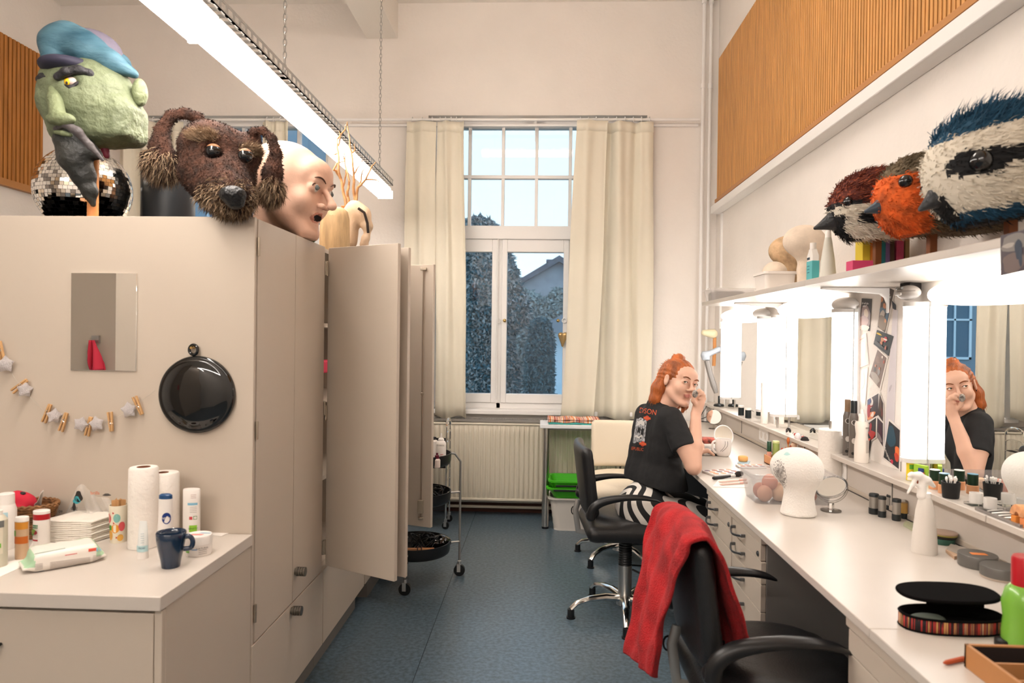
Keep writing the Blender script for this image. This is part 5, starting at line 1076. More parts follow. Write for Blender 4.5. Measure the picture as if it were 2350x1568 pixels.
V,F=s.mesh(.0075); V=relax(V,F,2); V=V+normals(V,F)*(vnoise(V,35,5)*.0022)[:,None]; sobj('trousers',V,F,TRM,t)
for h in ('knR','knL'):
    K=B[h]; obj('shoe',MB().rings([[(K.x-.06+x,K.y+w*math.cos(a)*.045,.0+max(0,.045+.04*math.sin(a))*hh) for a in np.linspace(0,2*PI,17)[:-1]] for x,w,hh in ((-.0,.5,.7),(.03,.85,1.),(.10,.9,1.0),(.16,1,.8),(.21,.9,.6),(.235,.45,.45))]),BLACKP,t,smooth=60)
# sponge in her hand
SPB=mat('sponge_animal',(.04,.028,.024),.8,noise=.9,nscale=60,col2=(.45,.40,.36))
c=H(1595,904,3.292); s=SDF(); s.ell(c,(.013,.014,.019),.005,R=None); V,F=s.mesh(.003); o=sobj('make_up_sponge',V-np.array(c),F,SPB,loc=None); o.location=c; link_props(o,'small mottled make-up sponge held to the cheek','sponge')
# ---------------------------------------------------------------- things on the low counter, left
ZC1=.752
def foot(px,py,z,rpx):
    "centre of a round base whose front edge is seen at px,py; returns centre and metres per pixel"
    p=at(px,py,Z=z); s=p.y/1600; y=p.y+rpx*s; return Vector((at(px,py,Y=y).x,y,z)),y/1600
def lblock(par,z0,z1,a0,a1,r,m,nm='label_print',sx=1,sy=1,n=8,off=.0006,lab=None):
    "a printed patch wrapped on a round body (angles measured from the viewer side)"
    rr=r+off; return obj(nm,MB().grid(lambda u,v:(rr*sx*math.sin(a0+(a1-a0)*u),-rr*sy*math.cos(a0+(a1-a0)*u),z0+(z1-z0)*v),n,2),m,par,local=True,smooth=80,label=lab)
def ltext(par,txt,size,z,a,r,m,sx=1,sy=1,nm='lettering'):
    mb=MB(); rr=r+.0009; addtext(mb,txt,size,lambda x,y:(rr*sx*math.sin(a+x/rr),-rr*sy*math.cos(a+x/rr),z+y)); return obj(nm,mb,m,par,local=True,smooth=0)
PAPER=mat('tissue_paper',(.80,.75,.69),.95,bump=.35,bscale=70)
def roll(lab,px,py,wpx,ztop,z=ZC1,core=True,rz=0,Y=None,off=0,nm='paper_roll'):
    p,s=foot(px,py,z,wpx/2); 
    if Y: p=Vector((at(px,py,Y=Y).x,Y,z)); s=Y/1600
    R=wpx/2*s*.93; h=ztop-z; t=thing(nm,lab,'paper roll',(p.x,p.y,z)); rc=R*.46 if wpx<72 else R*.34
    obj('paper',MB().rings([[(r*math.cos(a),r*math.sin(a),q) for a in np.linspace(0,2*PI,49)[:-1]] for r,q in ((rc,.001),(R,.001),(R,h*.33),(R,h*.66),(R-.001,h-.004),(R-.004,h),(rc,h),(rc,h*.5))],cap=False),PAPER,t,local=True,smooth=40)
    obj('cardboard_core',MB().rings([[(r*math.cos(a),r*math.sin(a),q) for a in np.linspace(0,2*PI,33)[:-1]] for r,q in ((rc,.0),(rc,h+.0006),(rc-.0015,h+.0006),(rc-.0015,.004))]),pm('8a5a44',.9),t,local=True)
    return t,p,s,R
ya=at(328,1265,Z=ZC1).y; roll('slimmer paper towel roll standing in front on the low counter',328,1265,70,at(328,1072,Y=ya+.04).z)
roll('fatter paper towel roll standing behind the slim one',373,1228,78,at(386,1088,Y=2.0).z,Y=2.02)
BW=pm('e9e3dd',.35)
def B2(px,py,wpx,z=ZC1): p,s=foot(px,py,z,wpx/2*.6); return p,s
p,s=B2(439,1243,42); r=21*s; h=at(439,1122,Y=p.y).z-ZC1
t=bottle('shampoo_bottle','tall white oval bottle with a green badge beside the paper rolls','bottle',p.x,p.y,ZC1,[('body',[(.001,0),(r*.9,0),(r*.97,.006),(r*.97,h*.72),(r*.96,h*.75)],BW),('cap',[(r*.965,h*.752),(r*.97,h*.98),(r*.9,h),(.001,h)],BW)],sy=.62)
lblock(t,h*.18,h*.31,.05,.95,r*.97,pm('8fc63a'),sy=.62,lab='lime green badge'); ltext(t,'SENSITIV',r*.28,h*.245,.5,r*.97,pm('2b5a1c'),sy=.62)
lblock(t,h*.70,h*.745,-.15,1.0,r*.97,pm('7fb4cc'),sy=.62)
for k in range(4): lblock(t,h*(.56+k*.033),h*(.566+k*.033),.1,.9,r*.97,pm('8a807a'),sy=.62)
lblock(t,h*.42,h*.48,.05,.4,r*.97,pm('c94a52'),sy=.62); lblock(t,h*.42,h*.49,.5,.95,r*.97,pm('5c8a4a'),sy=.62); lblock(t,h*.43,h*.48,.56,.89,r*.97,BW,sy=.62,off=.0012)
for k in range(3): lblock(t,h*(.84+k*.03),h*(.846+k*.03),.2,.8,r*.97,pm('9a6a60'),sy=.62)
p,s=B2(379,1286,36); r=17*s; h=at(376,1134,Y=p.y).z-ZC1
t=bottle('lotion_bottle','white lotion bottle with a slanted navy cap and navy logo behind the mug','bottle',p.x,p.y,ZC1,[('body',[(.001,0),(r*1.0,0),(r*1.12,.01),(r*1.1,h*.3),(r*.97,h*.75),(r*.96,h*.93)],BW),('cap',[(r*.93,h*.93),(r*.90,h*.985),(r*.6,h*1.005),(.001,h*1.01)],pm('1f4672',.3))],sy=.6)
m=MB(); rr=r*1.02+.001; m.add([(rr*math.sin(.45+.62*math.cos(a)),-.6*rr*math.cos(.45+.62*math.cos(a)),h*.64+.0155*math.sin(a)) for a in np.linspace(0,2*PI,25)[:-1]],[tuple(range(24))]); obj('logo_disc',m,pm('16357a'),t,local=True,smooth=0)
ltext(t,'NIVEA',.0085,h*.64,.40,r*1.07,BW,sy=.6); ltext(t,'Skin',.008,h*.46,.5,r*1.07,pm('a9b7c9'),sy=.6); ltext(t,'Pflege',.008,h*.41,.5,r*1.08,pm('a9b7c9'),sy=.6); ltext(t,'MILCH',.009,h*.33,.45,r*1.09,pm('8f9bb0'),sy=.6)
p,s=B2(456,1277,62); r=31*s*.95; h=at(456,1226,Y=p.y).z-ZC1
t=bottle('cream_jar','flat white cream jar with a pink and blue lid print','jar',p.x,p.y,ZC1,[('body',[(.001,0),(r*.93,0),(r*.98,.004),(r*.98,h*.55)],BW),('lid',[(r*1.0,h*.56),(r*1.01,h*.95),(r*.97,h),(.001,h)],BW)],n=40)
lblock(t,h*.2,h*.46,-.75,-.3,r*.98,pm('6fae4a')); lblock(t,h*.36,h*.40,-.25,.35,r*.98,pm('4d86b8')); ltext(t,'NATURAL',.0075,h*.42,.75,r*.98,pm('6b6460'))
for k in range(3): lblock(t,h*(.14+k*.09),h*(.165+k*.09),.45,1.1,r*.98,pm('9a908a'))
m=MB(); 
for c,y0_,y1_,x0_,x1_ in ((0,-.35,.0,-.6,.35),(1,.2,.38,-.1,.75)):
    m.m=c; m.quad((r*x0_,r*y0_,h+.0006),(r*x1_,r*y0_,h+.0006),(r*(x1_+.1),r*y1_,h+.0006),(r*(x0_+.1),r*y1_,h+.0006))
obj('lid_print',m,[pm('e58a84'),pm('6fa6c8')],t,local=True,smooth=0)
NAVY=mat('navy_glaze',(.007,.022,.052),.12,coat=.5)
def mug(lab,px,py,wpx,toppy,z,mt,hang,taper=.62,inner=None):
    p,s=foot(px,py,z,wpx*taper/2); R=wpx/2*s*.95; h=at(px,toppy,Y=p.y-R*.2).z-z; t=thing('mug',lab,'mug',(p.x,p.y,z))
    pr=[(.001,0),(R*taper*.97,0),(R*taper,.003),(R*(taper+.08),h*.25),(R*.86,h*.55),(R*.97,h*.8),(R,h-.002),(R-.0015,h),(R-.004,h-.002),(R*.93-.003,h*.8),(R*.80,h*.5),(R*.6,h*.1),(.001,h*.09)]
    if taper>.7: pr=[(.001,0),(R*.62,0),(R*.80,h*.09),(R*.93,h*.3),(R,h-.002),(R-.0015,h),(R-.004,h-.002),(R*.9,h*.3),(R*.7,h*.12),(.001,h*.1)]
    obj('cup',MB().lathe(pr,(0,0,0),44),mt,t,local=True,smooth=50)
    ca,sa=math.cos(hang),math.sin(hang); pts=[(R*.93,h*.84),(R*1.2,h*.86),(R*1.42,h*.78),(R*1.46,h*.64),(R*1.3,h*.52),(R*.86,h*.50)] if taper<=.7 else [(R*.96,h*.86),(R*1.25,h*.84),(R*1.42,h*.66),(R*1.38,h*.45),(R*1.15,h*.28),(R*.85,h*.22)]
    obj('handle',MB().tube([(a*ca,a*sa,b) for a,b in [tuple(cr(np.array(pts),q)) for q in np.linspace(0,1,16)]],.0048,8,flat=1.4),mt,t,local=True,smooth=70)
    return t,R,h
mug('navy blue mug standing near the corner of the low counter',392,1308,70,1222,ZC1,NAVY,.15)
p,s=B2(328,1283,24); r=12*s; h=at(328,1196,Y=p.y).z-ZC1; t=thing('cream_tube','small pale tube standing on its cap in front of the slim paper roll','tube',(p.x,p.y,ZC1))
obj('cap',MB().lathe([(.001,0),(r*1.05,0),(r*1.05,h*.18),(.001,h*.18)],(0,0,0),24),BW,t,local=True)
def ring_(a,b,z): return [(a*math.cos(q),b*math.sin(q),z) for q in np.linspace(0,2*PI,25)[:-1]]
obj('body',MB().rings([ring_(r*1.04,r*.95,h*.18),ring_(r*1.02,r*.8,h*.4),ring_(r*.9,r*.45,h*.75),ring_(r*.75,r*.08,h*.97),ring_(r*.75,r*.06,h)]),glassmat('pale_tube',(.80,.84,.84),.3,.15) if False else pm('dfe2e0',.35),t,local=True,smooth=60)
lblock(t,h*.2,h*.36,-1.4,1.4,r*1.04,pm('b5d5d8')); ltext(t,'PROBE',.006,h*.30,.3,r*1.05,pm('4a6a80'))
for k in range(5): lblock(t,h*(.44+k*.06),h*(.452+k*.06),.1,.7,r*1.0,pm('9fb4bb'))
# patterned cup with sticks
p,s=foot(272,1248,ZC1,16); R=22*s*.95; h=at(272,1158,Y=p.y).z-ZC1; t=thing('drinking_cup','fruit-patterned cup holding wooden spatulas','cup',(p.x,p.y,ZC1))
CUPM=pm('e6ddc8',.5); obj('cup',MB().lathe([(.001,0),(R*.80,0),(R*.82,.003),(R,h),(R-.002,h),(R*.80,.006),(.001,.006)],(0,0,0),40),CUPM,t,local=True,smooth=40)
def dot(par,a,z,rx,rz,m,R0,R1,H,nm='fruit_print',n=18,tri=False):
    rr=lambda zz:R0+(R1-R0)*zz/H+.0007; k=3 if tri else n
    par_=MB(); par_.add([(rr(z+rz*math.sin(q))*math.sin(a+rx*math.cos(q)/R1),-rr(z+rz*math.sin(q))*math.cos(a+rx*math.cos(q)/R1),z+rz*math.sin(q)) for q in np.linspace(0,2*PI,k+1)[:-1]],[tuple(range(k))]); return obj(nm,par_,m,par,local=True,smooth=0)
for a,z,rx,rz,c in ((-.75,.67,.011,.014,'d4565a'),(.35,.68,.010,.013,'7fb5ad'),(-.55,.22,.010,.015,'e0a84e'),(.15,.40,.013,.013,'e39a35'),(.9,.45,.010,.014,'d4565a'),(.75,.15,.010,.010,'e0a84e'),(-1.25,.35,.008,.012,'7fb5ad')): dot(t,a,z*h,rx,rz,pm(c,.6),R*.82,R,h)
for a,z in ((-.05,.82),(.0,.55),(-1.0,.48),(.3,.16)): dot(t,a,z*h,.004,.004,pm('c8372f',.6),R*.82,R,h,tri=True)
for a in (-.62,-.5,-.38): dot(t,a,.42*h,.0025,.008,pm('4f9a3a',.6),R*.82,R,h)
g_=np.random.default_rng(3)
for k in range(14):
    a=g_.uniform(0,6.28); q=R*.55*g_.random()**.5; x,y=q*math.cos(a),q*math.sin(a); rz=g_.uniform(0,3); tl=h+.006+.004*g_.random()
    o=obj('wooden_spatula',MB().cbox((p.x+x,p.y+y,ZC1+.007+tl/2),(.0125,.0018,tl),rz),pm('c39564',.7),label='flat wooden spatula standing in the fruit-patterned cup',cat='spatula',group='wooden spatulas in the patterned cup',loc=(p.x+x,p.y+y,ZC1+.007),bevel=.0005)
# napkins and plastic bag
c0=at(190,1232,Z=ZC1); c1=Vector((at(190,1232,Y=2.03).x,2.035,ZC1)); t0=None; NAP=mat('napkin_paper',(.78,.73,.65),.95,bump=.3,bscale=120)
ORD=['bottom','tenth','ninth','eighth','seventh','sixth','fifth','fourth','third','second','topmost']
for k in range(11):
    w_=.125; zz=ZC1+.001+k*.0058; o=obj('napkin',MB().grid(lambda u,v:(c1.x+(u-.5)*w_*1.25+.002*math.sin(k*2)+(v-.5)*.035,c1.y+(v-.5)*.12+(u-.5)*-.0,zz+.0028+.0011*math.sin(u*11+k)*math.cos(v*7+k)),14,12),NAP,label='white paper napkin beside the patterned cup, %s of its stack%s'%(ORD[k],' from the top' if 0<k<10 else ''),cat='napkin',group='napkins stacked on the low counter',loc=(c1.x,c1.y,zz),solid=.0050,smooth=70)
FILM=mat('plastic_film',(.80,.77,.73),.18,alpha=.32)
Yb=2.092; bg_=plane(Yb); pts={}
def bagf(u,v):
    x=132+160*u; top=(1225-(105*math.exp(-((u-.32)/.22)**2)+78*math.exp(-((u-.72)/.26)**2))); y=1236+(top-1236)*v; q=bg_(x,y,-.035*math.sin(PI*u)*(1-v)+.009*math.sin(u*17+v*6)); return q
t=thing('plastic_bag','crumpled clear printed bag behind the napkins','plastic bag',tuple(bg_(200,1236)))
o=obj('film',MB().grid(bagf,40,20),FILM,t,smooth=30)
def bagp(nm,cx,cy,rx,ry,m,tx=None,sz=0):
    f=lambda x,y:bg_(x,y,-.045); mb=MB(); 
    if tx: addtext(mb,tx,sz,lambda x,y:f(cx+x,cy-y))
    else: mb.add([f(cx+rx*math.cos(a)*(1+.25*math.sin(3*a)),cy+ry*math.sin(a)) for a in np.linspace(0,2*PI,21)[:-1]],[tuple(range(20))])
    obj(nm,mb,m,t,smooth=0,solid=.0004)
bagp('bag_print',180,1140,9,13,pm('2a2622',.7)); bagp('bag_print',176,1148,8,9,pm('3b9aa5',.6)); bagp('bag_print',170,1163,4,10,pm('2a2622',.7)); bagp('bag_lettering',218,1132,0,0,pm('c9683f',.6),'brills',11); bagp('bag_lettering',170,1168,0,0,pm('2a2622',.6),'OU',10); bagp('bag_lettering',139,1175,0,0,pm('2a2622',.6),'09',9); bagp('bag_print',245,1136,9,3,pm('4a4642',.7))
# small bottles on the left
p,s=B2(95,1260,38); r=18.5*s; h=at(95,1171,Y=p.y).z-ZC1
t=bottle('shower_bottle','white bottle with a red collar and white cap','bottle',p.x,p.y,ZC1,[('body',[(.001,0),(r*.97,0),(r,.004),(r,h*.76)],BW),('collar',[(r*1.0,h*.765),(r*1.0,h*.91),(.001,h*.91)],pm('a8151f',.35)),('cap',[(r*1.0,h*.915),(r*1.0,h*.99),(r*.93,h),(.001,h)],BW)],sy=.8)
lblock(t,h*.55,h*.64,-.75,.1,r,pm('2f7a4a'),sy=.8); ltext(t,'alverde',.0075,h*.595,-.32,r*1.005,BW,sy=.8)
for a,z,c in ((-.65,.46,'8aa832'),(-.35,.49,'5f8a2c'),(-.1,.45,'8f1f2c'),(-.5,.42,'3f7a30')): dot(t,a,z*h,.006,.006,pm(c),r*1.0,r*1.0,h)
lblock(t,h*.21,h*.25,-.8,.1,r,pm('b3202c'),sy=.8)
for k in range(3): lblock(t,h*(.30+k*.03),h*(.307+k*.03),-.7,.1,r,pm('7a706a'),sy=.8)
p,s=B2(50,1285,30); r=15*s; h=at(50,1186,Y=p.y).z-ZC1
t=bottle('shower_bottle','narrow see-through bottle with orange bands and a white cap','bottle',p.x,p.y,ZC1,[('body',[(.001,0),(r*.97,0),(r,.004),(r,h*.89)],pm('c9a888',.25)),('cap',[(r*1.0,h*.895),(r*1.0,h*.98),(r*.93,h),(.001,h)],BW)],sy=.8)
lblock(t,h*.72,h*.885,-1.5,1.5,r,pm('d08a2c'),sy=.8,n=16); lblock(t,h*.38,h*.55,-1.5,1.5,r,pm('c4641e'),sy=.8,n=16); lblock(t,h*.56,h*.69,-.9,-.4,r,pm('5f9a3c'),sy=.8,off=.0012)
p,s=B2(14,1262,44); r=21*s; h=at(10,1132,Y=p.y).z-ZC1
t=bottle('lotion_bottle','tall white bottle with a stepped cap at the left end of the counter','bottle',p.x,p.y,ZC1,[('body',[(.001,0),(r*.97,0),(r,.004),(r,h*.70),(r*.82,h*.80)],BW),('cap',[(r*.80,h*.80),(r*.78,h*.99),(r*.7,h),(.001,h)],BW)])
lblock(t,h*.45,h*.68,.35,.8,r,pm('a9cdd8')); lblock(t,h*.08,h*.22,.35,.8,r,pm('a9cdd8')); lblock(t,h*.25,h*.42,.5,.62,r,pm('4a4a4a'))
p,s=B2(-6,1304,40); r=20*s; h=at(-6,1172,Y=p.y).z-ZC1
t=bottle('pump_bottle','pump bottle with a grey collar, leftmost on the low counter','bottle',p.x,p.y,ZC1,[('body',[(.001,0),(r*.97,0),(r,.006),(r,h*.84),(r*.6,h*.92)],pm('c6c0ae',.3)),('pump',[(r*.5,h*.92),(r*.5,h),(r*.2,h*1.02),(r*.2,h*1.12),(.001,h*1.12)],BW)])
lblock(t,h*.25,h*.80,-.2,1.2,r,pm('d8cdbb')); lblock(t,h*.36,h*.44,.5,1.0,r,pm('6fae3a'),off=.0012); lblock(t,h*.72,h*.84,.3,1.3,r,pm('6a6a68'),off=.0012)
# basket with red cloth
p=at(62,1236,Z=ZC1); Yk=2.035; bx=at(62,1200,Y=Yk).x; WK=mat('wicker',(.22,.10,.035),.7,noise=.4,nscale=60); t=thing('wicker_basket','brown wicker basket holding a red cloth and tissues','basket',(bx,Yk,ZC1)); m=MB(); hb_=.095; rx_,ry_=.085,.06
for k in range(13): z=ZC1+.004+k*hb_/13; e=.72+.28*k/12; m.tube([(bx+rx_*e*math.cos(a)*(1+.012*math.sin(a*16+k*PI)),Yk+ry_*e*math.sin(a)*(1+.012*math.sin(a*16+k*PI)),z) for a in np.linspace(0,2*PI,41)[:-1]],.0042,5,True)
obj('weave',m,WK,t,smooth=60); m=MB()
for k in range(2): m.tube([(bx+rx_*1.03*math.cos(a),Yk+ry_*1.03*math.sin(a),ZC1+hb_+.002+.004*math.sin(a*14+k*PI)) for a in np.linspace(0,2*PI,57)[:-1]],.0045,6,True)
obj('rim',m,WK,t,smooth=60)
s=SDF(); g=plane(Yk); k_=Yk/1600; s.path([g(20,1160),g(38,1146,-.01),g(60,1152),g(72,1162,.01)],[16*k_,15*k_,17*k_,12*k_],.02).ell(g(40,1168,-.01),(30*k_,.045,16*k_),.01); V,F=s.mesh(.005); V=V+normals(V,F)*(vnoise(V,90,4)*.003)[:,None]
sobj('red_cloth',V,F,pm('c4283c',.9),label='bright red cloth bundled in the wicker basket',cat='cloth')
obj('black_hair_tie',MB().sphere(g(52,1133,-.01),(.009,.007,.006)),BLACKP,label='small black knot lying on the red cloth',cat='hair tie')
obj('tissue',MB().grid(lambda u,v:g(74+20*u+6*v,1164-30*u*v-8*v+4*math.sin(u*6),.01-.02*v),10,8),PAPER,label='white tissue sticking up from the wicker basket',cat='tissue',solid=.001,smooth=70)
# wipes packet and papers
A_=[(45,1305),(60,1278),(150,1255),(238,1250),(268,1298),(200,1310),(70,1328)]
p=at(155,1318,Z=ZC1); s=SDF(); L0=at(62,1322,Z=ZC1); L1=at(240,1290,Z=ZC1); dd=(L1-L0).normalized(); nn=Vector((-dd.y,dd.x,0)); ce=(L0+L1)/2+nn*.055; Rm=Matrix((dd,nn,Vector((0,0,1)))).transposed(); hl=(L1-L0).length/2
s.rbox(ce+Vector((0,0,.026)),(hl*.90,.050,.024),.018,R=Rm,k=.02); s.rbox(ce+Vector((0,0,.012)),(hl*1.10,.042,.0035),.003,.02,R=Rm); V,F=s.mesh(.004); V=V+normals(V,F)*(vnoise(V,60,8)*.0015)[:,None]; V[:,2]=np.maximum(V[:,2],ZC1+.0008)
WPM=pm('e3dcd3',.35); lx=((V[F].mean(1))-np.array(ce))@np.array(Rm); mi=np.where((np.abs(lx[:,0])>hl*.80)&(lx[:,2]>.016)|(lx[:,1]>.030)&(np.abs(lx[:,0])>hl*.35),1,0)
t=thing('wet_wipes','white and green packet of wipes lying on the low counter','packet',(ce.x,ce.y,ZC1)); o=sobj('wrapper',V,F,[WPM,pm('a5c9a5',.4)],t,mi=mi)
bvw=bvhtree.BVHTree.FromPolygons([Vector(v) for v in V.tolist()],[tuple(f) for f in F.tolist()])
def wp(nm,x0,x1,y0,y1,m,sl=-.16,n=14,off=.0008):
    obj(nm,MB().grid(lambda u,v:ray(x0+(x1-x0)*u,y0+(y1-y0)*v+sl*((x0+(x1-x0)*u)-x0),off,bvw),n,6),m,t,smooth=0)
for k in range(10): wp('fine_print',115,207,1291+k*2.9,1292.2+k*2.9,pm('a79a92'),sl=-.13)
for k in range(6): wp('fine_print',213,232,1276+k*2.8,1277+k*2.8,pm('a79a92'))
for k in range(5): wp('fine_print',80,98,1296+k*3,1297+k*3,pm('8f8580'))
wp('blue_bar',80,102,1313,1316,pm('2f4d7c')); wp('red_square',203,221,1260,1267,pm('d6543f'),n=6); wp('blue_square',221,240,1258,1266,pm('8fc0d6'),n=6); wp('red_line',149,177,1274,1276,pm('cf6a6a')); wp('green_line',80,150,1271,1272.5,pm('6f8f80'),sl=-.19)
def sheet(nm,lab,cat,pts,m,z=ZC1,h=.0008,par=None,**k):
    P_=[at(a,b,Z=z) for a,b in pts]; mb=MB(); n=len(P_); vs=[tuple(q+Vector((0,0,.0004))) for q in P_]+[tuple(q+Vector((0,0,.0004+h))) for q in P_]
    mb.add(vs,[tuple(range(n-1,-1,-1)),tuple(range(n,2*n))]+[(i,(i+1)%n,n+(i+1)%n,n+i) for i in range(n)]); c=sum(P_,Vector())/n
    return obj(nm,mb,m,label=lab,cat=cat,loc=tuple(c) if not par else None,smooth=0,**k)
PW=pm('eee8e1',.7)
sheet('paper_sheet','white paper sheet under the bottles at the counter\'s left end','paper',[(-30,1300),(50,1284),(75,1245),(180,1248),(100,1280),(-20,1334)],PW)
t_=sheet('leaflet','small folded leaflet lying at the back of the low counter','leaflet',[(483,1216),(500,1212),(531,1222),(508,1232),(485,1229)],PW,h=.0014)
for k in range(4): sheet('x',None,None,[(492+k*7,1217+k*1.5),(497+k*7,1216+k*1.5),(502+k*7,1222+k),(495+k*7,1224+k)],pm('6a6460'),z=ZC1+.0018,h=.0002) if False else None
# ---------------------------------------------------------------- garland of stars and pegs on the end panel
YG=CY-.007; gs=plane(YG)
sp=[(-8,790),(12,828),(30,862),(60,902),(110,950),(150,968),(205,978),(255,965),(300,938),(345,905),(356,896)]
C_=np.array([list(gs(*q)) for q in sp]); obj('garland_string',MB().tube([tuple(cr(C_,q)) for q in np.linspace(0,1,80)],.0006,5),pm('b9b2a6',.7),label='thin string of the star garland on the cupboard end panel',cat='string',loc=tuple(C_[5]))
PEG=mat('peg_wood',(.55,.32,.14),.6,noise=.15,nscale=40)
def peg(px,py,ang,lab,L=46):
    c=gs(px,py,-.007); a=math.radians(ang); u=Vector((math.cos(a),0,math.sin(a))); v=Vector((-math.sin(a),0,math.cos(a))); l=L*YG/1600
    t=thing('clothes_peg',lab,'clothes peg',tuple(c),group=None)
    R_=Matrix((u,Vector((0,1,0)),v)).transposed()
    for q in (-1,1): obj('jaw',MB().cbox(c+v*q*.0042,(l,.008,.0055),R_@Matrix.Rotation(q*.05,3,'Y')),PEG,t,bevel=.0012)
    obj('spring',MB().tube([c+u*(.002*k-.004)+v*.007*math.cos(k*1.2)+Vector((0,-.0052*abs(math.sin(k*1.2)),0)) for k in range(8)],.0009,5),STEEL,t)
def star(px,py,rpx,ang,lab,yaw=0):
    r=rpx*1.45*YG/1600; c=gs(px,py,-.010); m=MB(); n=10; R_=Matrix.Rotation(math.radians(yaw),3,'Z')
    out=[R_@Vector(((r*1.22 if k%2==0 else r*.46)*math.cos(math.radians(ang)+k*PI/5),0,(r*1.22 if k%2==0 else r*.46)*math.sin(math.radians(ang)+k*PI/5))) for k in range(n)]
    th=R_@Vector((0,r*.42,0)); vs=[c+o*.98 for o in out]+[c+o*.55-th*.75 for o in out]+[c-th]+[c+o*.55+th*.3 for o in out]+[c+th*.4]; fs=[]
    for k in range(n): j=(k+1)%n; fs+=[(k,j,n+j,n+k),(n+k,n+j,2*n),(j,k,2*n+1+k,2*n+1+j),(2*n+1+j,2*n+1+k,3*n+1)]
    m.add(vs,fs); obj('star_ornament',m,mat('silver_glitter',(.85,.80,.80),.38,.45,bump=1.,bscale=400),label=lab,cat='star',loc=tuple(c),sub=1,smooth=80)
for a in ((2,805,100,'clothes peg at the left edge of the photo, upright'),(45,886,38,'tilted clothes peg, second from the left'),(108,949,70,'clothes peg left of the sideways star below the mirror'),(146,969,72,'clothes peg right of the sideways star below the mirror'),(204,979,78,'clothes peg between the two lowest stars'),(254,968,-84,'lone clothes peg without a star next to it'),(317,931,-66,'clothes peg nearest to the round black mirror')): peg(*a)
for a in ((14,836,19,20,'plump silver star at the left edge of the photo'),(57,895,17,-60,'silver star seen edge-on beside the tilted peg',62),(124,955,17,10,'silver star seen edge-on between two pegs',65),(186,974,17,70,'silver star left of the lowest peg'),(222,973,17,30,'silver star right of the lowest peg'),(296,941,18,100,'silver star nearest to the round black mirror')): star(*a)
# ---------------------------------------------------------------- things on the make-up counter (z=ZT)
FOAM=mat('styrofoam',(.82,.78,.73),.8,noise=.03,nscale=10,bump=.35,bscale=160)
def wighead(lab,px,py,sc,z,mt=FOAM,rot=0,name='wig_block',xy=None):
    p,s=foot(px,py,z,30); 
    if xy: p=Vector((xy[0],xy[1],z))
    t=thing(name,lab,'wig head',(p.x,p.y,z)); S_=SDF(); o=p; R=Matrix.Rotation(rot,3,'Z'); T=lambda q:o+(R@Vector((q[0],q[1],q[2]*.77 if q[2]>0 else q[2])))*sc
    S_.ell(T((0,.01,.228)),(.080*sc,.095*sc,.074*sc),.02,R=R).cone(T((0,-.01,.19)),T((0,.0,.09)),.066*sc,.050*sc,.03).cone(T((0,0,.09)),T((0,0,.03)),.046*sc,.056*sc,.02).cone(T((0,0,.035)),T((0,0,.012)),.056*sc,.064*sc,.015)
    S_.rbox(T((0,0,-.05)),(.3,.3,.05*sc),.001,.002,-1)
    V,F=S_.mesh(.005); V=relax(V,F,1); V[:,2]=np.maximum(V[:,2],z+.0005); return t,V,F,T,S_
t,V,F,T,S_=wighead('white styrofoam wig head with a grey smudge, in front of the sponge box',1832,1188,.96,ZT,rot=.9)
fc=V[F].mean(1); sd=fc-np.array(T((0,0,.19))); l=sd@np.array(Matrix.Rotation(.9,3,'Z'))
pxs=1241.9+fc[:,0]/fc[:,1]*1600; pys=771-(fc[:,2]-1.37)/fc[:,1]*1600
nz=np.random.default_rng(5).random(len(fc)); mi=np.zeros(len(fc),int); sm=((pxs-1784)/15)**2+((pys-1082)/36)**2+nz*1.1; mi[(sm<1.45)&(fc[:,1]<T((0,0,0)).y)]=1
sobj('head',V,F,[FOAM,mat('grey_smudge',(.20,.18,.165),.9,noise=.9,nscale=90,col2=(.6,.56,.52))],t,mi=mi)
bvh_=bvhtree.BVHTree.FromPolygons([Vector(v) for v in V.tolist()],[tuple(f) for f in F.tolist()])
obj('paint_mark',MB().add([ray(1806+7*math.cos(a)*(1+.3*math.sin(3*a)),1042+4*math.sin(a),.0008,bvh_) for a in np.linspace(0,2*PI,15)[:-1]],[tuple(range(14))]),pm('a9cdca'),t,smooth=0)
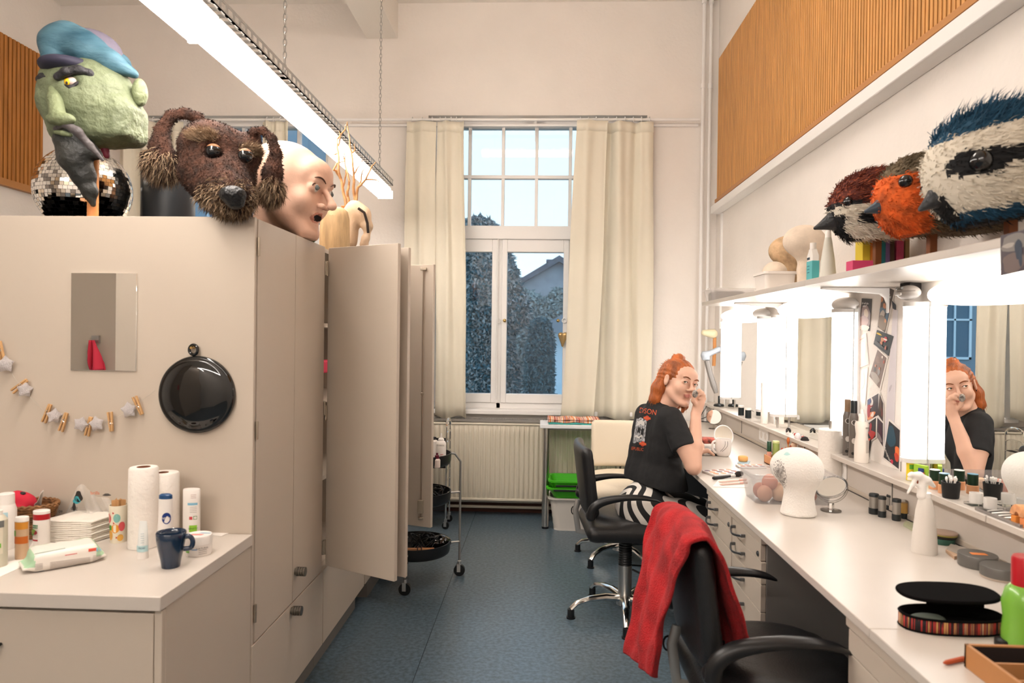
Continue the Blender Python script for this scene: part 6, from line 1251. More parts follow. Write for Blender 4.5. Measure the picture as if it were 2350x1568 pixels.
# clear box of sponges behind the head
PLB=mat('grey_clear_plastic',(.42,.40,.40),.12,alpha=.26)
a=at(1745,1160,Z=ZT); b=at(1893,1163,Z=ZT); bx0,bx1=a.x-.01,b.x+.03; by0=a.y; by1=by0+.20
t=tub('plastic_box','grey see-through plastic box full of make-up sponges','box',bx0-.02,bx1+.02,by0,by1,ZT+.0005,ZT+.115,.86,PLB,rim=.006,wall=.002,r=.03)
SPC=[pm('d9a38a',.85),pm('cf8f7c',.85),pm('e0b99a',.85),pm('c98a52',.85)]
SPM=MB().sphere((0,0,0),(.030,.027,.032),22,14); SPM2=MB().cbox((0,0,0),(.05,.04,.03)); first={}
gr=np.random.default_rng(12); spn=['pink','rosy','beige','tan']; 
for k,(u,v,zz) in enumerate(((.12,.2,.032),(.12,.6,.032),(.36,.25,.032),(.60,.2,.03),(.82,.3,.032),(.40,.7,.032),(.70,.7,.03),(.22,.35,.072),(.50,.4,.075),(.78,.5,.07))):
    c=(bx0+.015+(bx1-bx0-.03)*u,by0+.035+(by1-by0-.07)*v,ZT+zz); sq=k in (3,6); o=obj('make_up_sponge',SPM2 if sq else SPM,SPC[3 if sq else k%3],local=True,bevel=.004 if sq else 0,smooth=60); o.location=c; o.rotation_euler=(gr.uniform(-.5,.5),gr.uniform(-.5,.5),gr.uniform(0,3))
    link_props(o,'%s %s make-up sponge in the grey box, %s'%(spn[3] if sq else spn[k%3],'block-shaped' if sq else 'rounded',('at its left end in front','at its left end behind','left of its middle in front','right of its middle in front','at its right end','left of its middle behind','right of its middle behind','on top at the left','on top in the middle','on top at the right')[k]),'sponge',"sponges in the grey plastic box")
# paper towel roll on metal holder
p,s=foot(1905,1119,ZT,26); t=thing('paper_roll','paper towel roll on a metal spindle beside the wig head','paper roll',(p.x,p.y,ZT)); R=27.5*s*.95; h=at(1905,985,Y=p.y).z-ZT
obj('paper',MB().lathe([(.001,.012),(R,.012),(R,h-.004),(R-.004,h),(.012,h)],(0,0,0),48),PAPER,t,local=True,smooth=40)
obj('spindle',MB().cyl((0,0,0),(0,0,at(1905,966,Y=p.y).z-ZT),.0085,n=20).cyl((0,0,.0),(0,0,.010),R*.95,n=40),STEEL,t,local=True)
# acrylic table mirror
p=at(1912,1176,Z=ZT); s=p.y/1600; t=thing('table_mirror','small round acrylic table mirror right of the wig head','mirror',(p.x,p.y+.02,ZT)); c=Vector((0,0,at(1913,1118,Y=p.y+.02).z-ZT)); RR=36*s
obj('base',MB().lathe([(.001,0),(.036,0),(.036,.004),(.008,.006),(.001,.006)],(0,0,0),40),CLEAR,t,local=True)
obj('stem',MB().cyl((0,0,.005),(0,0,.03),.011,n=6),CHROME,t,local=True,bevel=.001)
nrm=Vector((-.45,-.38,.80)).normalized(); u1=nrm.cross(Vector((0,0,1))).normalized(); u2=nrm.cross(u1)
def disc(par,c,R,u1,u2,nrm,h,m,nm,n=40,local=True):
    return obj(nm,MB().rings([[c+nrm*q+(u1*math.cos(a)+u2*math.sin(a))*R for a in np.linspace(0,2*PI,n+1)[:-1]] for q in (-h/2,h/2)]),m,par,local=local)
disc(t,c,RR*.84,u1,u2,nrm,.003,MIRROR,'mirror_disc'); disc(t,c-nrm*.002,RR*.88,u1,u2,nrm,.002,pm('dcd5cf'),'mirror_back')
obj('rim',MB().tube([c+(u1*math.cos(a)+u2*math.sin(a))*RR*.93 for a in np.linspace(0,2*PI,41)[:-1]],.0035,8,True),CLEAR,t,local=True,smooth=80)
obj('yoke',MB().tube([Vector((RR*math.cos(a),0,c.z+RR*.95*math.sin(a))) for a in np.linspace(PI,2*PI,25)],.003,8,flat=1.5),CLEAR,t,local=True,smooth=80)
# palettes, brushes, pens
def palette(lab,px,py,w,d,rot,n,m,cols,name='eyeshadow_palette'):
    p=at(px,py,Z=ZT); t=thing(name,lab,'palette',(p.x,p.y,ZT),rot); obj('case',MB().box(0,w,0,d,.0005,.009),WHITE,t,local=True,bevel=.0012)
    for i in range(n):
        for j in range(m): x=w*(i+.5)/n+w*.02*(j%2); y=d*(j+.5)/m; obj('colour_pan',MB().lathe([(.001,.0092),(min(w/n,d/m)*.40,.0092),(min(w/n,d/m)*.40,.0098),(.001,.0098)],(x,y,0),18),pm(cols[(i*m+j*3)%len(cols)],.8),t,local=True)
    return t
PC=['e2a07c','c98a78','b0776c','e6b08a','a9837e','d99a86','8f7d86','eab295']
palette('open eyeshadow palette nearest to the elbow of the woman',1640,1094,.155,.105,.35,4,3,PC); palette('second eyeshadow palette behind the first, half hidden by the grey box',1700,1076,.13,.07,.1,4,2,PC)
def brush(lab,a,b,col,tipc,hr=.0065,name='make_up_brush',tip=.25,tr=.011,feru='c9c4bf',z=ZT):
    A0=at(*a,Z=z+hr); B0=at(*b,Z=z+hr); A0.z=B0.z=z+hr+.0005; d=B0-A0; t=thing(name,lab,'brush',tuple(A0)); q=lambda f:A0+d*f
    obj('handle',MB().tube([q(0),q(.04),q(.3),q(1-tip-.15)],[hr*.7,hr,hr*1.05,hr*.8],12),pm(col,.3),t); obj('ferrule',MB().tube([q(1-tip-.16),q(1-tip)],[hr*.85,hr*.95],12),pm(feru,.25),t)
    obj('bristles',MB().tube([q(1-tip)+Vector((0,0,0)),q(1-tip*.5)+Vector((0,0,tr*.4)),q(1)+Vector((0,0,tr*.4))],[hr*.9,tr,tr*.85],14),pm(tipc,.9),t)
brush('black make-up brush lying left of the grey box',(1636,1098),(1702,1090),'1a1a1c','241e1c',.0075,tr=.013)
for a,b,l in (((1650,1106),(1712,1101),'upper pale pink make-up pen on the counter'),((1652,1112),(1714,1108),'lower pale pink make-up pen on the counter')):
    A0=at(*a,Z=ZT+.006);B0=at(*b,Z=ZT+.006); d=B0-A0; t=thing('make_up_pen',l,'pen',tuple(A0)); obj('barrel',MB().tube([A0,A0+d*.08,A0+d*.7],[.003,.0052,.0055],12),pm('e6c8bd',.35),t); obj('cap',MB().tube([A0+d*.7,B0],[.0058,.0052],12),pm('d9a79a',.3),t); obj('band',MB().tube([A0+d*.68,A0+d*.71],[.006,.006],12),STEEL,t)
sheet('paper_sheet','small white paper under the pink pens','paper',[(1635,1118),(1648,1102),(1722,1098),(1716,1120)],PW,z=ZT)
p,s=foot(1705,1062,ZT,10); 
obj('make_up_sponge',MB().lathe([(.001,.004),(.021,.004),(.024,.010),(.024,.026),(.018,.030),(.001,.030)],(p.x,p.y,ZT),24),pm('eab06c',.85),label='round orange sponge lying near the mug with line pattern',cat='sponge',loc=(p.x,p.y,ZT),smooth=60)
sheet('card','small blue-edged card under the round orange sponge','card',[(1692,1064),(1700,1056),(1722,1060),(1716,1068)],pm('9fb9c4'),z=ZT,h=.002)
# mug with pattern and round mirrors
t,R,h=mug('white mug with thin dark curved lines, near the seated woman',1659,1050,39,1008,ZT,mat('white_glaze',(.80,.75,.71),.15,coat=.4),PI+.2,taper=.8)
for a0,b0 in ((-.1,.15),(.12,.25)): obj('line_print',MB().tube([((R*(.945+.055*u)+.0010)*math.sin(a0+b0*math.sin(u*2.6)-.5*(1-u)**2),-(R*(.945+.055*u)+.0010)*math.cos(a0+b0*math.sin(u*2.6)-.5*(1-u)**2),h*(.33+.6*u)) for u in np.linspace(.0,1,14)],.0008,4),pm('3a3030'),t,local=True)
def stand_mirror(lab,px,cy_,rpx,py,tilt,yaw,rim=WHITE,stem=True):
    p=at(px,py,Z=ZT); s=p.y/1600; t=thing('table_mirror',lab,'mirror',(p.x,p.y,ZT)); c=Vector((0,0,at(px,cy_,Y=p.y).z-ZT)); n_=Vector((math.sin(yaw)*math.cos(tilt),-math.cos(yaw)*math.cos(tilt),math.sin(tilt))); a=n_.cross(Vector((0,0,1))).normalized(); b=n_.cross(a); R=rpx*s
    disc(t,c,R*.9,a,b,n_,.004,MIRROR,'mirror_disc'); obj('rim',MB().tube([c+(a*math.cos(q)+b*math.sin(q))*R*.95 for q in np.linspace(0,2*PI,37)[:-1]],.004,8,True),rim,t,local=True,smooth=80)
    obj('stand',MB().cyl((0,0,.004),(0,0,max(.02,c.z-R*.98)),.005,n=10).lathe([(.001,0),(.035,0),(.033,.005),(.001,.008)],(0,0,0),28),rim,t,local=True)
stand_mirror('round white-rimmed mirror standing behind the mug',1660,1000,24,1040,.25,.25); stand_mirror('round tilted mirror near the far end of the mirror ledge',1638,957,18,985,.12,-.25,CLEAR)
# pouches near her hand
cow=mat('cow_pattern',(.75,.70,.66),.7,noise=.9,nscale=55,col2=(.02,.018,.018)); redm=mat('red_pattern',(.62,.13,.09),.6,noise=.9,nscale=38,col2=(.09,.03,.025))
for l,c0_,r_,m_ in (('black-and-white patterned pouch lying flat by her hand',(1622,1038),(.060,.045,.014),cow),('red-brown patterned pouch lying on the black-and-white one',(1618,1022),(.055,.04,.016),redm)):
    p=at(*c0_,Z=ZT+.014); z0=ZT+.0145 if m_ is cow else ZT+.043; S_=SDF(); S_.rbox((p.x+.02,p.y,z0),r_,.013); V,F=S_.mesh(.004); V=V+normals(V,F)*(vnoise(V,70,6)*.002)[:,None]; sobj('pouch',V,F,m_,label=l,cat='pouch')
# headset-like gadget and glasses with cables
p=at(1575,958,Z=ZT); S_=SDF(); S_.cone((p.x-.05,p.y,ZT+.014),(p.x+.04,p.y,ZT+.022),.013,.018,.01); V,F=S_.mesh(.004); V[:,2]=np.maximum(V[:,2],ZT+.0005); sobj('clipper',V,F,pm('3f4a4a',.3),label='dark grey device lying at the far end of the counter',cat='device')
obj('cable',MB().tube([at(1585,962,Z=ZT+.004),at(1600,962,Z=ZT+.004),at(1612,968,Z=ZT+.004),at(1626,968,Z=ZT+.004)],.003,6),BLACKP,label='black cable running from the grey device along the counter',cat='cable')
t=thing('eyeglasses','black-framed eyeglasses with folded-up temples near her hand','glasses',tuple(at(1615,966,Y=5.12)))
for q in ([(1605,962),(1612,948),(1622,932)],[(1606,963),(1622,957),(1634,946),(1637,938),(1640,944)]): obj('temple',MB().tube([at(a,b,Y=5.12+.02*i) for i,(a,b) in enumerate(q)],.0028,6),BLACKP,t)
obj('frame',MB().tube([at(1606,966,Y=5.12),at(1618,968,Y=5.12),at(1630,970,Y=5.10)],.003,6),BLACKP,t)
# wooden organiser with bottles and brushes
a=at(1754,1062,Z=ZT); b=at(1785,1082,Z=ZT); YW0=b.y; wd=pm('dd9d6c',.6); t=thing('organiser_box','pale wooden organiser box behind the wig head','organiser',(a.x+.10,YW0+.05,ZT)); X0,X1=a.x,a.x+.175; Y0_,Y1_=b.y-.02,a.y+.005; hw_=.042
obj('tray',MB().box(X0,X0+.006,Y0_,Y1_,ZT+.0005,ZT+hw_).box(X1-.006,X1,Y0_,Y1_,ZT+.0005,ZT+hw_).box(X0,X1,Y0_,Y0_+.006,ZT+.0005,ZT+hw_).box(X0,X1,Y1_-.006,Y1_,ZT+.0005,ZT+hw_).box(X0,X1,Y0_,Y1_,ZT+.0005,ZT+.006),wd,t,bevel=.001)
g_=lambda px,py,dy=0:at(px,py,Y=Y1_-.03+dy)
def smallb(nm,lab,cat,x,y,z,r,h,body,cap,hc_=.35,rc=None,sy=1,lettr=None): return bottle(nm,lab,cat,x,y,z,[('body',[(.001,0),(r*.95,0),(r,.003),(r,h*(1-hc_)),(r*.8,h*(1-hc_)+.002)],body),('cap',[((rc or r)*1.0,h*(1-hc_)+.002),((rc or r),h-.002),((rc or r)*.9,h),(.001,h)],cap)],n=24,sy=sy)
q=g_(1760,1040); smallb('make_up_bottle','slim pink bottle with a dark green cap in the organiser','bottle',X0+.018,Y1_-.022,ZT+.0065,.011,.105,pm('dfa592',.3),pm('1f4630',.35),.5)
smallb('make_up_tube','olive green tube standing upright in the organiser','tube',X0+.052,Y1_-.022,ZT+.0065,.017,.108,pm('a3b86a',.35),pm('d9e0a0',.35),.12)
for k in (0,1): smallb('foundation_bottle',('left','right')[k]+' gold-labelled bottle with a dark green base in the organiser','bottle',X0+.060+.034*k,Y0_+.06,ZT+.0065,.0145,.082,pm('a97b35',.3),pm('cfc4b4',.2),.2); 
gb=np.random.default_rng(21)
spec=[(1795,1042,'5a2018','c0462e',.006),(1803,1040,'7a3020','b0583a',.005),(1809,1018,'c98d4a','c86f3e',.008),(1814,1036,'24201e','8a3a28',.006),(1822,1030,'e2c49a','e8c8ae',.017),(1820,1014,'b8803e','b85a38',.007),(1831,1018,'e6dcd6','e6dcdc',.016),(1847,1026,'1d1a19','2c2524',.020),(1854,1034,'8d86b0','a79fc0',.016),(1867,1032,'e2b06a','efc48c',.015),(1872,1040,'d08c3c','d08044',.005),(1876,1036,'8a4a28','a8502a',.005)]
tones=['brick red slender','brown slender','wide copper','dark-tipped','fluffy cream','small reddish','fluffy white','big fluffy black','fluffy lilac','fluffy yellow','thin orange','thin brown']
for (px,py,hc2,tc2,r),tn in zip(spec,tones):
    yy=Y0_+.03+gb.random()*(Y1_-Y0_-.06)+.0; top=at(px,py-(24 if px>=1828 else 14),Y=yy); xb=min(max(top.x,X0+.02),X1-.02); base=Vector((xb,yy,ZT+.0075)); d=top-base; t=thing('make_up_brush',tn+' brush standing in the wooden organiser','brush',tuple(base),group='brushes in the wooden organiser')
    obj('handle',MB().tube([base,base+d*.75],[.0035,.003],8),pm(hc2,.4),t); obj('bristles',MB().tube([base+d*.74,base+d*.80,base+d*.9,base+d*.97,base+d*1.0],[.0032,r*.75,r,r*.7,r*.2],12),pm(tc2,.95),t,smooth=70)
# ---- right side of the counter
SIL=mat('stick_silver',(.36,.34,.31),.3,.6)
xs=[(2005,1182,25,1133,'leftmost black-and-silver make-up stick'),(2024,1189,20,1139,'second black-and-silver make-up stick from the left'),(2044,1172,22,1136,'black-and-silver make-up stick at the back, leaning orange inside'),(2057,1197,22,1145,'third black-and-silver stick in the front row'),(2074,1192,20,1148,'gold-labelled black stick nearest to the spray bottle')]
for i,(px,py,wpx,top,l) in enumerate(xs):
    p,s=foot(px,py,ZT,wpx*.42); r=wpx/2*s*.85; h=at(px,top,Y=p.y).z-ZT; t=thing('make_up_stick',l,'make-up stick',(p.x,p.y,ZT))
    obj('base',MB().lathe([(.001,0),(r*.95,0),(r,.003),(r,h*.30)],(0,0,0),26),pm('23282a',.35),t,local=True); obj('tube',MB().lathe([(r*.93,h*.30),(r*.93,h*.86),(.001,h*.86)],(0,0,0),26),pm('b08a4a',.35) if i==4 else SIL,t,local=True); obj('cap',MB().lathe([(r*1.0,h*.855),(r,h-.004),(r*.9,h),(.001,h)],(0,0,0),26),pm('23282a',.35) if i<4 else CLEAR,t,local=True)
p,s=foot(2121,1276,ZT,26); s=p.y/1600; r=26*s; HB=at(2112,1140,Y=p.y).z-ZT
FROST=mat('frosted_plastic',(.74,.69,.63),.4,alpha=.93)
t=thing('spray_bottle','tall frosted conical spray bottle with a white trigger','spray bottle',(p.x,p.y,ZT))
obj('body',MB().lathe([(.001,0),(r*1.0,0),(r*1.02,.006),(r*.93,HB*.35),(r*.72,HB*.75),(r*.55,HB*.93),(r*.40,HB),(.001,HB)],(0,0,0),48),FROST,t,local=True,smooth=50)
gg=plane(p.y); S_=SDF(); k_=s; S_.path([gg(2094,1090),gg(2110,1092),gg(2128,1103),gg(2143,1116)],[6*k_,8*k_,8*k_,4*k_],.006).cone(gg(2118,1100),gg(2115,1138),7*k_,10*k_,.008).path([gg(2100,1100),gg(2094,1114),gg(2083,1132)],[5*k_,4*k_,2.5*k_],.005).cone(gg(2092,1088),gg(2088,1091),5*k_,5*k_,.003).cone(gg(2102,1112),gg(2116,1124),3*k_,5*k_,.005)
V,F=S_.mesh(.0025); V[:,1]=p.y+(V[:,1]-p.y)*1.15; sobj('trigger_head',V,F,pm('efebe6',.35),t); obj('collar',MB().lathe([(r*.42,HB-.004),(r*.44,HB+.012),(.001,HB+.012)],(0,0,0),30),pm('efebe6',.35),t,local=True)
p,s=foot(2160,1257,ZT,40); 
for k,(z0,h,c,l) in enumerate(((0,.0165,'2f5a4c','dark green round tin at the bottom of the small stack'),(.017,.007,'1a1714','flat black round tin in the middle of the small stack'),(.0245,.009,'9a8f48','lime-edged round tin on top of the small stack'))):
    R_=.037; t=thing('tin',l,'tin',(p.x+.004*k,p.y,ZT+z0)); obj('body',MB().lathe([(.001,0),(R_*.98,0),(R_,.002),(R_,h*.6)],(0,0,.0003),40),pm(c,.35),t,local=True); obj('lid',MB().lathe([(R_*1.01,h*.55),(R_*1.01,h*.92),(R_*.97,h),(.001,h)],(0,0,.0003),40),pm('a58d7c',.4) if k==2 else pm(c,.4),t,local=True)
def flatbox(nm,lab,cat,pts,h,m,z=ZT): return sheet(nm,lab,cat,pts,m,z=z,h=h)
flatbox('clear_case','flat clear case lying between the tins and the duct','case',[(2171,1268),(2182,1256),(2242,1272),(2225,1292)],.010,mat('dull_clear_plastic',(.50,.44,.38),.2,alpha=.8)); flatbox('comb','small beige folded comb in front of the clear case','comb',[(2170,1268),(2176,1264),(2206,1281),(2190,1285)],.009,pm('c9a78a',.6)); flatbox('palette_case','thin green-edged palette behind the spray bottle','palette',[(2073,1208),(2078,1202),(2110,1208),(2098,1222)],.008,pm('a7ab8c',.4))
for px,py,top,R_,l,lb in ((2243,1314,1276,.048,'left grey round tin with an orange sticker',1),(2295,1342,1297,.046,'right grey round tin beside the green bottle',0)):
    p,s=foot(px,py,ZT,46); h=.034 if lb else .032; t=thing('tin',l,'tin',(p.x,p.y,ZT)); TG=mat('grey_tin',(.155,.15,.14),.4,.5)
    obj('body',MB().lathe([(.001,0),(R_*.98,0),(R_,.002),(R_,h*.5)],(0,0,.0004),48),TG if lb else pm('b9aa9c',.4),t,local=True); obj('lid',MB().lathe([(R_*1.012,h*.18 if not lb else h*.45),(R_*1.012,h-.002),(R_*.99,h),(.001,h)],(0,0,.0004),48),TG,t,local=True)
    if lb: obj('sticker',MB().quad((-.022,-.012,h+.001),(.020,-.016,h+.001),(.022,.006,h+.001),(-.018,.010,h+.001)),pm('d98246',.6),t,local=True,smooth=0)
# green bottle with red cap
p=at(2349,1500,Z=ZT); s=p.y/1600; R_=.042; c=Vector((at(2352,1500,Y=p.y+.03).x,p.y+.03,ZT)); h1=at(2350,1345,Y=c.y).z-ZT; h2=at(2350,1277,Y=c.y).z-ZT
bottle('drinking_bottle','green bottle with a red cap at the right edge of the photo','bottle',c.x,c.y,ZT,[('body',[(.001,0),(R_*.95,0),(R_,.006),(R_,h1*.25),(R_*.93,h1*.45),(R_*1.02,h1*.72),(R_*.86,h1*.93),(R_*.55,h1*1.04)],mat('green_bottle',(.18,.42,.05),.25,coat=.3)),('cap',[(R_*.62,h1*1.0),(R_*.62,h2-.006),(R_*.55,h2),(.001,h2)],pm('b01c26',.3))],n=44)
# striped oval case, open
STR=mat('striped_fabric',(.3,.05,.03),.85); n=STR.node_tree; tc_=n.nodes.new('ShaderNodeTexCoord'); mp_=n.nodes.new('ShaderNodeMapping'); nz_=n.nodes.new('ShaderNodeTexNoise'); rr=n.nodes.new('ShaderNodeValToRGB'); mp_.inputs['Scale'].default_value=(1,.6,.01); nz_.inputs['Scale'].default_value=70
n.links.new(tc_.outputs['Object'],mp_.inputs[0]); n.links.new(mp_.outputs[0],nz_.inputs[0]); n.links.new(nz_.outputs[0],rr.inputs[0]); n.links.new(rr.outputs[0],n.nodes['Principled BSDF'].inputs[0]); rr.color_ramp.interpolation='CONSTANT'; e=rr.color_ramp.elements; e[0].color=(.012,.008,.01,1); e[1].position=.46; e[1].color=(*hexc('a8302c'),1)
for p_,c_ in ((.50,'1b1214'),(.53,'c99a5a'),(.56,'6a2a3c'),(.60,'d8b48a'),(.64,'2a1a1c')): k=e.new(p_); k.color=(*hexc(c_),1)
a=at(2090,1450,Z=ZT); b=at(2318,1462,Z=ZT); cx0,cy0=(a.x+b.x)/2,(a.y+b.y)/2+.035; LX=(b.x-a.x)/2+.006; LY=.048
def oval(z,e=1,o=0,dx=0,dy=0): return [(cx0+dx+(LX*e+o)*(abs(math.cos(q))**.8)*(1 if math.cos(q)>0 else -1),cy0+dy+(LY*e+o)*(abs(math.sin(q))**.8)*(1 if math.sin(q)>0 else -1),z) for q in np.linspace(0,2*PI,49)[:-1]]
t=thing('brush_case','open oval case of dark striped fabric on the counter','case',(cx0,cy0,ZT)); BKC=mat('black_cloth',(.004,.0035,.0035),.95,spec=.08)
obj('side',MB().rings([oval(ZT+.001),oval(ZT+.030)],cap=False),STR,t,solid=.002); obj('piping',MB().tube(oval(ZT+.002),.0028,6,True).tube(oval(ZT+.031),.0028,6,True),BKC,t); obj('lining',MB().rings([oval(ZT+.001,.98),oval(ZT+.006,.98)]),BKC,t); obj('inner_wall',MB().rings([oval(ZT+.002,1,-.0028),oval(ZT+.0305,1,-.0028)],cap=False),BKC,t,solid=.001)
obj('lid',MB().rings([[(x,y,z_+(y-cy0+LY)*.10) for x,y,z_ in oval(ZT+.058,1,.002,.004,.02)],[(x,y,z_+(y-cy0+LY)*.10) for x,y,z_ in oval(ZT+.066,1,.002,.004,.02)]]),BKC,t,bevel=.003); obj('hinge_flap',MB().box(cx0-.03,cx0+LX*.9,cy0+LY*.8,cy0+LY*.8+.004,ZT+.03,ZT+.066),BKC,t)
S_=SDF(); S_.ell((cx0-.055,cy0-.01,ZT+.02),(.04,.02,.012),.005); V,F=S_.mesh(.004); V=V+normals(V,F)*(vnoise(V,110,6)*.002)[:,None]; sobj('cloth',V,F,pm('5a625a',.8),label='crumpled grey cloth inside the striped case',cat='cloth')
# wooden compartment box, pencil
a=at(2212,1530,Z=ZT); t=thing('organiser_box','wooden compartment box in the lower right corner','organiser',(a.x+.08,a.y-.08,ZT)); W1_=pm('b07a4a',.55); DKI=pm('1c1210',.7); x0=a.x; yb=a.y; R_=Matrix.Rotation(-.0,3,'Z')
m=MB(); L_=.26; D_=.20; hh=.045
m.box(x0,x0+.007,yb-D_,yb,ZT+.0005,ZT+hh).box(x0,x0+L_,yb-.007,yb,ZT+.0005,ZT+hh).box(x0+L_-.007,x0+L_,yb-D_,yb,ZT+.0005,ZT+hh).box(x0,x0+L_,yb-D_,yb-D_+.007,ZT+.0005,ZT+hh); obj('frame',m,W1_,t,bevel=.001); obj('bottom',MB().box(x0+.002,x0+L_-.002,yb-D_+.002,yb-.002,ZT+.0007,ZT+.004),DKI,t); obj('inner_lining',MB().box(x0+.007,x0+.008,yb-D_,yb-.007,ZT+.004,ZT+hh-.003).box(x0+.007,x0+L_-.007,yb-.008,yb-.007,ZT+.004,ZT+hh-.003),DKI,t,smooth=0)
for y in (yb-.075,yb-.14): obj('divider',MB().box(x0+.007,x0+L_-.007,y,y+.005,ZT+.004,ZT+hh-.004),W1_,t)
A0=at(2166,1522,Z=ZT+.005); B0=at(2212,1512,Z=ZT+.005); t=thing('pencil','orange-red pencil sticking out beside the wooden box','pencil',tuple(A0)); obj('barrel',MB().tube([A0,A0+(B0-A0)*.15,B0],[.002,.0045,.005],8),pm('b4502a',.5),t)
p,s=foot(2302,1488,ZT,15); obj('round_lid',MB().lathe([(.001,.0005),(.016,.0005),(.016,.012),(.013,.014),(.001,.014)],(p.x,p.y,ZT),24),BLACKP,label='small black round lid between the case and the wooden box',cat='pot',loc=(p.x,p.y,ZT))  # a loose round lid rather than a pot
# ---------------------------------------------------------------- on the mirror ledge (z=ZL)
def L_at(px,x=1.285): return Vector((x,x*1600/(px-1242),ZL))
p=L_at(1647,1.28); t=thing('gadget_stand','black round stand foot beneath the axe','stand',tuple(p)); obj('foot',MB().lathe([(.001,.0005),(.036,.0005),(.038,.008),(.030,.018),(.008,.022),(.001,.022)],(p.x,p.y,ZL),32),pm('1e2224',.3),t); obj('stem',MB().cyl((p.x,p.y,ZL+.02),(p.x,p.y,ZL+.075),.007),pm('1e2224',.3),t)
for px,l in ((1697,'left of the two small black pots with pale lids'),(1713,'right of the two small black pots with pale lids')):
    p=L_at(px,1.275); bottle('pot',l,'pot',p.x,p.y,ZL,[('body',[(.001,.0005),(.018,.0005),(.018,.05)],pm('22282a',.3)),('lid',[(.0185,.05),(.0185,.062),(.001,.062)],pm('e6dfd8',.4))],n=26)
p=L_at(1749,1.285); bottle('cardboard_tube','tall white tube standing between the second and third mirror lamps','tube',p.x,p.y,ZL,[('body',[(.001,.0005),(.020,.0005),(.020,.235),(.001,.235)],PAPER)],n=28)
# hair clips
t=thing('hair_clip','black claw hair clip lying on the ledge','hair clip',tuple(L_at(1803,1.27))); p=L_at(1803,1.27)
for q in (-1,1): obj('claw',MB().tube([p+Vector((.0,-.028+.007*k,.018+q*.004+.010*math.sin(k*.5))) for k in range(9)],[.006,.005,.005,.006,.005,.006,.005,.006,.004],6,flat=.6),pm('1c1818',.3),t)
for px,c,l in ((1819,'b02a24','small red hair clip in the middle of the ledge'),(1836,'b8463c','red-handled hair clip near the curtain reflection')):
    p=L_at(px,1.27); t=thing('hair_clip',l,'hair clip',tuple(p)); obj('grip',MB().sphere(p+Vector((0,0,.011)),(.007,.016,.009),14,10),pm(c,.3),t); obj('prong',MB().tube([p+Vector((0,.01,.008)),p+Vector((.004,.03,.02)),p+Vector((.002,.045,.012))],.0022,6),STEEL,t)
# cans and bottle left of the posters
def can(px,x,r,h,lab,capc,bodyc,zc=.78):
    p=L_at(px,x); t=bottle('hairspray_can',lab,'spray can',p.x,p.y,ZL,[('body',[(.001,.0005),(r*.96,.0005),(r,.006),(r*.92,h*.2),(r,h*.45),(r,h*(zc-.08)),(r*.7,h*zc)],pm(bodyc,.3)),('cap',[(r*.68,h*zc-.002),(r*.68,h*.97),(r*.6,h),(.001,h)],pm(capc,.3))],n=28); return t,p,r,h
for px,l,cc in ((1934,'grey hairspray can, left of the pair under the posters','8a7058'),(1948,'grey hairspray can with a black cap, right of the pair','22282a')):
    t,p,r,h=can(px,1.292,.0185,.235,l,cc,'6b645e'); dot(t,-.3,h*.62,.011,.011,pm('e0dad4'),r,r,h); dot(t,-.3,h*.62,.008,.008,pm('4a4540'),r+.0006,r+.0006,h); dot(t,-.3,h*.30,.009,.012,pm('cfc9c2'),r,r,h); dot(t,-.5,h*.08,.006,.006,pm('22201e'),r,r,h)
    for k in range(5): lblock(t,h*(.14+.02*k),h*(.15+.02*k),-.4,.2,r,pm('9a938c'))
p=L_at(1966,1.275); t=bottle('spray_bottle','white waisted spray bottle beside the hairspray cans','spray bottle',p.x,p.y,ZL,[('body',[(.001,.0005),(.026,.0005),(.027,.006),(.0265,.07),(.0215,.11),(.026,.15),(.022,.162)],pm('e6ddd2',.35)),('nozzle',[(.013,.16),(.012,.19),(.008,.193),(.006,.21),(.001,.211)],pm('efe9e2',.35))],n=32)
lblock(t,.04,.09,.2,.9,.0268,pm('bdb3a8')); lblock(t,.135,.142,.1,.7,.026,pm('a59c92'))
# glue stick, box, jars, cups
p=L_at(2074,1.285); t=bottle('glue_stick','yellow glue stick standing on the ledge','glue stick',p.x,p.y,ZL,[('body',[(.001,.0005),(.0125,.0005),(.0125,.058)],pm('e8cf2e',.4)),('cap',[(.013,.058),(.013,.085),(.0115,.088),(.001,.088)],pm('efd93a',.4))],n=22); lblock(t,.040,.056,-.7,.5,.0125,pm('5aa02c')); lblock(t,.002,.012,-1.2,1.2,.0125,pm('efe9e0'))
p=L_at(2098,1.30); t=thing('small_box','small green printed box leaning against the mirror','box',tuple(p)); obj('box',MB().cbox((p.x,p.y,ZL+.0305),(.012,.045,.06),.5),pm('9fc83a',.5),t); obj('corner_print',MB().cbox((p.x-.006,p.y-.010,ZL+.042),(.004,.018,.018),.5),pm('2a3f7a',.5),t); obj('corner_print',MB().cbox((p.x-.0045,p.y-.016,ZL+.032),(.004,.012,.012),.5),pm('b8261f',.5),t)
p=L_at(2090,1.262); obj('dark_pot',MB().lathe([(.001,.0005),(.009,.0005),(.010,.018),(.007,.022),(.001,.022)],(p.x,p.y,ZL),20),pm('7a3a24',.4),label='tiny brown pot behind the spray trigger',cat='pot',loc=tuple(p))
for px,x,l,c in ((2128,1.292,'left dark green foundation jar on a wooden base','e9e9e2'),(2149,1.287,'right dark green foundation jar on a wooden base','6f9fb8')):
    p=L_at(px,x); bottle('foundation_jar',l,'jar',p.x,p.y,ZL,[('base',[(.001,.0005),(.0175,.0005),(.0175,.026),(.016,.028)],pm('d69a70',.6)),('body',[(.0155,.028),(.0155,.062),(.001,.062)],pm('17301f',.3)),('top_disc',[(.0150,.062),(.0150,.0635),(.001,.0635)],pm(c,.4))],n=28)
p=L_at(2149,1.268); CX,CY2=p.x-.0,p.y-.035
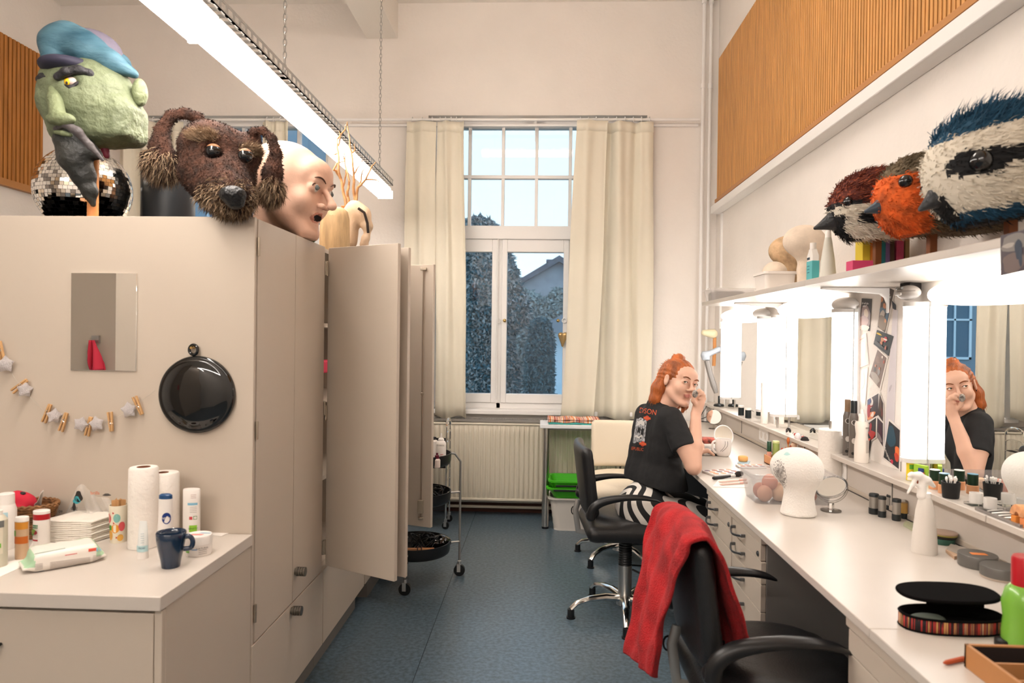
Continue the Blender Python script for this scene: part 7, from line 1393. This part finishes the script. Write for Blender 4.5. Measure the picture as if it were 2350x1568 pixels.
t=thing('cup','matt black cup holding cotton buds','cup',(CX,CY2,ZL)); obj('cup',MB().lathe([(.001,.0005),(.0215,.0005),(.023,.004),(.0265,.050),(.0245,.050),(.021,.004),(.001,.004)],(0,0,0),36),pm('101112',.55),t,local=True,smooth=50)
for k in range(12):
    a=k*2.4; q=.016*((k%4)/3.)**.5; b0=Vector((CX+q*math.cos(a)*.5,CY2+q*math.sin(a)*.5,ZL+.005)); b1=Vector((CX+q*1.35*math.cos(a),CY2+q*1.35*math.sin(a),ZL+.060+.004*(k%3)))
    t=thing('cotton_bud','cotton bud standing in the matt black cup','cotton bud',tuple(b0),group='cotton buds in the black cup'); obj('stick',MB().cyl(b0,b1,.0012,n=6),BW,t); d=(b1-b0).normalized(); obj('tip',MB().tube([b1-d*.010,b1-d*.006,b1-d*.001,b1+d*.001],[.0018,.0034,.0032,.001],8),pm('f1ede8',.95),t)
for px,l in ((2218,'left small frosted glass on the ledge'),(2250,'right small frosted glass on the ledge')):
    p=L_at(px,1.285); obj('shot_glass',MB().lathe([(.001,.008),(.016,.008),(.0165,.010),(.0165,.038),(.0150,.038),(.0145,.012),(.001,.012)],(p.x,p.y,ZL),28),mat('frosted_glass',(.80,.77,.73),.5,alpha=.75),label=l,cat='glass',loc=tuple(p))
    obj('acrylic_block',MB().cbox((p.x,p.y,ZL+.0042),(.045,.042,.007)),CLEAR,label='flat clear acrylic block under the '+l.split(' on')[0],cat='block',loc=tuple(p),bevel=.001)
a=L_at(2205,1.25); b=L_at(2325,1.25); t=thing('tweezer_tray','clear tray of tweezers and small metal tools on the ledge','tray',(1.285,(a.y+b.y)/2-.03,ZL)); y0_,y1_=b.y+.0,a.y-.05
y0_=L_at(2318,1.25).y; y1_=L_at(2218,1.25).y; m=MB().box(1.248,1.328,y0_,y1_,ZL+.0005,ZL+.003).box(1.248,1.250,y0_,y1_,ZL+.003,ZL+.009).box(1.326,1.328,y0_,y1_,ZL+.003,ZL+.009).box(1.248,1.328,y0_,y0_+.002,ZL+.003,ZL+.009).box(1.248,1.328,y1_-.002,y1_,ZL+.003,ZL+.009); obj('tray',m,mat('smoky_plastic',(.35,.32,.30),.1,alpha=.5),t)
gt=np.random.default_rng(9)
for k in range(6):
    yc=y0_+.015+(y1_-y0_-.03)*(k+.5)/6; og=('nearest','second nearest','third nearest','fourth nearest','fifth nearest','farthest')[k]; xc=1.286; an=gt.uniform(-.5,.5); u=Vector((math.cos(an),math.sin(an)*.8,0)); tt=thing('tweezers','metal tweezers in the clear tray, the %s pair'%og,'tweezers',(xc,yc,ZL+.005),group='tweezers in the clear tray')
    for q in (-1,1): obj('arm',MB().tube([Vector((xc,yc,ZL+.0065))-u*.030,Vector((xc,yc+q*.003,ZL+.0075)),Vector((xc,yc+q*.001,ZL+.0065))+u*.030],.0014,5,flat=1.6),STEEL,tt)
SPO=mat('orange_foam',(.74,.36,.17),.9,noise=.15,nscale=60,bump=.3,bscale=300)
p=L_at(2312,1.268)
for dy,l,c in ((.012,'darker orange block sponge under the left end of the arched one',pm('dd8a3e',.9)),(-.022,'orange block sponge under the right end of the arched one',pm('e08a55',.9))):
    obj('foam_block',MB().cbox((p.x,p.y+dy-.01,ZL+.0125),(.026,.019,.024)),c,label=l,cat='sponge',loc=(p.x,p.y+dy-.01,ZL),bevel=.002)
pp=[(p.y-.010+.0235*math.cos(a),ZL+.026+.013+.016*math.sin(a)) for a in np.linspace(0,PI,14)]; out=[(y,z) for y,z in pp]+[(p.y-.010+.011*math.cos(a),ZL+.0265+.006*math.sin(a)) for a in np.linspace(PI,0,12)]
out=[(p.y-.010+.026*math.cos(a),ZL+.0255+.030*math.sin(a)) for a in np.linspace(0,PI,16)]+[(p.y-.010+.009*math.cos(a),ZL+.0255+.010*math.sin(a)) for a in np.linspace(PI,0,10)]
obj('foam_arch',MB().prism(out,.026,(p.x-.013,0,0),'X'),SPO,label='bent orange sponge forming an arch over two block sponges',cat='sponge',loc=(p.x,p.y,ZL+.025),bevel=.0015)
q=L_at(2349,1.262); obj('foam_block',MB().cbox((q.x,q.y-.004,ZL+.018),(.026,.024,.036)),SPO,label='pale orange sponge cut by the right edge of the photo',cat='sponge',loc=tuple(q),bevel=.002)
# ---------------------------------------------------------------- axe props hanging in the corner
p=at(1640,780,Y=5.0); g=plane(5.15); k_=5.15/1600
t=thing('prop_axe','grey prop axe hanging in the corner beside the lamp','prop axe',tuple(g(1635,815))); S_=SDF()
S_.path([g(1616,816),g(1632,810),g(1650,802)],[8*k_,6*k_,7*k_],.01); S_.rbox(g(1620,817),(9*k_,.012,10*k_),.006,.01); V,F=S_.mesh(.005); V[:,1]=5.15+(V[:,1]-5.15)*.6; sobj('blade',V,F,mat('painted_steel',(.33,.36,.40),.4,.3),t)
obj('handle',MB().tube([g(1622,828),g(1630,860),g(1638,885),g(1643,902)],[.026,.024,.027,.018],10,flat=.8),pm('8f8b88',.5),t)
t=thing('prop_axe','wooden-handled prop hanging behind the grey axe','prop axe',tuple(g(1638,780,.08))); obj('handle',MB().tube([g(1640,775,.08),g(1640,800,.08),g(1638,840,.08)],.013,10),pm('c98a52',.5),t); S_=SDF(); S_.cone(g(1616,764,.08),g(1636,766,.08),7*k_,11*k_,.01); V,F=S_.mesh(.006); sobj('head',V,F,pm('d9cfae',.5),t)
# ---------------------------------------------------------------- on the wall shelf (z=ZS)
def S_at(px,x): return Vector((x,x*1600/(px-1242),ZS))
p=S_at(1657,1.16); t=tub('storage_box','clear box with grey contents at the far end of the shelf','box',1.03,1.30,p.y-.18,p.y+.03,ZS+.0005,ZS+.085,.9,mat('clear_box',(.78,.74,.72),.15,alpha=.35),rim=.006,wall=.002,r=.03)
obj('grey_pad',MB().cbox((1.15,p.y-.075,ZS+.034),(.20,.13,.068)),pm('4c4a48',.8),label='dark grey pad inside the clear box at the shelf end',cat='pad',bevel=.02,loc=(1.15,p.y-.075,ZS+.004))
p=S_at(1772,1.10); t=tub('storage_box','white plastic tub under the far wig block on the shelf','box',1.02,1.16,p.y-.09,p.y+.09,ZS+.0005,ZS+.085,.93,pm('efe8e1',.4),rim=.006,r=.02)
WGB=mat('linen_wig_block',(.72,.60,.48),.85,noise=.08,nscale=20,bump=.2,bscale=120); WGB2=mat('cork_wig_block',(.50,.34,.20),.85,noise=.35,nscale=18,bump=.4,bscale=60)
def block(lab,px,x,z,sc,mt,rot=0,stub=None):
    p=S_at(px,x); _,V,F,T,_2=None,None,None,None,None
    t=thing('wig_block',lab,'wig head',(p.x,p.y,z)); S_=SDF(); R=Matrix.Rotation(rot,3,'Z'); T=lambda q:Vector((p.x,p.y,z))+(R@Vector(q))*sc
    S_.ell(T((0,.012,.215)),(.072*sc,.098*sc,.078*sc),.02,R=R).cone(T((0,-.02,.17)),T((0,.0,.08)),.055*sc,.042*sc,.04).cone(T((0,0,.08)),T((0,0,.0)),.042*sc,.042*sc,.01); S_.rbox(T((0,0,-.1)),(.3,.3,.1*sc),.001,.002,-1)
    V,F=S_.mesh(.0055); V=relax(V,F,1); sobj('block',V,F,mt,t)
    if stub: obj('pin_band',MB().lathe([(.043*sc,.001),(.0435*sc,.014)],(p.x,p.y,z),30),stub,t)
    return t
t=thing('wig_block','short linen wig block standing in the white tub','wig head',(1.09,p.y,ZS+.005)); S_=SDF(); S_.ell((1.09,p.y,ZS+.085),(.052,.068,.052),.02).cone((1.09,p.y,ZS+.08),(1.09,p.y,ZS+.03),.05,.045,.02); V,F=S_.mesh(.0055); sobj('block',V,F,WGB,t)
block('mottled cork wig block with a yellow band on the shelf',1803,1.20,ZS+.001,.94,WGB2,1.3,pm('d8c86a',.7)); block('smooth pale wig block beside the blue bottle',1838,1.13,ZS+.001,.90,WGB,1.5)
p=S_at(1852,1.03); t=thing('lotion_bottle','white bottle with a turquoise label on the shelf','bottle',tuple(p)); s=p.y/1600
m=MB(); hw=.013; m.rings([[(p.x+x,p.y+y,ZS+z) for x,y in ((-hw,-.027),(hw,-.027),(hw,.027),(-hw,.027))] for z in (.0005,.075)]); obj('label_zone',MB().rings([[(p.x+x,p.y+y,ZS+z) for x,y in ((-hw-.0004,-.0275),(hw+.0004,-.0275),(hw+.0004,.0275),(-hw-.0004,.0275))] for z in (.001,.072)]),pm('59b5b8',.4),t)
m=MB(); m.rings([[(p.x+x*e,p.y+y*f,ZS+z) for x,y in ((-hw,-.027),(hw,-.027),(hw,.027),(-hw,.027))] for z,e,f in ((.0005,1,1),(.092,1,1),(.112,.9,.5),(.118,.9,.45))]); obj('body',m,BW,t,bevel=.002); obj('cap',MB().cyl((p.x,p.y,ZS+.118),(p.x,p.y,ZS+.142),.0115,n=22),BW,t)
obj('black_print',MB().box(p.x-hw-.001,p.x-hw-.0005,p.y-.004,p.y+.022,ZS+.078,ZS+.087),pm('1f3440'),t,smooth=0)
for k in range(3): obj('fine_print',MB().box(p.x-hw-.0012,p.x-hw-.0006,p.y-.002,p.y+.02,ZS+.052-k*.012,ZS+.055-k*.012),pm('2f6f7c'),t,smooth=0)
p=S_at(1885,1.06); bottle('spray_bottle','tall white conical bottle beside the turquoise one','bottle',p.x,p.y,ZS,[('body',[(.001,.0005),(.030,.0005),(.030,.006),(.024,.07),(.014,.14),(.011,.155)],mat('frosted_plastic2',(.72,.70,.62),.4,alpha=.85)),('nozzle',[(.0115,.153),(.010,.175),(.006,.18),(.004,.198),(.001,.199)],BW)],n=32)
p=S_at(1955,1.04); obj('card_box',MB().cbox((p.x+.0,p.y,ZS+.0165),(.065,.05,.032)),pm('c8406a',.6),label='small pink box standing at the left of the colourful books',cat='box',loc=tuple(p),bevel=.001)
bk=[('e2c73a','yellow'),('e88a35','orange'),('2f8a94','teal'),('8a6fa8','lilac'),('5a4030','dark brown'),('d4527a','pink'),('a5855c','tan')]; pxk=[1970,1987,2004,2017,2027,2044,2060]
for (c,n_),px in zip(bk,pxk):
    YB2=2.56; hwp=8 if n_ not in('lilac','tan','dark brown') else 4.6; xa=(px-hwp-1242)/1600*YB2; xb=(px+hwp-1242)/1600*YB2; h=.145+.006*(len(n_)%3); t=thing('book','%s-spined book on the shelf below the bird masks'%n_,'book',((xa+xb)/2,YB2,ZS),group='colourful books on the shelf')
    obj('cover',MB().box(xa,xb,YB2,YB2+.002,ZS+.0005,ZS+h).box(xa,xa+.002,YB2+.002,YB2+.06,ZS+.0005,ZS+h).box(xb-.002,xb,YB2+.002,YB2+.06,ZS+.0005,ZS+h),pm(c,.6),t,smooth=0); obj('pages',MB().box(xa+.002,xb-.002,YB2+.003,YB2+.058,ZS+.003,ZS+h-.003),pm('e6ddd0',.8),t,smooth=0)
p=S_at(2343,1.03); p.y=1.03*1600/(2343-1242); bottle('spray_bottle','slim white bottle with a turquoise band at the right end of the shelf','bottle',p.x,p.y,ZS,[('body',[(.001,.0005),(.0125,.0005),(.0125,.075),(.007,.085)],BW),('cap',[(.0075,.085),(.0075,.108),(.003,.112),(.001,.112)],BW)],n=22)
o=bpy.data.objects[-1] if False else None
obj('label_band',MB().lathe([(.0129,.022),(.0129,.055)],(0,0,0),22),pm('3b9fb0',.4),[q for q in C.objects if q.name.startswith('spray_bottle')][-1],local=True)
# ---------------------------------------------------------------- small device, black box, photo, posters
p=at(2085,672,X=1.27); t=thing('radio','silver oval device with a display fixed under the shelf','device',tuple(p)); S_=SDF(); S_.ell(p,(.035,.048,.026),.01); V,F=S_.mesh(.004); sobj('housing',V,F,pm('b5b0ac',.35),t)
obj('seam',MB().tube([p+Vector((-.036*math.cos(a)*.99,.049*math.sin(a),.004)) for a in np.linspace(-1.5,1.5,20)],.0012,5),pm('8a8480'),t); obj('display',MB().cbox(p+Vector((-.030,.0,.014)),(.010,.036,.008),Matrix.Rotation(.5,3,'Y')),pm('6a6a66',.2),t); obj('button_strip',MB().cbox(p+Vector((-.035,.0,-.005)),(.006,.038,.008)),pm('e6e2de',.3),t,bevel=.002)
q=at(2090,650,X=1.30); obj('black_box',MB().cbox((q.x,q.y,1.578-.018),(.05,.045,.034),.3),pm('201d1c',.5),label='small black box tucked between shelf and silver device',cat='box',loc=tuple(q),bevel=.002)
def poster(lab,cors,X,bg,shapes=(),border=None,text=(),name='poster',cat='poster'):
    "corners tl,tr,br,bl in photo pixels on the wall plane"
    P_=[at(*c,X=X) for c in cors]; c=sum(P_,Vector())/4; t=thing(name,lab,cat,tuple(c)); f=lambda u,v,o=0:(P_[0]*(1-u)*(1-v)+P_[1]*u*(1-v)+P_[2]*u*v+P_[3]*(1-u)*v)+Vector((-o,0,0))
    m=MB(); m.add([f(0,0),f(1,0),f(1,1),f(0,1),f(0,0,.0008),f(1,0,.0008),f(1,1,.0008),f(0,1,.0008)],[(0,1,2,3),(7,6,5,4),(0,4,5,1),(1,5,6,2),(2,6,7,3),(3,7,4,0)]); obj('sheet',m,pm(border or bg,.5),t,smooth=0)
    b_=.07 if border else .0; mm=MB(); mats=[pm(bg,.45)]; 
    if border: mm.quad(f(b_,b_*.7,.0012),f(1-b_,b_*.7,.0012),f(1-b_,1-b_*.7,.0012),f(b_,1-b_*.7,.0012))
    k=0
    for (u,v,ru,rv,col) in shapes:
        k+=1; mats.append(pm(col,.5)); mm.add([f(min(max(u+ru*math.cos(a)*(1+.2*math.sin(3*a+k)),b_),1-b_),min(max(v+rv*math.sin(a),b_*.7),1-b_*.7),.0013+.00012*k) for a in np.linspace(0,2*PI,17)[:-1]],[tuple(range(16))],len(mats)-1)
    if mm.f: obj('picture',mm,mats,t,smooth=0)
    for (s_,u,v,sz,col,rot) in text:
        tm=MB(); ul=(P_[1]-P_[0]).length; vl=(P_[3]-P_[0]).length; ca,sa=math.cos(rot),math.sin(rot); addtext(tm,s_,1.,lambda x,y:f(u+(x*ca-y*sa)*sz/ul,v-(x*sa+y*ca)*sz/vl,.0030)); obj('lettering',tm,pm(col,.5),t,smooth=0)
    return t
poster('narrow black flyer with white lettering above a pale figure',[(1978,685),(2001,686),(1996,760),(1972,757)],1.3385,'2a2626',[(.5,.62,.55,.42,'8a7470'),(.55,.5,.22,.18,'c9b49c'),(.4,.75,.42,.22,'b89a94'),(.5,.93,.5,.10,'e6d8cc')],text=[('Ich will alles',.45,.15,.0125,'f2ede8',0),('sofort"',.42,.235,.0135,'f2ede8',0)])
poster('pale pink creased sheet below the narrow black flyer',[(1966,777),(1988,764),(1994,836),(1972,845)],1.3385,'efdcd4',[(.4,.12,.4,.02,'e2b8a8'),(.4,.22,.35,.015,'e6c2b4'),(.5,.5,.4,.3,'f0e2dc')],border='f2e6de')
poster('whitish glossy sheet below the pink one',[(1974,850),(1992,844),(1986,930),(1966,915)],1.3385,'efe6df',[(.4,.35,.3,.3,'f4e2da'),(.5,.8,.2,.08,'d5ddd4')])
poster('tall dark poster with three performers and the words Tai Tai',[(2026,648),(2056,662),(2032,770),(2013,755)],1.3375,'4a3c34',[(.10,.34,.12,.07,'c98660'),(.42,.46,.13,.07,'cf8a62'),(.85,.50,.11,.06,'c98058'),(.35,.58,.3,.09,'5d6f80'),(.4,.66,.22,.12,'c9bdb2'),(.85,.62,.18,.12,'55708a'),(.5,.80,.5,.15,'8a7a6a'),(.75,.72,.1,.04,'c98a60')],border='d8cec6',text=[('Tai Tai',.62,.18,.018,'f0ebe6',-.25)])
poster('black poster with a yellow title and figures in costume',[(2013,757),(2051,772),(2039,817),(2005,790)],1.3370,'20262a',[(.18,.20,.16,.06,'d8b21f'),(.45,.42,.10,.12,'c98a62'),(.62,.33,.09,.16,'b8303a'),(.62,.33,.13,.05,'d8c8b8'),(.45,.62,.08,.10,'b87a5a'),(.75,.72,.05,.12,'b06a5a'),(.3,.78,.3,.10,'4a4c4c')])
poster('brown and grey photograph of dancing figures',[(2014,798),(2038,820),(2020,898),(1993,865)],1.3372,'7a665c',[(.3,.3,.18,.10,'8a7468'),(.3,.62,.10,.07,'5a5450'),(.62,.58,.10,.10,'8f8c8a'),(.5,.82,.35,.14,'a59a90'),(.6,.12,.06,.04,'e6dcd2'),(.8,.2,.06,.05,'b86a5a'),(.28,.50,.05,.04,'c98a6a'),(.6,.47,.05,.04,'c9866a')],border='e2dad2')
poster('white-bordered photograph with a bright red and white face',[(1989,917),(2019,899),(2018,955),(1989,970)],1.3370,'33252c',[(.35,.25,.16,.25,'dcd2cc'),(.4,.42,.12,.03,'8a1f24'),(.35,.82,.35,.16,'e08a5a'),(.2,.55,.14,.3,'a81f2a'),(.5,.8,.12,.1,'e9d8cc'),(.25,.15,.14,.16,'3a4a7a')],border='efe8e2')
poster('dark photograph of standing figures behind the red pair',[(2019,899),(2028,925),(2028,972),(2014,953)],1.3366,'3a2a26',[(.4,.4,.2,.3,'5a463c'),(.7,.6,.15,.2,'6a3a34')],border='e2dad4')
poster('white-bordered photograph of a red-lit stage',[(1989,972),(2013,955),(2012,1004),(1984,1024)],1.3366,'2c2424',[(.35,.75,.5,.28,'c0302c'),(.45,.35,.10,.24,'a82a34'),(.2,.9,.3,.12,'d8604a')],border='f0e9e2')
poster('purple-grey photograph right of the red-lit stage',[(2013,955),(2028,970),(2028,1030),(2012,1004)],1.3362,'3a2c36',[(.5,.5,.25,.3,'4a2436'),(.4,.8,.4,.14,'8a7f80')],border='e9e2dc')
poster('black flyer with a thin red line standing on the ledge',[(1985,978),(2000,1008),(1992,1058),(1971,1052)],1.3358,'17181a',[(.5,.62,.6,.012,'b8243a'),(.8,.62,.12,.02,'7fb5b0')],text=[('gala',.45,.70,.026,'efeae6',1.1)])
poster('large white sheet behind the nearest mirror lamp',[(2050,708),(2060,712),(2052,980),(2028,1030)],1.3380,'cfc8cc',[(.4,.6,.2,.02,'b5aeb4')])
poster('dark blue poster with an orange glow beside the nearest lamp',[(2040,960),(2068,985),(2066,1084),(2025,1052)],1.3355,'22262e',[(.35,.35,.3,.25,'1f4658'),(.85,.60,.2,.14,'e0703a'),(.8,.72,.14,.10,'c0402c'),(.55,.9,.08,.05,'c0304a')],border='dcd5d0',text=[('Schauspiel',.22,.78,.016,'e6e0da',-.75)])
poster('black strip of a poster peeking out beside the nearest lamp',[(2047,690),(2056,700),(2055,712),(2049,708)],1.3368,'1a1f2c')
# photo hanging from the shelf front
c0=S_at(2299,.994); P_=[at(2297,541,X=.994),at(2362,524,X=.994),at(2362,620,X=.994),at(2297,632,X=.994)]
poster('dark photograph hanging from the shelf edge at the far right',[(2297,541),(2366,523),(2366,618),(2297,633)],.9965,'4a4248',[(.5,.25,.5,.22,'7a7470'),(.45,.75,.4,.25,'6a5a56'),(.62,.45,.12,.25,'2a3444'),(.3,.30,.2,.06,'a59c94'),(.7,.65,.06,.25,'2f3b4c')],name='photograph',cat='photograph')
